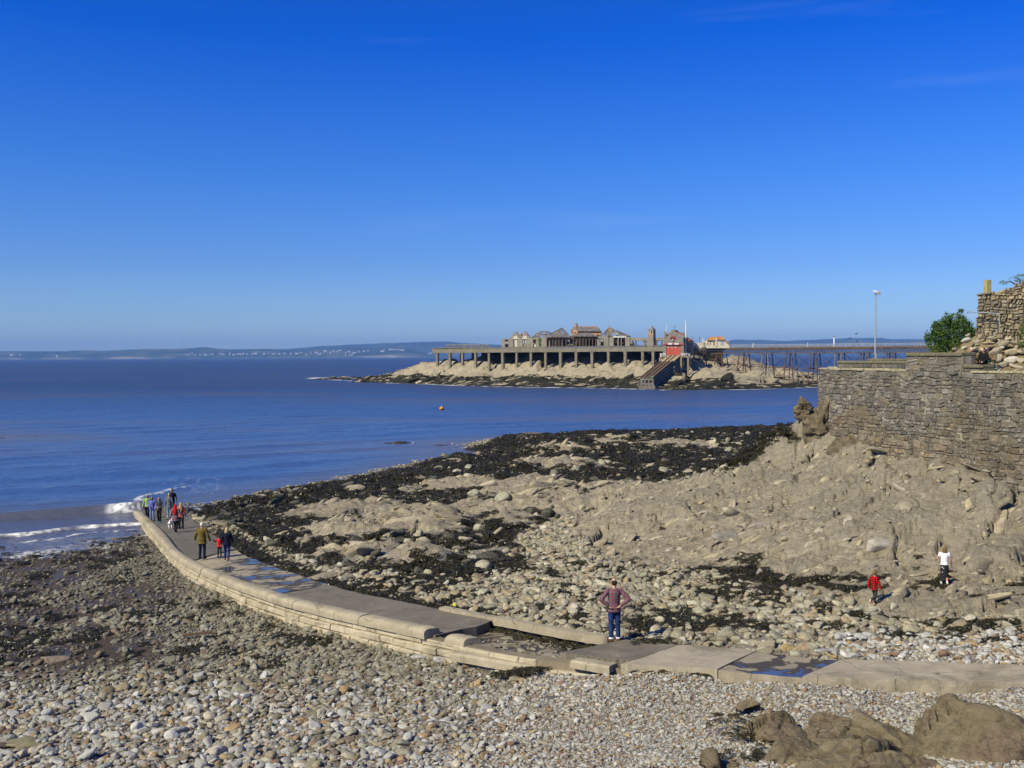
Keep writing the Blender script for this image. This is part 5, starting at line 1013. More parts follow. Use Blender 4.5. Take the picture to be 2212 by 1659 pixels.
facade('arcade', out, hol, 9, .35, 'old_timber', pv)
for a in xs_: m = MB(); p0 = on(ZR(a, 440), 8.9); p1 = on(ZR(a, 335), 8.9); m.tube([p0, p1], .22, 8); m.build('column', 'old_timber', pv)
facade('partition', [ZR(785, 445), ZR(785, 352), ZR(1035, 352), ZR(1035, 445)], [rect(803, 362, 818, 440), rect(855, 362, 888, 440), rect(903, 362, 918, 440), rect(948, 362, 978, 440), rect(995, 362, 1020, 440)], 9.8, .2, 'render_cream', pv)
facade('rear_wall', [ZR(783, 445), ZR(783, 290), ZR(1560, 280), ZR(1560, 445)], [rect(1105, 340, 1125, 370), rect(1250, 350, 1262, 380)], 16, .4, 'shade_black', pv)  # near-black colour paints the dark interior behind the arcade
m = MB(); 
for k in range(16): p0 = on(ZR(random.uniform(1105, 1225), random.uniform(385, 432)), 10.5); m.bar(p0, p0 + Vector((random.uniform(-1, 1), .2, random.uniform(-.6, .8))), random.uniform(.2, .6), .08)
tag(m.build('debris', 'white_paint', pv), kind='stuff')
# ---- brick house
bh = thing('brick_house', 'yellow brick house with slate roof and chimney behind the pavilion', 'house', on(ZR(1400, 300), 20))
facade('gable_wall', [ZR(1162, 300), ZR(1160, 212), ZR(1210, 155), ZR(1268, 215), ZR(1268, 300)], [rect(1203, 220, 1218, 252), rect(1226, 220, 1241, 252)], 20, .5, 'ruin_brick', bh)
facade('window_sill', rect(1195, 254, 1250, 262), [], 19.8, .25, 'render_cream', bh); facade('window_head', rect(1195, 212, 1250, 220), [], 19.8, .25, 'render_cream', bh)
facade('side_wall', [ZR(1268, 300), ZR(1268, 215), ZR(1618, 215), ZR(1618, 280), ZR(1550, 262), ZR(1550, 300)], [], 20.6, .5, 'ruin_brick', bh)
facade('rear_wall', [ZR(1180, 300), ZR(1180, 220), ZR(1618, 220), ZR(1618, 300)], [], 27, .5, 'ruin_brick', bh)
panel('roof_slope', [(ZR(1274, 217), 20), (ZR(1626, 217), 20), (ZR(1562, 147), 24), (ZR(1212, 150), 24)], 'slate', bh, .3)
panel('roof_slope', [(ZR(1158, 214), 19.6), (ZR(1166, 216), 19.6), (ZR(1214, 156), 22), (ZR(1208, 148), 22)], 'old_timber', bh, .3)
panel('ridge', [(ZR(1212, 150), 23.8), (ZR(1562, 147), 23.8), (ZR(1562, 140), 24), (ZR(1212, 143), 24)], 'ridge_tile', bh, .3)
for k in range(9): x0 = random.uniform(1330, 1500); y0 = random.uniform(165, 205); o = 20 + (217 - y0) / 70 * 4; panel('slate_patch', [(ZR(x0, y0), o - .3), (ZR(x0 + 26, y0), o - .3), (ZR(x0 + 22, y0 - 9), o + .3), (ZR(x0 + 2, y0 - 8), o + .3)], 'lead_roof', bh, .08)
ch = facade('chimney', [ZR(1212, 160), ZR(1212, 112), ZR(1208, 112), ZR(1208, 104), ZR(1248, 104), ZR(1248, 112), ZR(1244, 112), ZR(1244, 160)], [], 23, 1.0, 'ruin_brick', bh); facade('chimney_pot', [ZR(1220, 104), ZR(1222, 86), ZR(1236, 86), ZR(1238, 104)], [], 23.2, .6, 'ridge_tile', ch)
# ---- ruin with the bare hipped roof
hr = thing('hipped_ruin', 'stone ruin with a bare hipped roof frame and wide dark opening', 'ruin', on(ZR(1800, 435), 13))
facade('wall', [ZR(1552, 445), ZR(1552, 285), ZR(2056, 285), ZR(2056, 445)], [rect(1592, 318, 1660, 430), rect(1730, 300, 1760, 430), rect(1808, 305, 1870, 440), rect(1886, 305, 1920, 440), rect(1930, 305, 1985, 440)], 9.2, .5, 'ruin_stone', hr)
facade('window_board', rect(1594, 320, 1655, 372), [], 9.4, .12, 'lead_roof', hr); facade('door_leaf', rect(1590, 378, 1606, 430), [], 9.4, .1, 'render_cream', hr); facade('lintel', rect(1805, 291, 2005, 303), [], 9.0, .3, 'white_paint', hr); facade('infill', rect(1728, 300, 1762, 432), [], 9.5, .2, 'ruin_stone', hr)
facade('rear_wall', rect(1552, 290, 2056, 445), [], 18, .4, 'shade_black', hr)  # near-black colour paints the shade inside the ruin
panel('roof_slope', [(ZR(1715, 286), 9), (ZR(1785, 288), 9), (ZR(1800, 190), 12.5), (ZR(1745, 152), 14)], 'slate', hr, .25)
panel('ridge', [(ZR(1712, 286), 8.9), (ZR(1724, 286), 8.9), (ZR(1750, 152), 14), (ZR(1740, 152), 14)], 'ridge_tile', hr, .3)
panel('roof_slope', [(ZR(1990, 290), 9), (ZR(2058, 288), 9), (ZR(1905, 222), 12.2), (ZR(1895, 232), 12)], 'slate', hr, .2)
panel('ridge', [(ZR(2055, 288), 9), (ZR(2062, 282), 9), (ZR(1752, 150), 14), (ZR(1745, 154), 14)], 'old_timber', hr, .3)
bars([(ZR(1745, 150), 14, ZR(1630, 272), 16), (ZR(1735, 165), 14, ZR(1660, 272), 12), (ZR(1735, 180), 13.5, ZR(1690, 280), 9.5), (ZR(1660, 240), 15, ZR(1735, 235), 11), (ZR(1642, 262), 15, ZR(1725, 262), 10), (ZR(1800, 180), 13, ZR(1860, 286), 9), (ZR(1840, 195), 12.6, ZR(1905, 286), 9), (ZR(1880, 212), 12.2, ZR(1940, 286), 9), (ZR(1930, 232), 11.5, ZR(1975, 286), 9), (ZR(1800, 250), 10.5, ZR(1980, 262), 10), (ZR(1790, 215), 12, ZR(1900, 225), 12), (ZR(1790, 200), 12, ZR(1880, 280), 9.6)], 'old_timber', hr, 'rafter')
panel('slate_patch', [(ZR(1820, 240), 10.5), (ZR(1850, 236), 10.5), (ZR(1885, 275), 9.8), (ZR(1860, 280), 9.8)], 'render_cream', hr, .1)
bars([(ZR(1820, 435), 10.5, ZR(1878, 320), 10.5), (ZR(1900, 435), 10.5, ZR(1930, 340), 10.5), (ZR(1935, 400), 11, ZR(1985, 370), 11)], 'old_timber', hr, 'fallen_beam', .3)
facade('door_leaf', rect(1884, 370, 1898, 430), [], 10, .1, 'red_paint', hr)
m = MB(); m.bar(on(ZR(1746, 152), 14), on(ZR(1747, 124), 14), .12); m.build('finial', 'old_timber', hr)
# ---- covered way
cw = thing('covered_way', 'flat-roofed concrete covered way on thin posts', 'shelter', on(ZR(2150, 430), 16)); A_, B_ = on(ZL(-90, 415), 16), on(ZL(560, 415), 16)
facade('roof_beam', [ZL(-95, 445), ZL(-95, 392), ZL(560, 388), ZL(560, 440), ZL(400, 440), ZL(400, 448)], [], 16, 4.0, 'ruin_stone', cw)
for lx in (-60, 0, 160, 185, 400, 500): facade('post', [ZL(lx, 560), ZL(lx, 440), ZL(lx + 14, 440), ZL(lx + 14, 560)], [], 16.3, .7, 'iron_pale', cw)
bars([(ZL(150, 540), 16.5, ZL(260, 450), 16.5), (ZL(385, 480), 16.5, ZL(440, 440), 16.5)], 'iron_pale', cw, 'brace', .35)
facade('side_panel', [ZL(-95, 560), ZL(-95, 470), ZL(-20, 480), ZL(-8, 560)], [], 17, .3, 'lead_roof', cw)
# ---- clock tower
ct = thing('clock_tower', 'slim stone clock tower with a pointed roof beside the covered way', 'tower', on(ZL(325, 560), 8)); c0 = on(ZL(325, 545), 8); W_ = (on(ZL(380, 500), 8) - on(ZL(276, 500), 8)).length / 2
def ring(z, w_): return [Vector((c0.x, c0.y, z)) + Vector((*(DE * sx * w_ + DN * sy * w_), 0)) for sx, sy in ((-1, -1), (1, -1), (1, 1), (-1, 1))]
z_b, z_1, z_2, z_3 = c0.z - 3, on(ZL(325, 340), 8).z, on(ZL(325, 300), 8).z, on(ZL(325, 240), 8).z; zt = on(ZL(325, 145), 8).z
def frus(name, rows, mat):
    m = MB(); v = [p_ for r_ in rows for p_ in r_]; n = len(rows); m.add(v, [(0, 3, 2, 1), tuple(4 * n - 4 + i for i in range(4))] + [(4 * j + i, 4 * j + (i + 1) % 4, 4 * j + (i + 1) % 4 + 4, 4 * j + i + 4) for j in range(n - 1) for i in range(4)]); return m.build(name, mat, ct)
frus('shaft', [ring(z_b, W_ * 1.12), ring(z_1, W_ * .94)], 'ruin_stone'); frus('brick_band', [ring(z_1 + .002, W_ * .95), ring(z_2, W_ * .95)], 'ruin_brick'); frus('belfry', [ring(z_2 + .002, W_ * .95), ring(z_3, W_ * .92)], 'ruin_stone')
frus('roof', [ring(z_3 + .002, W_ * 1.12), ring(z_3 + (zt - z_3) * .2, W_ * .78), ring(z_3 + (zt - z_3) * .55, W_ * .34), ring(zt, W_ * .04)], 'lead_roof')
m = MB(); fc = on(ZL(341, 280), 8) - Vector((*DN, 0)) * (W_ * 1.0); m.tube([fc - Vector((*DN, 0)) * .08, fc + Vector((*DN, 0)) * .2], [1.0 * W_ * .52] * 2, 16); cf = m.build('clock_face', 'render_cream', ct); m = MB(); m.tube([fc - Vector((*DN, 0)) * .12, fc - Vector((*DN, 0)) * .02], [W_ * .36] * 2, 14); m.build('opening', 'shade_black', cf)
# ---- lifeboat house
HC = PY(*ZL(742, 728), 362.)[:2]; HD = np.array([.287, .958]); HDv = Vector((*HD, 0)); HE = np.array([HD[1], -HD[0]]); HEv = Vector((*HE, 0))
def hp(q, o=0.0): return Vector(PP(q[0], q[1], HC + HD * o, HD))
lb = thing('lifeboat_house', 'stone lifeboat house with red doors at the head of its slip', 'lifeboat house', (HC[0], HC[1], hp(ZL(742, 728)).z))
def hf(name, outer, holes, o, th, mat, parent=lb): return facade(name, outer, holes, o, th, mat, parent, lambda q: hp(q, o), HDv * th)
front = [ZL(533, 735), ZL(552, 470), ZL(556, 385), ZL(590, 380), ZL(640, 340), ZL(680, 290), ZL(702, 258), ZL(704, 240), ZL(730, 230), ZL(762, 240), ZL(766, 260), ZL(800, 300), ZL(850, 345), ZL(890, 378), ZL(925, 388), ZL(932, 470), ZL(945, 735)]
lwin = [ZL(680, 430), ZL(680, 380), ZL(700, 368), ZL(736, 362), ZL(775, 368), ZL(792, 380), ZL(792, 430)]
hf('front_wall', front, [rect(597, 528, 882, 722, ZL), lwin], 0, .6, 'ruin_stone')
for i in range(4):
    x0 = 597 + i * 71.25; dl = hf('door', rect(x0 + 1.5, 528, x0 + 70, 722, ZL), [rect(x0 + 12, 540, x0 + 58, 578, ZL)], .25, .15, 'red_paint'); hf('pane', rect(x0 + 12, 540, x0 + 58, 578, ZL), [], .33, .05, 'render_cream', dl)
    for gx in (27, 43): hf('glazing_bar', rect(x0 + gx - 1.3, 540, x0 + gx + 1.3, 578, ZL), [], .26, .1, 'red_paint', dl)
hf('lintel', rect(540, 506, 952, 522, ZL), [], -.35, .5, 'red_paint'); hf('lintel', rect(585, 498, 890, 530, ZL), [], -.2, .3, 'red_paint')
for x0 in (636, 757): hf('sign_board', rect(x0, 496, x0 + 80, 520, ZL), [], -.45, .08, 'white_paint')
wg = hf('window', lwin, [], .35, .06, 'shade_black'); hf('frame', lwin, [rect(686, 386, 715, 402, ZL), rect(719, 386, 752, 402, ZL), rect(757, 386, 787, 402, ZL), rect(686, 407, 715, 425, ZL), rect(719, 407, 752, 425, ZL), rect(757, 407, 787, 425, ZL)], .12, .1, 'red_paint', wg)
hf('lamp', rect(708, 420, 734, 437, ZL), [], -.5, .3, 'white_paint')
for x0, x1, y0 in ((560, 598, 285), (915, 951, 293)):
    hf('pier', [ZL(x0, 395), ZL(x0, y0), ZL(x0 - 5, y0), ZL(x0 - 5, y0 - 10), ZL(x1 + 3, y0 - 10), ZL(x1 + 3, y0), ZL(x1, y0), ZL(x1, 395)], [], -.1, 1.2, 'ruin_stone')
LD = 13.0
def side(x, y, o0, o1): a = hp(ZL(x, y), 0); return a + HDv * o0, a + HDv * o1
a0, a1 = hp(ZL(944, 730)), hp(ZL(928, 395)); m = MB(); m.add([a0 + HDv * .6, a0 + HDv * LD, a1 + HDv * LD, a1 + HDv * .6] + [q - HEv * .5 for q in (a0 + HDv * .6, a0 + HDv * LD, a1 + HDv * LD, a1 + HDv * .6)], [(0, 1, 2, 3), (7, 6, 5, 4), (0, 4, 5, 1), (1, 5, 6, 2), (2, 6, 7, 3), (3, 7, 4, 0)]); m.build('side_wall', 'ruin_stone', lb)
b0, b1 = hp(ZL(536, 730)), hp(ZL(556, 395)); m = MB(); m.add([b0 + HDv * .6, b0 + HDv * LD, b1 + HDv * LD, b1 + HDv * .6] + [q + HEv * .5 for q in (b0 + HDv * .6, b0 + HDv * LD, b1 + HDv * LD, b1 + HDv * .6)], [(3, 2, 1, 0), (4, 5, 6, 7), (1, 5, 4, 0), (2, 6, 5, 1), (3, 7, 6, 2), (0, 4, 7, 3)]); m.build('side_wall', 'ruin_stone', lb)
rt = hp(ZL(733, 262)); re, le = hp(ZL(940, 385)), hp(ZL(548, 378))
for e_, sg in ((re, 1), (le, -1)):
    m = MB(); q = [e_ + HDv * .5, e_ + HDv * (LD + .3), rt + HDv * (LD + .3), rt + HDv * .5]; n_ = (q[1] - q[0]).cross(q[2] - q[0]).normalized(); n_ = n_ if n_.z > 0 else -n_; m.prism(q, n_ * .25); rf = m.build('roof', 'orange_tile', lb)
m = MB(); m.bar(rt + HDv * .5 + Vector((0, 0, .3)), rt + HDv * LD + Vector((0, 0, .3)), .4); m.build('ridge', 'ridge_tile', lb)
hf('rear_wall', [ZL(540, 735), ZL(556, 395), ZL(733, 265), ZL(926, 395), ZL(940, 735)], [], LD - .4, .4, 'ruin_stone')
an = hp(ZL(1000, 470)); m = MB(); q = [hp(ZL(945, 735)) + HDv * 4, hp(ZL(945, 735)) + HDv * 11]; e_ = HEv * 2.2; zz = hp(ZL(960, 455)).z
m.add([q[0], q[1], q[1] + e_, q[0] + e_] + [Vector((p_.x, p_.y, zz)) for p_ in (q[0], q[1], q[1] + e_, q[0] + e_)], [(0, 3, 2, 1), (4, 5, 6, 7), (0, 1, 5, 4), (1, 2, 6, 5), (2, 3, 7, 6), (3, 0, 4, 7)]); m.build('annexe', 'ruin_stone', lb)
m = MB(); m.prism([Vector((q[0].x, q[0].y, zz + 1.6)) - HDv * .2, Vector((q[0].x, q[0].y, zz)) - HDv * .2 + e_ * 1.15, Vector((q[0].x, q[0].y, zz)) - HDv * .2], HDv * 7.6); m.build('annexe_roof', 'ridge_tile', lb)
m = MB(); m.tube([hp(ZL(762, 235), .5), hp(ZL(764, 140), .5)], .07, 6); m.tube([hp(ZL(756, 200), .5), hp(ZL(775, 150), .5)], .05, 5); m.build('aerial', 'old_timber', lb)
for (x, y0, y1, r_, lab) in ((976, 530, 80, .22, 'tall white flagpole beside the lifeboat house'), (607, 380, 110, .08, 'thin pale aerial pole behind the lifeboat house')):
    t_ = thing('flagpole', lab, 'flagpole', hp(ZL(x, y0), 3)); m = MB(); m.tube([hp(ZL(x, 730), 3), hp(ZL(x, (y0 + y1) / 2), 3), hp(ZL(x, y1 + 4), 3)], [r_, r_ * .9, r_ * .55], 8); m.build('pole', 'white_paint', t_); m = MB(); m.ell(hp(ZL(x, y1), 3), r_ * .9, 8, 6); m.build('finial', 'white_paint', t_)
# ---- launching slip
sl = thing('launching_slip', 'steep timber launching slip on a lattice of concrete piers', 'slip', hp(ZL(225, 1370), -26)); SLEN = 27.0; TOPZ = hp(ZL(742, 728)).z - .1; BOTZ = hp(ZL(225, 1158), -SLEN).z
ctr_t = HC; bt = np.array(hp(ZL(226, 1160), -SLEN))[:2]; sd_ = Vector((bt[0] - ctr_t[0], bt[1] - ctr_t[1], BOTZ - TOPZ)); T0 = Vector((*ctr_t, TOPZ)); sv = Vector((sd_.y, -sd_.x, 0)).normalized(); SW = (hp(ZL(355, 1160), -SLEN) - hp(ZL(98, 1160), -SLEN)).length / 2
def sp(f_, s_, dz=0.0): return T0 + sd_ * f_ + sv * (s_ * SW) + Vector((0, 0, dz))
sgn = 1 if (sp(.5, 1) - sp(.5, -1)).dot(HEv) > 0 else -1
for i in range(40):
    f0, f1_ = i / 40 + .002, (i + 1) / 40 - .002; top = i < 11; wid = 1.12 if top else 1.0
    for s0, s1 in ((-wid, -.36), (-.30, .30), (.36, wid)):
        m = MB(); v_ = [sp(f0, s0), sp(f1_, s0), sp(f1_, s1), sp(f0, s1)]; m.prism(v_, (0, 0, -.22)); m.build('plank', 'plank' if top else 'dark_plank', sl)
for s_ in (-.33, .33): m = MB(); m.bar(sp(0, s_, .12), sp(1, s_, .12), .28, .22); m.build('rail', 'rust', sl)
for s_ in (-.98, .98): m = MB(); m.bar(sp(.27, s_, .1), sp(1, s_, .1), .25, .3); m.build('edge_beam', 'dark_plank', sl)
fr_ = [.14, .24, .34, .44, .54, .64, .74, .84, .93, .995]
for f_ in fr_:
    for s_ in (-.9, -.3, .3, .9):
        p0 = sp(f_, s_); zg = max(isl_z(p0.x, p0.y) - 1.2, -.6); m = MB(); w_ = .30; m.box((p0.x - w_, p0.y - w_, zg), (p0.x + w_, p0.y + w_, p0.z - .25))
        if f_ > .9: m.box((p0.x - .75, p0.y - .75, zg - .5), (p0.x + .75, p0.y + .75, max(zg + 1.6, .9)))
        m.build('pile', 'iron_pale', sl)
    n_ = 5
    p0, p1 = sp(f_, -.9), sp(f_, .9); zg = isl_z(p0.x, p0.y)
    z_ = min(p0.z, p1.z) - .6
    while z_ > max(zg, 1.2): m = MB(); m.bar(Vector((p0.x, p0.y, z_)), Vector((p1.x, p1.y, z_)), .35, .45); m.build('cross_beam', 'iron_pale', sl); z_ -= 1.5
for s_ in (-.9, .9):
    for fa, fb in zip(fr_[:-1], fr_[1:]):
        pa, pb = sp(fa, s_), sp(fb, s_); z_ = min(pa.z, pb.z) - .55; zg = isl_z((pa.x + pb.x) / 2, (pa.y + pb.y) / 2)
        while z_ > max(zg, .9): m = MB(); m.bar(Vector((pa.x, pa.y, z_)), Vector((pb.x, pb.y, z_)), .35, .42); m.build('side_beam', 'iron_pale', sl); z_ -= 1.35
m = MB(); m.prism([sp(.94, -1.0, .13), sp(.995, -1.0, .13), sp(.995, -.5, .13), sp(.94, -.5, .13)], (0, 0, .05)); m.build('weed_patch', 'green_weed', sl)
# platforms with white railings each side of the doors
pf = thing('slip_platform', 'railed timber platform around the head of the lifeboat slip', 'platform', hp(ZL(960, 790), -1))
def plat(x0, x1, y0, o0, o1, mat='plank'):
    a, c_ = hp(ZL(x0, y0), o0), hp(ZL(x1, y0), o0); z_ = TOPZ - .3; q = [Vector((a.x, a.y, z_)), Vector((c_.x, c_.y, z_)), Vector((c_.x, c_.y, z_)) + HDv * (o1 - o0), Vector((a.x, a.y, z_)) + HDv * (o1 - o0)]; m = MB(); m.prism(q, (0, 0, -.3)); m.build('floor', mat, pf)
    for zz_ in (.55, 1.1):
        m = MB(); m.bar(q[0] + Vector((0, 0, zz_)), q[1] + Vector((0, 0, zz_)), .1); m.build('rail', 'white_paint', pf); m = MB(); e_ = (q[1], q[2]) if x0 > 700 else (q[0], q[3]); m.bar(e_[0] + Vector((0, 0, zz_)), e_[1] + Vector((0, 0, zz_)), .1); m.build('rail', 'white_paint', pf)
    for k in range(5):
        for A1, B1 in ((q[0], q[1]), (q[1], q[2]) if x0 > 700 else (q[0], q[3])): p0 = A1.lerp(B1, k / 4); m = MB(); m.bar(p0, p0 + Vector((0, 0, 1.15)), .1); m.build('post', 'white_paint', pf)
    for p0 in q: m = MB(); m.bar(Vector((p0.x, p0.y, isl_z(p0.x, p0.y) - 2.5)), Vector((p0.x, p0.y, z_ - .3)), .5); m.build('leg', 'plank', pf)
plat(885, 1020, 790, -3.5, 3); plat(478, 590, 780, -2.5, 1)
# ---- cottage with the orange roof, boundary wall
cg = thing('pier_cottage', 'small cream cottage with an orange tiled roof beside the walkway', 'cottage', hp(ZL(1500, 575), 9)); CO = 14
hc = lambda q: hp(q, CO)
hf('wall', [ZL(1295, 590), ZL(1293, 400), ZL(1318, 395), ZL(1322, 448), ZL(1385, 446), ZL(1545, 446), ZL(1545, 395), ZL(1575, 395), ZL(1578, 440), ZL(1725, 438), ZL(1820, 530), ZL(1820, 590)], [rect(1318, 470, 1345, 540, ZL), rect(1395, 470, 1415, 530, ZL), rect(1440, 470, 1462, 530, ZL), rect(1505, 465, 1540, 540, ZL), rect(1650, 468, 1716, 545, ZL)], CO, .4, 'render_cream', cg)
hf('rear_wall', rect(1300, 455, 1800, 590, ZL), [rect(1660, 470, 1712, 540, ZL)], CO + 7, .4, 'ruin_stone', cg)
def hpanel(name, pts, mat, par, th=.25):
    v = [hp(q, o) for q, o in pts]; n = (v[1] - v[0]).cross(v[2] - v[0]).normalized() * th; m = MB(); m.prism(v, n); return m.build(name, mat, par)
hpanel('roof', [(ZL(1383, 448), CO - .5), (ZL(1545, 442), CO - .5), (ZL(1560, 378), CO + 3), (ZL(1440, 385), CO + 3)], 'orange_tile', cg); hpanel('roof', [(ZL(1575, 435), CO - .5), (ZL(1725, 436), CO - .5), (ZL(1670, 377), CO + 3), (ZL(1560, 379), CO + 3)], 'orange_tile', cg); hpanel('roof', [(ZL(1725, 436), CO - .5), (ZL(1740, 445), CO + 6), (ZL(1668, 378), CO + 3)], 'orange_tile', cg)
m = MB(); m.bar(hp(ZL(1728, 442), CO - .3), hp(ZL(1818, 528), CO - .3), .3); m.build('gable_edge', 'ridge_tile', cg)
hf('chimney', rect(1550, 392, 1575, 550, ZL), [], CO - .3, .4, 'render_cream', cg); hf('window_frame', rect(1662, 478, 1704, 540, ZL), [rect(1668, 484, 1682, 534, ZL), rect(1686, 484, 1698, 534, ZL)], CO + .2, .15, 'white_paint', cg)
bw = thing('rubble_sheds', 'low broken walls and posts between lifeboat house and cottage', 'ruin', hp(ZL(1160, 570), 12))
for x0, x1, y0 in ((1035, 1075, 470), (1080, 1130, 490), (1135, 1180, 484), (1185, 1225, 488), (1225, 1285, 482)): hf('wall', [ZL(x0, 590), ZL(x0, y0 + random.uniform(0, 12)), ZL(x1, y0), ZL(x1, 590)], [rect(x0 + 10, y0 + 22, x0 + 22, y0 + 50, ZL)], 12, .4, 'ruin_stone' if random.random() < .5 else 'render_cream', bw)
for x in (1100, 1240): m = MB(); m.tube([hp(ZL(x, 490), 12), hp(ZL(x, 375), 12)], .07, 6); m.bar(hp(ZL(x - 10, 380), 12), hp(ZL(x + 10, 380), 12), .08); m.build('lamp_standard', 'old_timber', bw)
# ---- iron trestle pier to the mainland
PA = PY(*ZL(1040, 580), 378.)[:2]; PB = PY(1000, 350, 326.)[:2]; PE = (PB - PA) / np.linalg.norm(PB - PA); PN = np.array([-PE[1], PE[0]]); PL_ = np.linalg.norm(PB - PA); PW = 6.4
def pp_(s_, o, z): q = PA + PE * s_ + PN * o; return Vector((q[0], q[1], z))
zd = PY(*ZT(40, 215), 372.)[2]; zg0 = PY(*ZT(40, 320), 372.)[2]
tp_ = thing('trestle_pier', 'rusty iron trestle footbridge linking the island to the shore', 'pier', pp_(PL_ / 2, PW / 2, 0))
nseg = 14
for i in range(nseg):
    a, c_ = PL_ * i / nseg + .02, PL_ * (i + 1) / nseg - .02; dzz = random.uniform(-.06, .05)
    m = MB(); m.prism([pp_(a, 0, zd + dzz), pp_(c_, 0, zd + dzz), pp_(c_, PW, zd + dzz), pp_(a, PW, zd + dzz)], (0, 0, -.22)); m.build('deck_plank', 'old_deck', tp_)
    m = MB(); m.prism([pp_(a, -.25, zd - .24), pp_(c_, -.25, zd - .24), pp_(c_, PW + .2, zd - .24), pp_(a, PW + .2, zd - .24)], (0, 0, -.35)); m.build('deck_beam', 'dark_plank', tp_)
for o in (0.0, PW):
    for z_, h_ in ((zd - .75, .28), (zg0 + .15, .3)): m = MB(); m.bar(pp_(0, o, z_), pp_(PL_, o, z_), .3, h_); m.build('girder', 'rust', tp_)
    m = MB(); k = 0.0
    while k < PL_ - 1.2: m.bar(pp_(k, o, zg0 + .2), pp_(k + 1.2, o, zd - .8), .10); m.bar(pp_(k, o + .1, zd - .8), pp_(k + 1.2, o + .1, zg0 + .2), .10); k += 1.2
    tag(m.build('lattice', 'rust', tp_), kind='stuff')
    m = MB(); k = 0.0
    while k < PL_:
        if random.random() < .93: m.bar(pp_(k, o, zd), pp_(k + random.uniform(-.15, .15), o, zd + random.uniform(.7, 1.0)), .12)
        k += .95
    m.bar(pp_(0, o, zd + 1.0), pp_(PL_, o, zd + 1.0), .07); m.bar(pp_(0, o, zd + .5), pp_(PL_, o, zd + .5), .05); tag(m.build('railing', 'rail_grey', tp_), kind='stuff')
bs = []; s_ = 3.0
while s_ < PL_: bs.append(s_); s_ += 8.6
for bi, s_ in enumerate(bs):
    for o, sg in ((.2, -1), (PW - .2, 1)):
        feet = []; tops = []
        for ds in (-.9, .9):
            t0_ = pp_(s_ + ds, o, zg0 + .1); b0_ = pp_(s_ + ds * 2.1, o + sg * .9, 0); zb = max(isl_z(b0_.x, b0_.y) - 1.5, -1.5); b0_.z = zb; mid = t0_.lerp(b0_, .45); m = MB(); m.tube([t0_, mid, b0_], [.20, .21, .25], 8); m.tube([mid + Vector((0, 0, .25)), mid - Vector((0, 0, .25))], .45, 8); m.build('leg', 'rust' if (bi * 2 + (o > 1)) % 3 else 'iron_pale', tp_); feet.append(b0_); tops.append(t0_)
        for f_ in (.45, .8):
            m = MB(); m.bar(tops[0].lerp(feet[0], f_), tops[1].lerp(feet[1], f_), .16); m.build('tie', 'rust', tp_)
        m = MB(); m.bar(tops[0], tops[1].lerp(feet[1], .45), .09); m.bar(tops[1], tops[0].lerp(feet[0], .45), .09); m.build('brace', 'rust', tp_)
        if bi + 1 < len(bs):
            nx_ = pp_(bs[bi + 1] - .9, o, zg0 + .1); fa = tops[1].lerp(feet[1], .45); fb_ = pp_(bs[bi + 1] - 1.4, o, fa.z)
            m = MB(); m.bar(fa, fb_, .2); m.build('tie', 'rust', tp_)
            m = MB(); m.bar(pp_(s_ + .9, o, zg0), Vector((fb_.x, fb_.y, fb_.z)), .10); m.bar(nx_, fa, .10); m.bar(fa.lerp(fb_, .03), pp_(bs[bi + 1] - 2, o, fa.z - 5.5), .12); m.bar(fb_, pp_(s_ + 2, o, fa.z - 5.5), .12); m.build('brace', 'rust', tp_)
for tx, h_, r_, lab in ((1857, 3.4, .26, 'thick white lamp standard on the trestle pier railing'), (466, 1.6, .14, 'leaning short white post on the trestle pier'), (1408, 1.5, .12, 'short pinkish post on the trestle pier railing')):
    q = PP(*ZT(tx, 180), PA + PN * .3, PN); t_ = thing('pier_post', lab, 'post', (q[0], q[1], zd)); m = MB(); lean = .5 if tx == 466 else 0.0; m.tube([(0, 0, 0), (lean, 0, h_)], [r_, r_ * .8], 8); m.build('post', 'white_paint', t_, local=True); m = MB(); m.tube([(lean, 0, h_), (lean, 0, h_ + .35)], [r_ * 1.1, r_ * .6], 8); m.build('cap', 'old_timber', t_, local=True)
# ------------------------------------------------------------------ things on the headland
stone_mat('rubble_col', lambda b: b.attr('col', 'GEOMETRY', 'Color'))
# rough wall above the bank
RW0 = PY(977.5, 300, 55.5)[:2]; RW1 = PY(1070, 300, 51.5)[:2]; RE = (RW1 - RW0) / np.linalg.norm(RW1 - RW0); RNn = np.array([RE[1], -RE[0]])      # normal towards the viewer
ruin = thing('rubble_wall', 'high rough rubble stone wall above the boulder bank', 'wall', (*RW0, 12.0)); RL = np.linalg.norm(RW1 - RW0)
def rw_top(u): return 14.75 + .10 * math.sin(u * 3) - (.12 if u < 1.0 else 0) + max(0, (u - 1.2)) * .22 + (.18 if u > 1.15 else 0)
def rwp(u, z, d): p_ = RW0 + RE * u + RNn * (d + .03 * (14 - z)); return np.array([p_[0], p_[1], z])
m = MB(); n = 16; top = [(i * RL / n, rw_top(i * RL / n) - .08) for i in range(n + 1)]; pl = [Vector(rwp(0, 11.4, -.06))] + [Vector(rwp(u, z, -.06)) for u, z in top] + [Vector(rwp(RL, 11.4, -.06))]; m.prism(pl, Vector((-RNn[0], -RNn[1], 0)) * .9); m.build('mortar_core', 'mortar', ruin)
rub = np.array([(.23, .18, .11), (.27, .215, .13), (.185, .15, .095), (.21, .185, .14), (.30, .24, .14), (.16, .13, .085), (.25, .205, .145), (.20, .155, .09)]); rw = np.random.default_rng(77); z = 11.5
def blob_stone(name, loc, scale, col, parent=None, k=None, rot=None):
    o = obj(name, SINGLE[int(rw.integers(0, 9)) if k is None else k], parent, loc, rot if rot is not None else tuple(rw.uniform(-.5, .5, 3)), scale); o.color = (*col, 1); return o
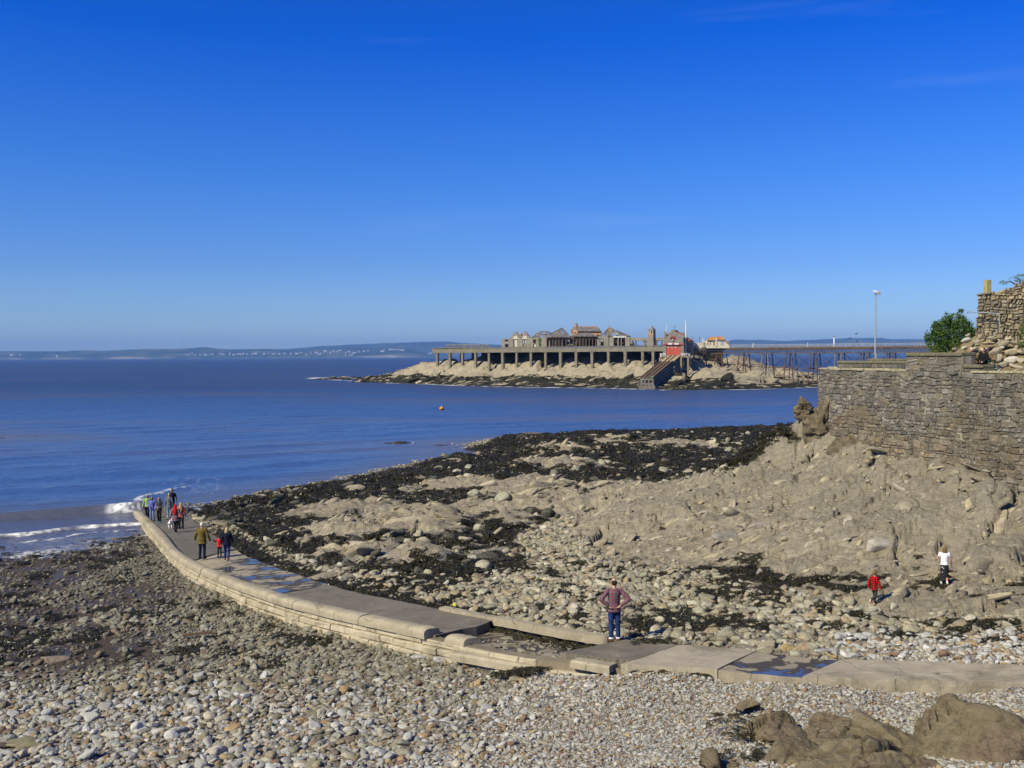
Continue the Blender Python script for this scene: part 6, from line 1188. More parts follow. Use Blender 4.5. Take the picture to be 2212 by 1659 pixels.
wall_stones(ruin, [(k * .4, (k + 1) * .4 + .05, 11.6, rw_top(k * .4 + .2)) for k in range(10)], lambda u, z, d: rwp(u, z, d), rub, rw, hr=(.13, .27), wr=(.15, .42), proud=(.0, .13), most=295)
m = MB(); u0, u1 = -.02, .85; m.prism([Vector(rwp(u0, rw_top(0) - .02, .12)), Vector(rwp(u1, rw_top(0) + .05, .12)), Vector(rwp(u1, rw_top(0) + .05, -.8)), Vector(rwp(u0, rw_top(0) - .02, -.8))], (0, 0, .10)); bevel(m.build('cap_slab', 'deck_concrete', ruin), .03)
b = NB('lichen_pillar'); p = b.coord('Object'); c = b.ramp(b.noise(p, 5, 5, .6, .6), [(.35, (.33, .33, .20)), (.5, (.38, .35, .14)), (.58, (.34, .20, .05)), (.68, (.36, .36, .24))]); b.set(c, .85, b.bump(b.noise(p, 20, 4), .6, .02), .2)
pa = PY(986.6, 291.5, 55.3); pb = PY(993.5, 291.5, 55.1); ptop = PY(990, 279.6, 55.2)[2]; pil = MB(); wdt = (pb[0] - pa[0]); pil.box((0, 0, -.3), (wdt, .30, ptop - pa[2])); po = obj('stone_pillar', pil.mesh('stone_pillar', 'lichen_pillar'), None, pa, (0, 0, .12)); bevel(po, .015); tag(po, 'stubby pillar covered in yellow and orange lichen on top of the rubble wall', 'pillar')
# bank of pale boulders under it
BC = np.array([(.36, .31, .215), (.42, .37, .27), (.30, .255, .17), (.50, .46, .38), (.33, .28, .19), (.40, .33, .20), (.27, .23, .165)])
m = MB(); bank = [PY(948, 352, 56.5), PY(975, 336, 55.8), PY(1000, 333, 55.2), PY(1070, 330, 53.5), PY(1070, 372, 48.5), PY(1010, 372, 50.0), PY(975, 368, 51.5)]; bv = [Vector(q) for q in bank]; cen_ = sum(bv, Vector()) / 7 + Vector((0, .3, -.1)); m.add(bv + [cen_] + [v + Vector((0, 2.5, -2.5)) for v in bv], [(i, (i + 1) % 7, 7) for i in range(7)] + [(i, i + 8, (i + 1) % 7 + 8, (i + 1) % 7) for i in range(7)]); bo = m.build('earth_bank', 'rock_tan'); tag(bo, kind='structure')
bk = [(988, 333, 9, 5), (1002, 335, 10, 6), (1015, 334, 9, 6), (966, 340, 8, 6), (977, 342, 7, 4), (988, 343, 10, 4), (1003, 344, 12, 6), (1017, 343, 10, 6), (964, 348, 6, 5), (974, 349, 8, 5), (985, 350, 9, 5), (996, 351, 11, 6), (1010, 352, 13, 7), (1022, 352, 8, 6), (959, 354, 6, 4), (985, 357, 10, 6), (998, 358, 12, 6), (1012, 360, 13, 6), (1022, 361, 9, 5), (990, 364, 9, 4), (1003, 365, 12, 5), (1018, 367, 13, 5), (997, 370, 11, 4), (1012, 372, 12, 4), (984, 368, 7, 4), (968, 335, 5, 4), (1024, 337, 8, 5), (955, 349, 5, 4), (992, 338, 7, 4), (1008, 339, 7, 4), (980, 337, 6, 4), (1000, 348, 6, 4), (1016, 348, 6, 4), (977, 345, 5, 3), (990, 346.5, 5, 3)]
for i, (px, py, w, h) in enumerate(bk):
    f = (py - 333) / 40; yy_ = 55.2 - 4.6 * f - max(0, (px - 980)) * .02; q = PY(px, py, yy_); s_ = yy_ / 1000
    blob_stone('bank_boulder', q, (w * s_ * .66, w * s_ * .55, h * s_ * 1.0), BC[i % 7] * rw.uniform(.8, 1.25), None, None, (rw.uniform(-.3, .3), rw.uniform(-.35, .35), rw.uniform(-.5, .5))); tag(bpy.data.objects[-1] if False else COL.objects[-1], 'pale boulder in the tumbled bank below the rubble wall', 'boulder', 'boulders of the bank behind the bench')
# handrail
simple('galvanised', (.42, .45, .48), .45, .1, 6, metal=.6); hr_ = thing('handrail', 'thin grey pipe handrail in front of the rubble wall', 'handrail', PY(999.3, 331, 53.8)); m = MB(); a = PY(967.7, 311.6, 55.5); c_ = PY(999.3, 313.6, 53.8); e_ = PY(999.3, 332, 53.8); d_ = PY(967.7, 315.5, 55.5); m.tube([d_, a, c_], .03, 8); m.build('rail', 'galvanised', hr_); m = MB(); m.tube([c_, e_], .03, 8); m.build('post', 'galvanised', hr_); m = MB(); m.tube([PY(967.7, 315.5, 55.5), PY(979, 316, 55.0)], .012, 6); m.build('wire', 'galvanised', hr_)
# lamp post with a gull on it
lx, ly = PY(875.3, 360, 68)[:2]; lt = PY(875.3, 294, 68)[2]; lamp = thing('lamp_post', 'slender grey lamp post on the headland behind the parapet', 'lamp post', (lx, ly, 10.4)); H_ = lt - 10.4
simple('lamp_grey', (.30, .32, .34), .5, .06, 5); m = MB(); m.tube([(0, 0, 0), (0, 0, H_ * .52)], .06, 10); m.tube([(0, 0, H_ * .52), (0, 0, H_ * .53)], .07, 10); m.tube([(0, 0, H_ * .53), (0, 0, H_)], [.048, .04], 10); m.build('column', 'lamp_grey', lamp, local=True); m = MB(); m.box((-.10, -.09, H_ - .02), (.34, .09, H_ + .08)); lan = bevel(m.build('lantern', 'lamp_grey', lamp, local=True), .02); m = MB(); m.box((.02, -.07, H_ - .04), (.30, .07, H_ - .025)); m.build('lens', 'white_paint', lan, local=True); m = MB(); m.box((-.085, -.085, .55), (.085, -.07, 1.0)); m.build('access_door', 'lamp_grey', lamp, local=True)
def bird(name, loc, rz, label, spread, scale, body, wing, roll=0.0):
    t = thing(name, label, 'bird', loc, rz); m = MB(); m.tube([(0, -.20, 0), (0, -.12, .01), (0, .02, .02), (0, .14, .05), (0, .20, .07)], [.012, .045, .065, .045, .035], 8); m.ell((0, .22, .085), (.04, .05, .04), 8, 6); m.tube([(0, .26, .08), (0, .31, .07)], [.014, .004], 5); m.v = [tuple(np.array(v) * scale) for v in m.v]; m.build('body', body, t, True, local=True)
    for s in (-1, 1):
        m = MB(); pts = [(s * .03, .08, .05), (s * .28, .13, .05 + spread * .25), (s * .58, -.02, .05 + spread * .45), (s * .30, -.04, .05 + spread * .24), (s * .03, -.08, .05)] if spread is not None else [(s * .05, .10, .06), (s * .07, .0, .07), (s * .03, -.26, .03), (s * .05, -.06, .0)]
        m.prism([tuple(np.array(q) * scale) for q in pts], (0, 0, .012 * scale)); m.build('wing', wing, t, local=True)
    m = MB(); m.prism([tuple(np.array(q) * scale) for q in ((-.02, -.18, .0), (.02, -.18, .0), (.05, -.32, -.01), (-.05, -.32, -.01))], (0, 0, .01 * scale)); m.build('tail', wing, t, local=True); t.rotation_euler = (roll, 0, rz); return t
simple('bird_black', (.012, .012, .014), .6, .2, 8); simple('bird_grey', (.38, .40, .42), .7, .1, 8)
bird('gull', (lx + .12, ly, lt + .13), 1.2, 'gull perched on top of the lamp post', None, 1.0, 'white_paint', 'bird_grey')
for (px, py, d, rz, lab, sp_) in ((855.9, 334.3, 80, .6, 'largest dark bird flying to the west of the lamp post', .7), (849.9, 338.2, 90, -.5, 'small dark bird flying low above the trestle pier', -.4), (856.6, 341.7, 95, .9, 'small dark bird skimming the pier railing below the largest bird', .5)):
    bird('crow', PY(px, py, d), rz, lab, sp_, .42, 'bird_black', 'bird_black', .5)
q = VZ(867, 957, .05) if False else VZ(894, 958, .1); bird('gull', VZ(894.5, 957.5, .12), 2.0, 'white gull on the water beside the dark weedy rock', None, 1.1, 'white_paint', 'bird_grey')
# bush
b = NB('bush_leaf'); rv = b.attr('hue'); c = b.ramp(rv, [(0, (.030, .070, .012)), (.5, (.065, .130, .020)), (.8, (.11, .165, .032)), (1, (.19, .15, .045))]); b.set(c, .55, None, .3); b.b.inputs['Subsurface Weight'].default_value = 0.0
simple('bark', (.09, .065, .045), .9, .3, 8)
def bush(name, label, loc, lobes, nleaf, leaf, rng, cat='bush'):
    t = thing(name, label, cat, loc); m = MB(); V_ = []; F_ = []; hue = []; loc = np.array(loc)
    for k, (c_, r) in enumerate(lobes):
        c_ = np.array(c_); m.tube([(c_[0] * .15, c_[1] * .15, -.3), tuple(c_ * np.array([.6, .6, .45])), tuple(c_)], [.05, .035, .012], 6)
    tot = sum(max(r) ** 2 for _, r in lobes)
    for c_, r in lobes:
        n = int(nleaf * max(r) ** 2 / tot); d = rng.normal(size=(n, 3)); d /= np.linalg.norm(d, axis=1)[:, None]; rad = rng.uniform(.35, 1.0, n) ** .5; lump = .78 + .5 * fbm3(d * 2.6 + np.array(c_) * 5, 3, 5); P = np.array(c_) + d * rad[:, None] * np.array(r) * lump[:, None]
        clump = fbm3(P * 3.6, 2, 9); keepm = clump > .44; P = P[keepm]; d = d[keepm]
        for p_, dd in zip(P, d):
            ax = dd * .7 + np.array([0, 0, .55]) + rng.normal(0, .45, 3); ax /= np.linalg.norm(ax); sd = np.cross(ax, rng.normal(size=3)); sd /= np.linalg.norm(sd) + 1e-6; L_ = leaf * rng.uniform(.7, 1.5); w = L_ * .24; n0 = len(V_); V_ += [p_ - sd * w * .3, p_ + ax * L_ * .5 - sd * w, p_ + ax * L_, p_ + ax * L_ * .5 + sd * w]; F_.append((n0, n0 + 1, n0 + 2, n0 + 3)); hv = np.clip(.42 + .10 * math.sin(p_[0] * 4 + p_[2] * 3) + rng.normal(0, .16) + (.35 if p_[2] < .55 and rng.random() < .45 else 0), 0, 1); hue += [hv] * 4
    obj('crown', np_mesh('crown', np.array(V_), np.array(F_), 'bush_leaf', False, dict(hue=np.array(hue))), t); m.build('stems', 'bark', t, local=True); return t
br = np.random.default_rng(9); bl = PY(951, 353.5, 57.0)
bush('tamarisk_bush', 'round feathery green bush growing behind the wall head', bl, [((0, 0, 1.05), (1.05, .9, 1.0)), ((-.75, 0, .7), (.65, .7, .65)), ((.6, .1, 1.25), (.75, .7, .75)), ((.25, 0, 1.75), (.5, .5, .55)), ((-.35, -.2, 1.45), (.55, .5, .6)), ((-.2, -.4, .35), (1.0, .6, .45)), ((.95, 0, .9), (.45, .5, .55)), ((1.15, .1, 1.45), (.35, .3, .35)), ((-.2, 0, 2.05), (.22, .22, .38)), ((.55, 0, 2.15), (.2, .2, .35)), ((-.85, 0, 1.45), (.25, .25, .35)), ((1.3, 0, 1.05), (.25, .25, .3)), ((-1.15, 0, 1.0), (.35, .35, .4))], 19000, .10, br)
bush('ivy_clump', 'dark leafy ivy clump hanging at the frame edge over the boulder bank', PY(1026, 338, 51.5), [((0, 0, .0), (.45, .4, .6)), ((.2, 0, .9), (.35, .3, .5)), ((0, 0, .45), (.3, .3, .35))], 2600, .08, br, 'ivy'); bush('wall_plants', 'low weeds growing along the top of the rubble wall', PY(1020, 280, 54.5), [((0, 0, .08), (.55, .4, .2)), ((-.9, 0, -.15), (.2, .2, .10))], 900, .06, br, 'plant'); bush('grass_tuft', 'small green tuft between the bush and the rubble wall', PY(981, 331, 56.0), [((0, 0, .15), (.28, .25, .35))], 700, .07, br, 'plant')
# bench
simple('bench_green', (.012, .085, .06), .4, .15, 5); simple('bench_wood', (.15, .095, .05), .7, .2, 6)
bq = PY(978, 360, 50.9); bench = thing('park_bench', 'dark green metal bench on the headland under the boulder bank', 'bench', (bq[0], bq[1], 10.4), 2.04)
for k in range(4): m = MB(); m.box((-.8, -.22 + k * .115, .42), (.8, -.13 + k * .115, .45)); bevel(m.build('seat_slat', 'bench_wood', bench, local=True), .006)
for k in range(4): m = MB(); m.box((-.8, -.30 - k * .02, .55 + k * .105), (.8, -.27 - k * .02, .63 + k * .105)); bevel(m.build('back_slat', 'bench_wood', bench, local=True), .006)
for s in (-.78, .78):
    m = MB(); m.tube([(s, .24, 0), (s, .20, .42), (s, .22, .66), (s, -.28, .66)], .028, 8); m.tube([(s, -.32, 0), (s, -.26, .42), (s, -.38, .98)], .028, 8); m.bar((s, .22, .4), (s, -.27, .4), .04); ef = m.build('end_frame', 'bench_green', bench, local=True)
    m = MB(); 
    for k in range(4): m.tube([(s, .15 - k * .11, .42), (s, .12 - k * .11, .65)], .012, 6)
    m.build('scroll_bars', 'bench_green', ef, local=True)
# outcrop of smooth brown rock at the head of the beach
b = NB('outcrop'); p = b.pos(); n = b.noise(p, 1.6, 8, .62, .8); f = b.noise(p, 9, 6, .65); c = b.ramp(n, [(.25, (.088, .066, .038)), (.45, (.138, .110, .064)), (.60, (.180, .148, .090)), (.78, (.215, .182, .125))]); c = b.mix(b.rng(b.noise(p, .9, 4, .5, .4), .52, .62, 0, .45), c, (.17, .115, .085)); c = b.mix(b.math('MULTIPLY', b.ramp(b.noise(p, 6, 6, .7, .5), [(.60, (0, 0, 0)), (.66, (1, 1, 1))]), .7), c, (.035, .035, .028))
wv = b.noise(b.map(p, (.6, .6, 2.2), (.2, .4, .3)), 3.2, 5, .6, 1.0); crk = b.ramp(b.vor(b.mix(.25, p, b.noise(p, 1.2, 4, .6, out=1)), 1.05, 'DISTANCE_TO_EDGE'), [(.0, (1, 1, 1)), (.012, (0, 0, 0))]); c = b.mix(b.math('MULTIPLY', crk, b.rng(n, .4, .6, 0, .6)), c, (.04, .032, .022))
b.set(c, .72, b.bump(f, 1.0, .045, b.bump(wv, .9, .13, b.bump(n, .7, .12))), .3)
def outc(vx, vy, z, r, seed, label, rot=0.0, amp=.28): crag('rock_outcrop', VZ(vx, vy, z), r, label, 'rock', 'outcrop', seed, amp, rot=rot, noise_s=.9, cut=7, scale=.8, fac=1.0, kk=16)
outc(2100, 1690, 3.15, (2.5, 2.4, 1.62), 21, 'largest domed brown outcrop streaked with black lichen at the beach edge', .2, .22)
outc(1862, 1620, 3.40, (1.55, 1.35, 1.0), 22, 'broad sloping tan outcrop slab next to the largest dome', .5, .2)
outc(1890, 1672, 3.45, (1.7, .95, .66), 23, 'yellowish rounded rock ledge below the sloping tan slab', .2, .2)
outc(1690, 1595, 3.50, (.75, .6, .46), 24, 'small humped brown rock fringed with black weed', .1, .15)
outc(1720, 1645, 3.45, (1.2, .55, .34), 25, 'low reddish rock ledge with weed along its edge', .4, .15)
outc(1830, 1668, 3.50, (.9, .5, .30), 26, 'reddish brown rock at the bottom edge beside the yellow ledge', -.2, .15)
outc(1560, 1665, 3.35, (.75, .4, .22), 27, 'flat pinkish rock at the bottom edge among white shingle', .2, .12)
outc(1620, 1535, 3.42, (.6, .3, .10), 28, 'flat orange-brown bedrock patch showing through the shingle', .1, .08)
outc(1700, 1520, 3.45, (.7, .25, .09), 29, 'long thin tan bedrock rib lying in the shingle', -.1, .08)
# individual boulders one can point to
def named(vx, vy, z, s, col, lab, k, rot=(0, 0, 0)): o = blob_stone('boulder', VZ(vx, vy, z), s, np.array(col), None, k, rot); tag(o, lab, 'boulder'); return o
def on_ground(vx, vy):
    z = 3.0
    for _ in range(8): q = VZ(vx, vy, z); z = .5 * z + .5 * ground_z(q[0], q[1])
    return VZ(vx, vy, z)
for vx, vy, s, col, lab, k, rot in [
    (1572, 1160, (.80, .62, .52), (.20, .185, .155), 'big dark grey boulder resting on the pale rock slope', 2, (.2, .1, .4)), (1645, 1140, (1.0, .28, .75), (.29, .26, .21), 'upright wedge-shaped slab leaning on the rock slope', 4, (.5, .1, .5)), (1692, 1146, (.62, .34, .20), (.40, .25, .10), 'flat ochre block on the rock slope', 1, (0, 0, .1)),
    (1895, 1180, (.95, .75, .5), (.29, .265, .22), 'wide pale grey boulder below the sea wall', 6, (.1, 0, .3)), (1705, 1403, (.30, .24, .22), (.30, .22, .09), 'ochre stone behind the wet slab', 3, (.1, .2, .3)), (1738, 1402, (.42, .34, .30), (.27, .19, .12), 'reddish brown boulder behind the wet slab', 0, (.1, .0, .2)), (1778, 1408, (.30, .26, .26), (.34, .34, .35), 'smooth grey boulder at the corner of the long pale slab', 7, (0, .2, .6)),
    (1825, 1404, (.36, .28, .20), (.28, .25, .14), 'olive stone behind the long pale slab', 5, (0, .1, .9)), (1860, 1398, (.36, .30, .22), (.33, .32, .29), 'light grey stone behind the long pale slab', 8, (0, .2, .1)), (125, 1425, (.50, .36, .36), (.19, .14, .105), 'large reddish block half buried in the wet sand', 2, (.1, .1, .2)), (757, 1602, (.20, .17, .17), (.17, .125, .08), 'squared dark brown block among grey beach stones', 1, (0, .05, .4)),
    (55, 1605, (.52, .34, .22), (.21, .185, .10), 'large flat olive slab near the lower corner of the beach', 4, (.05, .1, .2)), (1195, 1508, (.34, .16, .06), (.10, .095, .085), 'dark flat slate slab lying on the white shingle', 3, (0, .05, .15)), (1118, 1468, (.50, .30, .14), (.25, .215, .14), 'weed-topped layered slab just below the fallen beam', 6, (0, 0, .2)), (1595, 1478, (.22, .17, .14), (.40, .37, .31), 'rounded pale stone against the wet slab edge', 10, (0, 0, .2)), (1480, 1425, (.26, .2, .18), (.47, .43, .36), 'bright pale stone beside the pale slab', 0, (0, .1, .5)), (1175, 1435, (.24, .2, .18), (.36, .35, .34), 'grey angular stone wedged by the fallen beam', 5, (0, .2, .5)), (960, 1425, (.34, .28, .26), (.40, .39, .38), 'large whitish boulder against the slipway foot', 2, (0, .2, .4)), (905, 1420, (.28, .24, .24), (.37, .36, .34), 'grey boulder next to the large whitish one at the slipway foot', 7, (0, .1, .2))]:
    q = on_ground(vx, vy); named(vx, vy, q[2] + s[2] * (.02 if 1500 < vx and vy < 1200 else .22), s, tuple(np.array(col) * (1.2 if 1500 < vx and vy < 1200 else 1)), lab, k, rot)
# rocks awash
for vx, vy, r, lab, sd in ((855, 957, (2.6, .8, .35), 'low weed-black rock awash in the open water', 41), (1385, 941, (2.2, 1.0, .45), 'brown rock awash just off the weedy point', 42), (1450, 933, (3.4, 1.0, .42), 'long brown rock awash near the headland', 43), (950, 962, (1.6, .5, .15), 'small dark rock barely breaking the surface', 44), (1160, 940, (4.5, 1.2, .5), 'weedy reef finger reaching into the bay', 45)):
    q = VZ(vx, vy, 0); crag('sea_rock', (q[0], q[1], -.05), r, lab, 'rock', 'seaweed' if sd in (41, 44) else 'rock_brown', sd, .25, rot=.1, detail=False)
# buoy
simple('buoy_orange', (.80, .26, .02), .5, .1, 3); simple('buoy_dark', (.05, .045, .035), .7, .3, 3); q = PZ(441.5, 410.2, 0.0); bu = thing('mooring_buoy', 'orange and black mooring buoy floating in the bay', 'buoy', (q[0], q[1], -.1)); m = MB(); m.lathe([(.40, -.3), (.50, -.1), (.52, .15), (.50, .34)], n=16); m.build('hull', 'buoy_dark', bu, local=True); m = MB(); m.lathe([(.50, .342), (.44, .55), (.30, .74), (.14, .82)], n=16); m.build('top', 'buoy_orange', bu, True, local=True); m = MB(); m.ell((.03, 0, .90), .10, 10, 8); m.build('knob', 'white_paint', bu, True, local=True)
# driftwood
q = on_ground(790, 1462 - 140) if False else on_ground(425, 1378); m = MB(); m.bar((-.5, 0, .1), (.5, .1, .18), .14, .06); o = m.build('driftwood_plank', 'old_timber'); o.location = q; tag(o, 'short brown driftwood plank among the stones', 'plank')
# weed on particular things
def weed_on(pts, s=.2):
    return [(p_, s) for p_ in pts]
wp = []
for t_ in np.linspace(12.3, 13.2, 40): p_ = SL(np.array(t_), np.array(-.01), -.22); wp.append((p_ + RNG.normal(0, .03, 3), .14))
for _ in range(70): a_ = VZ(1120 + RNG.normal(0, 28), 1464 + RNG.normal(0, 4), 2.75); wp.append((np.array([a_[0], a_[1], ground_z(a_[0], a_[1]) + .16]), .15))
for vx, vy, n_, sx, sy in ((1610, 1594, 22, 24, 5), (1700, 1614, 24, 50, 5), (1640, 1640, 22, 40, 6), (1960, 1640, 10, 20, 6), (1425, 1389, 40, 38, 4), (1560, 1560, 14, 30, 6), (1780, 1540, 12, 60, 10)):
    for _ in range(n_):
        a_, c_ = vx + RNG.normal(0, sx), vy + RNG.normal(0, sy); wp.append((np.array([*VZ(a_, c_, 3.45 if vy > 1450 else 3.42)[:2], 3.52 if vy > 1450 else 3.5]), .11))
for _ in range(90): t_ = RNG.uniform(7.5, 10.2); wp.append((SL(np.array(t_), np.array(RNG.uniform(.80, .95)), -.30), .14))
WP = np.array([a for a, _ in wp]); WS = np.array([s for _, s in wp]); n_ = len(WP)
gn_instances('seaweed_tufts', WP, np.c_[WS, WS, WS], np.c_[RNG.normal(0, .2, n_), RNG.normal(0, .2, n_), RNG.uniform(0, 6.28, n_)], RNG.integers(0, 6, n_), np.zeros((n_, 3)), WDC)

# rubble lying in the broken stretch of the slipway
_n = 130; _t = RNG.uniform(7.9, 10.6, _n); _w = RNG.uniform(.08, .92, _n); _P = SL(_t, _w, -.33); _s = np.exp(RNG.normal(-2.7, .45, _n)); gn_instances('slipway_rubble', _P, np.c_[_s * 1.3, _s, _s * .8], np.c_[RNG.normal(0, .3, _n), RNG.normal(0, .3, _n), RNG.uniform(0, 6.28, _n)], RNG.integers(0, 9, _n), PAL['left'][RNG.integers(0, 12, _n)], STC)
# ------------------------------------------------------------------ people
def cloth(name, c, var=.2, c2=None): return simple(name, c, .85, var, 9, .4, .01, spec=.15, c2=c2)
simple('skin', (.50, .27, .19), .6, .08, 12); simple('skin_tan', (.42, .20, .13), .6, .08, 12); cloth('eye_dark', (.02, .015, .012)); cloth('lens_dark', (.01, .01, .012))
cloth('hair_brown', (.075, .045, .022), .4); cloth('hair_grey', (.30, .28, .26), .3); cloth('hair_white', (.62, .60, .58), .15); cloth('hair_blonde', (.38, .27, .11), .4); cloth('hair_red', (.42, .012, .008), .3); cloth('hair_dark', (.03, .022, .016), .4); cloth('hair_lightbrown', (.16, .10, .045), .4); cloth('hair_straw', (.45, .36, .17), .35)
cloth('olive_cloth', (.13, .095, .022), .22); cloth('navy_cloth', (.010, .012, .030), .5); cloth('jeans', (.018, .035, .115), .45); cloth('jeans_pale', (.16, .22, .36), .35); cloth('black_cloth', (.010, .010, .012), .4); cloth('charcoal', (.035, .035, .042), .3); cloth('red_cloth', (.62, .012, .010), .12); cloth('white_cloth', (.82, .82, .84), .04); cloth('green_cloth', (.26, .38, .13), .15); cloth('blue_cloth', (.115, .14, .40), .2); cloth('vest_cloth', (.05, .055, .07), .4); cloth('grey_sleeve', (.17, .145, .15), .2); cloth('shoe_brown', (.12, .045, .02), .3); cloth('shoe_black', (.012, .012, .014), .2); cloth('shoe_white', (.70, .68, .66), .1); cloth('shoe_teal', (.02, .22, .26), .2); cloth('shoe_orange', (.65, .16, .08), .4, (.75, .65, .5))
def check(name, base, line, sx, width, soft=False, dark=None):
    b = NB(name); v = b.coord('Object'); sp_ = b.n('ShaderNodeSeparateXYZ'); b.l(v, sp_.inputs[0]); ms = []
    for o in ('X', 'Z'):
        fr = b.math('FRACT', b.math('MULTIPLY', sp_.outputs[o], sx)); ms.append(b.math('LESS_THAN', fr, width))
    if dark is not None:
        s = b.math('MULTIPLY', b.math('ADD', ms[0], ms[1]), .5); c = b.ramp(s, [(0, base), (.5, line), (1, dark)])
    else:
        c = b.mix(b.math('MAXIMUM', ms[0], ms[1]), base, line)
    n = b.noise(v, 14, 3); b.set(b.mix(1.0, c, b.ramp(n, [(.3, (.75, .75, .75)), (.7, (1.15, 1.15, 1.15))]), 'MULTIPLY'), .85, b.bump(b.noise(v, 9, 3), .5, .012), .15)
check('plaid_shirt', (.135, .115, .145), (.24, .030, .028), 12.0, .20, dark=(.34, .03, .03)); check('buffalo_check', (.75, .012, .010), (.17, .006, .006), 9.0, .5, dark=(.012, .008, .008)); check('red_white_check', (.62, .014, .014), (.66, .30, .28), 11.0, .14)
b = NB('floral'); v = b.coord('Object'); sc2 = b.n('ShaderNodeSeparateColor'); b.l(b.vor(v, 24, 'F1', 1), sc2.inputs[0]); b.set(b.ramp(sc2.outputs[0], [(0, (.05, .02, .02)), (.4, (.22, .05, .05)), (.6, (.35, .25, .22)), (.8, (.10, .14, .22)), (1, (.45, .36, .32))], 'CONSTANT'), .85)
b = NB('leaf_print'); v = b.coord('Object'); b.set(b.ramp(b.noise(b.map(v, (1, 1, 1.8)), 14, 3, .6, 1.2), [(.42, (.025, .027, .040)), (.5, (.04, .042, .06)), (.56, (.24, .26, .33))]), .85)
b = NB('dot_skirt'); v = b.coord('Object'); b.set(b.ramp(b.vor(v, 8, 'F1'), [(.0, (.7, .7, .7)), (.13, (.6, .6, .6)), (.15, (.008, .008, .010))], 'CONSTANT'), .85)
def dirv(a, c): d = Vector(c) - Vector(a); return d.normalized()
class Fig:
    def __init__(s): s.m = MB()
    def limb(s, pts, rad, n=10):
        for i in range(len(pts) - 1):
            a, c_ = Vector(pts[i]), Vector(pts[i + 1]); s.m.tube([a, a.lerp(c_, .5), c_], [rad[i], (rad[i] + rad[i + 1]) / 2 * 1.02, rad[i + 1]], n); s.m.ell(a, rad[i], n, 6)
        s.m.ell(pts[-1], rad[-1], n, 6); return s
    def stack(s, rows, n=14):                 # rows: (x, y, z, rx, ry)
        b0 = len(s.m.v)
        for (x, y, z, rx, ry) in rows:
            for k in range(n): a = 2 * math.pi * k / n; s.m.v.append((x + rx * math.cos(a), y + ry * math.sin(a), z))
        for j in range(len(rows) - 1):
            for k in range(n): p_ = b0 + j * n + k; q = b0 + j * n + (k + 1) % n; s.m.f.append((p_, q, q + n, p_ + n))
        s.m.f.append(tuple(b0 + k for k in reversed(range(n)))); s.m.f.append(tuple(b0 + (len(rows) - 1) * n + k for k in range(n))); return s
    def build(s, name, mat, parent, vox, smooth=3, fac=.5):
        o = obj(name, s.m.mesh(name, mat, True), parent); r = o.modifiers.new('skin', 'REMESH'); r.mode = 'VOXEL'; r.voxel_size = vox; r.use_smooth_shade = True; w = o.modifiers.new('relax', 'SMOOTH'); w.factor = fac; w.iterations = smooth; return o
STAND = dict(arm_l=((-.25, -.03, 1.13), (-.27, .05, .88)), arm_r=((.25, -.03, 1.13), (.27, .05, .88)), leg_l=((-.10, .03, .50), (-.11, -.02, .085)), leg_r=((.10, .03, .50), (.11, -.02, .085)))
WALK = dict(arm_l=((-.26, -.10, 1.14), (-.28, -.10, .90)), arm_r=((.26, .05, 1.14), (.28, .17, .92)), leg_l=((-.10, .14, .51), (-.11, .16, .085)), leg_r=((.10, .02, .50), (.10, -.26, .15)))
HIPS = dict(arm_l=((-.385, -.10, 1.17), (-.20, -.12, 1.02)), arm_r=((.385, -.12, 1.17), (.15, -.15, 1.02)), leg_l=((-.085, .02, .50), (-.09, -.02, .085)), leg_r=((.10, .02, .50), (.11, .0, .085)))
PHONE = dict(arm_l=((-.25, .0, 1.14), (-.06, .24, 1.08)), arm_r=((.25, .0, 1.14), (.06, .24, 1.07)), leg_l=((-.10, .10, .51), (-.10, .10, .085)), leg_r=((.10, .02, .50), (.10, -.14, .10)))
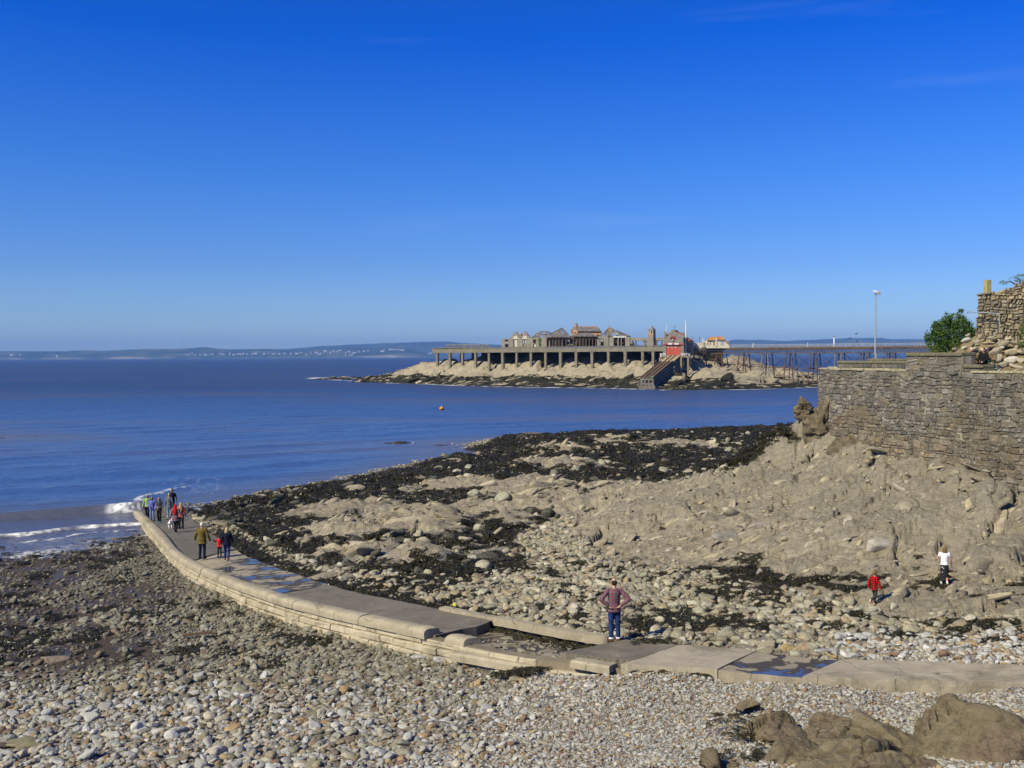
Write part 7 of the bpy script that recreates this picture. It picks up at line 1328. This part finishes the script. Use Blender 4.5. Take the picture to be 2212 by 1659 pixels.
def person(label, loc, H, heading, pose, top, bottom, shoes, hair, hair_style, skin='skin', top_style='jacket', hem=.86, sleeve=1.0, vox=.014, head=1.0, lean=0.0, extras=None, fat=1.0, group=None, bottom_style='trousers', glasses=False, sit=False, cuffs=None):
    t = thing('person', label, 'person', loc, heading); k = H / 1.75; t.scale = (k, k, k); P = pose
    fl = lean; sh = {s: Vector((s * .175 * (.96 if fat < 1 else 1), fl, 1.42)) for s in (-1, 1)}; hip = {s: Vector((s * .088, 0, .93)) for s in (-1, 1)}
    tors = [(0, 0, .84, .150 * fat, .105 * fat), (0, 0, .93, .165 * fat, .118 * fat), (0, fl * .3, 1.06, .140 * fat, .105 * fat), (0, fl * .6, 1.20, .150 * fat, .112 * fat), (0, fl * .9, 1.34, .170 * fat, .115 * fat), (0, fl, 1.42, .150, .095), (0, fl, 1.47, .075, .065)]
    hc_ = Vector((0, fl + .03, 1.62)); hs = head
    f = Fig(); f.stack(tors); f.limb([(0, fl, 1.44), (0, fl + .015, 1.55)], [.058, .055]); f.m.ell(hc_, (.076 * hs, .096 * hs, .118 * hs), 16, 12); f.m.ell(hc_ + Vector((0, .035, -.06)) * hs, (.056 * hs, .058 * hs, .058 * hs), 12, 8); f.m.ell(hc_ + Vector((0, .098, -.012)) * hs, (.016 * hs, .022 * hs, .026 * hs), 8, 6); f.m.ell(hc_ + Vector((0, .088, -.075)) * hs, (.026 * hs, .012 * hs, .012 * hs), 8, 6)
    for s in (-1, 1): f.m.ell(hc_ + Vector((s * .078, -.005, -.01)) * hs, (.014 * hs, .022 * hs, .032 * hs), 8, 6)
    for s, nm in ((-1, 'arm_l'), (1, 'arm_r')):
        e, w = Vector(P[nm][0]), Vector(P[nm][1]); f.limb([sh[s], e, w], [.052, .042, .030]); d = dirv(e, w); pn = Vector((-s, 0, 0)); pn = (pn - d * pn.dot(d)).normalized(); sd = d.cross(pn)
        if sd.y < 0: sd = -sd
        pc = w + d * .05; f.limb([w, pc, w + d * .085], [.026, .034, .030], 8)
        for i, L_ in enumerate((.066, .075, .070, .054)):
            b0 = w + d * .085 + sd * (.030 - i * .020); b1 = b0 + d * L_ * .55 + pn * .008; b2 = b1 + d * L_ * .4 + pn * .026; f.limb([b0, b1, b2], [.0105, .0100, .0085], 6)
        th0 = w + d * .025 + sd * .030; f.limb([th0, th0 + sd * .028 + d * .03, th0 + sd * .030 + d * .06 + pn * .012], [.014, .012, .010], 6)
    for s, nm in ((-1, 'leg_l'), (1, 'leg_r')):
        kn, an = Vector(P[nm][0]), Vector(P[nm][1]); f.limb([hip[s], kn, an], [.082, .055, .040]); toe = an + Vector((s * .02, .15, -.045)); f.limb([an - Vector((0, .03, .04)), toe], [.038, .032], 8)
    bd = f.build('body', skin, t, vox * .85)
    # top
    g = Fig(); iz = .018 if top_style == 'shirt' else .030; rows = [(0, 0 if z < 1 else y, z, rx + iz, ry + iz) for (x, y, z, rx, ry) in tors if z > hem - .02 and z < 1.46]; r0 = rows[0]
    flare = .02 if top_style == 'jacket' else .008; rows = [(0, 0, hem, .165 * fat + iz + flare, .118 * fat + iz + flare)] + [r for r in rows if r[2] > hem + .02]; rows.append((0, fl, 1.475, .085, .078)); g.stack(rows)
    for s, nm in ((-1, 'arm_l'), (1, 'arm_r')):
        e, w = Vector(P[nm][0]), Vector(P[nm][1]); q = .014 if top_style == 'shirt' else .026; S_ = Vector((sh[s].x, sh[s].y, sh[s].z - .005))
        if sleeve >= 1: g.limb([S_, e, e.lerp(w, .97)], [.056 + q, .044 + q, .034 + q])
        else: g.limb([S_, S_.lerp(e, sleeve)], [.056 + q, .050 + q])
    tn = {'jacket': 'jacket', 'shirt': 'shirt', 'vest': 'gilet'}.get(top_style, 'top'); g.build(tn, top, t, vox)
    if top_style == 'vest':
        g = Fig()
        for s, nm in ((-1, 'arm_l'), (1, 'arm_r')): e, w = Vector(P[nm][0]), Vector(P[nm][1]); g.limb([sh[s], e, e.lerp(w, .95)], [.060, .050, .042])
        g.build('sleeves', 'grey_sleeve', t, vox)
    # bottom
    g = Fig()
    if bottom_style == 'skirt':
        g.stack([(0, 0, .22, .20, .17), (0, 0, .45, .19, .16), (0, 0, .75, .175, .15), (0, 0, .92, .165, .13), (0, 0, 1.02, .148, .115)]); g.build('skirt', bottom, t, vox)
    else:
        g.stack([(0, 0, .80, .150 * fat, .118 * fat), (0, 0, .90, .178 * fat, .130 * fat), (0, 0, 1.0, .160 * fat, .118 * fat)])
        for s, nm in ((-1, 'leg_l'), (1, 'leg_r')): kn, an = Vector(P[nm][0]), Vector(P[nm][1]); g.limb([hip[s] - Vector((0, 0, .03)), kn, kn.lerp(an, .93)], [.098, .074, .062])
        tr = g.build('trousers', bottom, t, vox)
        if cuffs:
            for s, nm in ((-1, 'leg_l'), (1, 'leg_r')): kn, an = Vector(P[nm][0]), Vector(P[nm][1]); m = MB(); m.tube([kn.lerp(an, .90), kn.lerp(an, .985)], [.068, .070], 14); m.build('cuff', cuffs, tr, local=True)
    for s, nm in ((-1, 'leg_l'), (1, 'leg_r')):
        an = Vector(P[nm][1]); g = Fig(); g.limb([an + Vector((0, -.045, -.03)), an + Vector((s * .01, .06, -.045)), an + Vector((s * .022, .165, -.058))], [.052, .050, .040], 10); g.limb([an, an + Vector((0, 0, .05))], [.050, .048], 10); g.build('shoe', shoes, t, vox)
    # hair
    if hair_style:
        g = Fig(); hc2 = hc_
        if hair_style == 'bald': g.m.ell(hc2 + Vector((0, -.030, .0)) * hs, (.083 * hs, .080 * hs, .085 * hs), 14, 10)
        else: g.m.ell(hc2 + Vector((0, -.022, .022)) * hs, (.086 * hs, .094 * hs, .112 * hs), 14, 10)
        if hair_style == 'bob': g.stack([(0, -.055, 1.46, .10, .045), (0, -.05, 1.52, .105, .065), (0, -.035, 1.60, .098, .085), (0, -.02, 1.68, .08, .08)])
        if hair_style == 'long': g.stack([(0, -.135, 1.10, .07, .03), (0, -.14, 1.20, .11, .04), (0, -.13, 1.35, .125, .05), (0, -.09, 1.50, .115, .07), (0, -.04, 1.60, .10, .09), (0, -.02, 1.68, .08, .08)])
        if hair_style == 'bun': g.m.ell(hc2 + Vector((0, -.05, .11)) * hs, .055, 10, 8)
        g.build('hair', hair, t, .012, 2)
    m = MB()
    for s in (-1, 1): m.ell(hc_ + Vector((s * .030, .090, .008)) * hs, .0095 * hs, 8, 6)
    m.build('eyes', 'eye_dark', bd, local=True)
    if glasses:
        m = MB()
        for s in (-1, 1): m.ell(hc_ + Vector((s * .032, .098, .010)) * hs, (.026, .010, .018), 10, 6); m.bar(hc_ + Vector((s * .058, .09, .014)), hc_ + Vector((s * .08, -.01, .014)), .008)
        m.build('sunglasses', 'lens_dark', t, local=True)
    return t
def on_slip(px, py):
    z = 1.0
    for _ in range(12):
        q = PZ(px, py, z); w, t_, _, zs = slip_dist(np.array([q[0]]), np.array([q[1]])); z = .4 * z + .6 * (float(zs[0]) - .05)
    return PZ(px, py, z)
def on_shore(px, py):
    z = 3.0
    for _ in range(12): q = PZ(px, py, z); z = .5 * z + .5 * ground_z(q[0], q[1])
    return PZ(px, py, z)
def tall(q, hpx): return hpx * q[1] / 1000
AW, TO = 0.0, math.pi
q = on_slip(614.4, 641.5); person('balding man in a plaid shirt and jeans, hands on his hips', q, tall(q, 64.5), .12, HIPS, 'plaid_shirt', 'jeans', 'shoe_brown', 'hair_dark', 'bald', top_style='shirt', hem=.83, vox=.0125, cuffs='white_cloth')
q = on_slip(147.6, 518.5); person('person in a light green hooded jacket and sunglasses walking up the slipway', q, tall(q, 24.3), TO + .1, WALK, 'green_cloth', 'navy_cloth', 'shoe_white', 'hair_grey', 'short', glasses=True, vox=.018)
q = on_slip(152.4, 521.2); person('man in a blue jacket and pale jeans walking up the slipway', q, tall(q, 24.9), TO - .1, dict(STAND, arm_r=((-.0 + .26, .05, 1.13), (.10, .24, 1.06))), 'blue_cloth', 'jeans_pale', 'shoe_black', 'hair_grey', 'bald', glasses=True, vox=.018, fat=1.1, skin='skin_tan')
q = on_slip(159.5, 522.4); person('woman in a dark quilted gilet looking at her hands', q, tall(q, 25.4), TO, PHONE, 'vest_cloth', 'black_cloth', 'shoe_teal', 'hair_brown', 'bob', top_style='vest', sleeve=.15, glasses=True, vox=.018)
q = on_slip(172.2, 515.2); person('tall man in a black t-shirt facing up the slipway', q, tall(q, 27.0), TO, WALK, 'black_cloth', 'charcoal', 'shoe_black', 'hair_brown', 'short', top_style='shirt', sleeve=.55, vox=.018, fat=1.1, skin='skin_tan')
q = on_slip(169.4, 517.3); person('person with tied-up blond hair in a grey leaf-print top', q, tall(q, 24.2), AW, STAND, 'leaf_print', 'jeans_pale', 'shoe_white', 'hair_straw', 'bun', top_style='jacket', hem=.72, vox=.018)
q = on_slip(175.8, 532.2); person('woman with long bright red hair, floral top and black trousers', q, tall(q, 28.6), AW - .1, dict(WALK, arm_r=((.27, .0, 1.16), (.40, -.06, 1.02))), 'floral', 'black_cloth', 'shoe_black', 'hair_red', 'long', top_style='jacket', hem=.70, vox=.016)
q = on_slip(181.2, 528.6); person('girl with long blonde hair and a red checked shirt', q, tall(q, 26.4), AW + .1, STAND, 'red_white_check', 'black_cloth', 'shoe_black', 'hair_blonde', 'long', top_style='shirt', hem=.80, vox=.016)
q = on_slip(202.3, 559.0); person('white-haired man in an olive jacket and dark jeans', q, tall(q, 37.0), AW - .05, dict(STAND, arm_l=((-.30, -.03, 1.14), (-.36, .06, .92)), arm_r=((.29, -.03, 1.14), (.36, .06, .90))), 'olive_cloth', 'navy_cloth', 'shoe_black', 'hair_white', 'short', hem=.74, vox=.015, fat=1.15)
q = on_slip(219.6, 557.6); person('small child in a red top and dark trousers', q, tall(q, 22.3), AW + .2, dict(STAND, arm_l=((-.32, .10, 1.24), (-.46, .12, 1.38)), arm_r=((.26, .0, 1.15), (.34, .05, .95))), 'red_cloth', 'charcoal', 'shoe_black', 'hair_brown', 'short', top_style='shirt', hem=.85, vox=.02, head=1.28)
q = on_slip(227.0, 560.4); person('blonde woman in a navy jacket and blue jeans beside the child', q, tall(q, 33.2), AW + .15, WALK, 'navy_cloth', 'jeans', 'shoe_brown', 'hair_straw', 'bob', hem=.84, vox=.015)
q = on_shore(874.4, 605.5); person('boy in a red and black checked shirt scrambling over the rocks', q, tall(q, 35.2), -1.15, dict(WALK, leg_l=((-.10, .10, .52), (-.10, .12, .085)), leg_r=((.10, .0, .53), (.10, -.36, .28))), 'buffalo_check', 'charcoal', 'shoe_orange', 'hair_lightbrown', 'short', top_style='jacket', hem=.78, vox=.017, head=1.22)
q = on_shore(944.4, 585.2); person('girl in a white t-shirt and long black skirt on the rocks', q, tall(q, 39.4), -.35, dict(WALK, arm_l=((-.30, .04, 1.17), (-.36, .22, 1.10))), 'white_cloth', 'dot_skirt', 'shoe_white', 'hair_lightbrown', 'bob', top_style='shirt', sleeve=.35, hem=.92, vox=.016, head=1.15, bottom_style='skirt', fat=.92)
SIT = dict(arm_l=((-.26, .06, 1.14), (-.18, .26, 1.02)), arm_r=((.26, .06, 1.14), (.18, .26, 1.02)), leg_l=((-.12, .44, .92), (-.12, .46, .50)), leg_r=((.12, .44, .92), (.12, .46, .50)))
def seated(lab, local, top, hair, style, skin='skin'):
    a = bench.rotation_euler[2]; M_ = Matrix.Translation(bench.location) @ Matrix.Rotation(a, 4, 'Z'); w = M_ @ Vector((local, .02, .45 - .86)); person(lab, w, 1.72, a, SIT, top, 'black_cloth', 'shoe_black', hair, style, skin, vox=.016)
seated('white-haired person in a dark and blue jacket sitting on the bench', .38, 'navy_cloth', 'hair_white', 'short'); seated('dark-haired person in a black jacket sitting on the bench', -.34, 'black_cloth', 'hair_dark', 'bob')
# dog
q = on_slip(170.8, 528.4); b = NB('dog_coat'); v = b.coord('Object'); b.set(b.ramp(b.noise(v, 3.2, 2), [(.0, (.72, .69, .65)), (.60, (.72, .69, .65)), (.62, (.03, .025, .022))], 'CONSTANT'), .85, b.bump(b.noise(v, 30, 3), .5, .01))
dog = thing('dog', 'small white dog with dark patches walking beside the red-haired woman', 'dog', q, .25); k = tall(q, 9.5) / .52; dog.scale = (k, k, k); f = Fig()
f.limb([(0, -.26, .36), (0, -.10, .35), (0, .10, .34), (0, .26, .37)], [.085, .095, .115, .105]); f.limb([(0, .26, .38), (0, .38, .50)], [.075, .060]); f.m.ell((0, .42, .53), (.065, .08, .065), 12, 8); f.limb([(0, .46, .51), (0, .56, .49)], [.042, .028]); f.limb([(0, -.30, .40), (0, -.40, .48), (0, -.42, .58)], [.030, .022, .014])
for s in (-1, 1):
    f.limb([(s * .07, .24, .32), (s * .075, .22 + s * .04, .18), (s * .075, .24 + s * .06, .03)], [.055, .034, .028]); f.limb([(s * .075, .26 + s * .06, .025), (s * .075, .30 + s * .06, .02)], [.028, .024]); f.limb([(s * .07, -.24, .33), (s * .08, -.17 - s * .04, .22), (s * .08, -.30 - s * .05, .13), (s * .08, -.28 - s * .05, .03)], [.070, .045, .028, .026]); f.limb([(s * .08, -.27 - s * .05, .025), (s * .08, -.22 - s * .05, .02)], [.026, .022]); f.limb([(s * .05, .40, .58), (s * .075, .40, .52)], [.028, .015])
f.build('body', 'dog_coat', dog, .016); m = MB(); m.tube([(0, .30, .47), (0, .345, .425)], .078, 12); m.build('collar', 'blue_cloth', dog, local=True); m = MB(); m.ell((0, .585, .50), .016, 8, 6); m.build('nose', 'black_cloth', dog, local=True)
# ------------------------------------------------------------------ far shore across the channel, hills behind it
b = NB('far_land'); p = b.pos(); sx = b.n('ShaderNodeSeparateXYZ'); b.l(p, sx.inputs[0])
fld = b.n('ShaderNodeSeparateColor'); b.l(b.vor(b.map(p, (1, .4, 1)), .0042, 'F1', 1), fld.inputs[0])
green = b.ramp(fld.outputs[0], [(0, (.03, .05, .02)), (.5, (.05, .075, .03)), (.75, (.09, .10, .045)), (1, (.10, .09, .05))])
wood = b.rng(b.noise(p, .0016, 5, .6), .45, .55); green = b.mix(wood, (.022, .036, .016), green)
clf = b.attr('cliff'); c = b.mix(b.math('MULTIPLY', clf, b.rng(b.noise(b.map(p, (1, 1, 2)), .004, 5, .65), .38, .6)), green, b.ramp(b.noise(b.map(p, (1, 1, 4)), .006, 5, .6), [(.35, (.20, .165, .13)), (.65, (.32, .28, .23))]))
b.set(c, .95, None, .0)
def hill(name, prof, y0, y1, zfac, cliffs=(), seed=0, nv=14):
    px = np.array([a for a, _ in prof], float); py = np.array([c_ for _, c_ in prof], float)
    xs = np.linspace(px[0], px[-1], 420); ys = np.interp(xs, px, py) + (fbm(xs * .11, xs * 0, 4, seed) - .5) * .7
    rows = []; cl = []
    for k in range(nv + 1):
        f = k / nv
        for x_, y_ in zip(xs, ys):
            top = PY(x_, y_, y1); yy = y0 + (y1 - y0) * f; q = PY(x_, y_, yy)
            cf = max([np.exp(-((x_ - a) / w_) ** 4) for a, w_ in cliffs] or [0])
            zz = top[2] * (1 - (1 - f) ** 1.6) if f > 0 else 0
            if k == 1: zz = max(zz, 30 * cf)
            if k > 1: zz = max(zz, 30 * cf)
            zz *= .93 + .14 * (fbm(np.array([x_ * .25]), np.array([f * 5.0]), 3, seed + 5)[0]) if f < 1 else 1
            yy2 = yy + (200 if k == 0 and cf > .3 else 0)
            rows.append((q[0], yy2 if k else y0 + (y1 - y0) / nv * .55 * cf, zz)); cl.append(cf if k == 0 else (.9 * cf if k == 1 else 0))
    for x_, y_ in zip(xs, ys):
        q = PY(x_, y_, y1 + 1500); rows.append((q[0], y1 + 1500, -5)); cl.append(0)
    return tag(obj(name, np_mesh(name, rows, grid_faces(nv + 2, len(xs)), 'far_land', True, dict(cliff=np.array(cl)))), kind='structure')
near_prof = [(-500, 352.5), (-200, 351.6), (0, 351.2), (67, 351.2), (81, 350.2), (102, 350.8), (138, 349.2), (179, 348.8), (203, 347.1), (220, 348.8), (234, 349.4), (264, 348.8), (305, 350.4), (321, 348.4), (346, 347.7), (376, 347.7), (390, 347.1), (407, 347.7), (423, 351.8), (428, 354.5), (440, 355.5), (520, 355.6), (700, 354.6), (1300, 351)]
hill('coastal_hills', near_prof, 12000, 13600, 1, [(12, 14), (60, 26), (130, 30), (385, 26)], 3)
far_prof = [(255, 350.5), (285, 348.8), (325, 345.9), (386, 343.1), (427, 341.7), (450, 341.6), (470, 343.2), (495, 344.6), (600, 345.2), (700, 344.5), (726, 341.8), (734, 339.6), (750, 340.0), (757, 339.6), (778, 340.6), (790, 340.8), (807, 340.0), (825, 339.1), (843, 338.2), (877, 337.7), (892, 339.2), (930, 339.2), (1100, 337), (1500, 336)]
hill('distant_hills', far_prof, 14900, 16500, 1, [], 9, 10)

# houses of the far town: pale walls and dark roofs
simple('house_white', (.50, .48, .45), .8, .05, 1); simple('house_roof', (.10, .08, .075), .8, .1, 1); simple('mast_steel', (.35, .36, .38), .6, .1, 1)
def house_mesh(w, d, h):
    m = MB(); m.box((-w / 2, -d / 2, -8), (w / 2, d / 2, h)); r = MB(); r.prism([(-w / 2 - .5, -d / 2 - .6, h + .02), (-w / 2 - .5, d / 2 + .6, h + .02), (-w / 2 - .5, 0, h + d * .42)], (w + 1, 0, 0))
    return m.mesh('wall', 'house_white'), r.mesh('roof', 'house_roof')
HM = [house_mesh(18, 12, 7), house_mesh(28, 14, 8), house_mesh(16, 16, 14), house_mesh(45, 14, 8)]
hsp = [(70 * .2034, 108), (57 * .2034, 108), (100 * .2034, 108), (281 * .2034, 114)] + [(x * .2034, y) for x, y in [(905, 108), (925, 107), (945, 104), (960, 108), (985, 106), (1010, 107), (1030, 107), (1045, 104), (1080, 101), (1095, 104), (1130, 103), (1150, 107), (1165, 104), (1180, 104), (1198, 104), (1215, 104), (1240, 103), (1256, 101), (1260, 97), (1300, 103), (1320, 102), (1345, 103), (1375, 104), (1400, 101), (1430, 101), (1460, 101), (1480, 98), (1505, 106), (1530, 101), (1555, 97), (1565, 107), (1575, 102), (1590, 92), (1600, 88), (1625, 97), (1640, 88), (1655, 91), (1670, 86), (1700, 98), (1715, 92), (1735, 101), (1741, 97), (1765, 92), (1790, 90), (1810, 86), (1880, 90), (1890, 85), (1920, 81), (1935, 82), (1950, 82), (1965, 83), (1980, 84), (1700, 109), (1725, 108), (2112, 103), (2118, 98)]]
for i, (hx, hy) in enumerate(hsp):
    w_, r_ = HM[(i * 7) % 4 if hy > 84 else 3]; q = PY(hx, 332.5 + hy * .2034, 12600 - (hy - 80) * 18)
    t_ = thing('house', 'tiny pale house in the town on the far shore across the channel', 'house', (q[0], q[1], q[2] - 6), random.uniform(-.4, .4), 'houses of the far shore town')
    obj('wall', w_, t_); obj('roof', r_, t_)
# wind turbines on the far ridge
tm = MB(); tm.tube([(0, 0, -20), (0, 0, 78)], [2.6, 1.6], 8); tb = MB()
for k in range(3):
    a = k * 2.0944 + .4; tb.bar((0, -3, 78), (40 * math.sin(a), -3, 78 + 40 * math.cos(a)), 2.6, .8, (0, 1, 0))
tmm = tm.mesh('tower', 'house_white'); tbm = tb.mesh('rotor', 'house_white')
for i, hx in enumerate([1505, 1520, 1590, 1606, 1660, 1690, 1740, 1770, 1800, 1830, 1862, 1880, 1905, 1930, 1985, 2000, 2060, 2100, 2150]):
    px_ = hx * .2034; q = PY(px_, np.interp(px_, [a for a, _ in far_prof], [c_ for _, c_ in far_prof]), 16300)
    t_ = thing('wind_turbine', 'tiny white wind turbine on the distant ridge', 'wind turbine', (q[0], q[1], q[2]), 0, 'wind turbines on the distant ridge'); obj('tower', tmm, t_); obj('rotor', tbm, t_, rot=(0, i * 1.3, 0), loc=(0, 0, 0)).location = (0, 0, 0)
q = PY(182, 348.9, 13400); m = MB(); m.tube([(0, 0, -10), (0, 0, 165)], [3.2, 2.0], 6); 
for zz in (45, 100, 150):
    m.bar((-5, 0, zz), (5, 0, zz), 1.2)
mo = obj('radio_mast', m.mesh('radio_mast', 'mast_steel'), None, q); tag(mo, 'tall thin radio mast standing on the far coastal hills', 'mast')

# the air between: one even haze
hb = MB(); hb.box((-42000, -400, -12), (42000, 19600, 335))
b = NB('haze_air'); b.t.nodes.remove(b.b); pv = b.n('ShaderNodeVolumePrincipled'); pv.inputs['Color'].default_value = (.24, .48, 1.0, 1); pv.inputs['Density'].default_value = 6.2e-5; pv.inputs['Anisotropy'].default_value = 0.0
b.l(pv.outputs[0], b.o.inputs[1])
ho = hb.build('haze', 'haze_air'); tag(ho, kind='stuff')
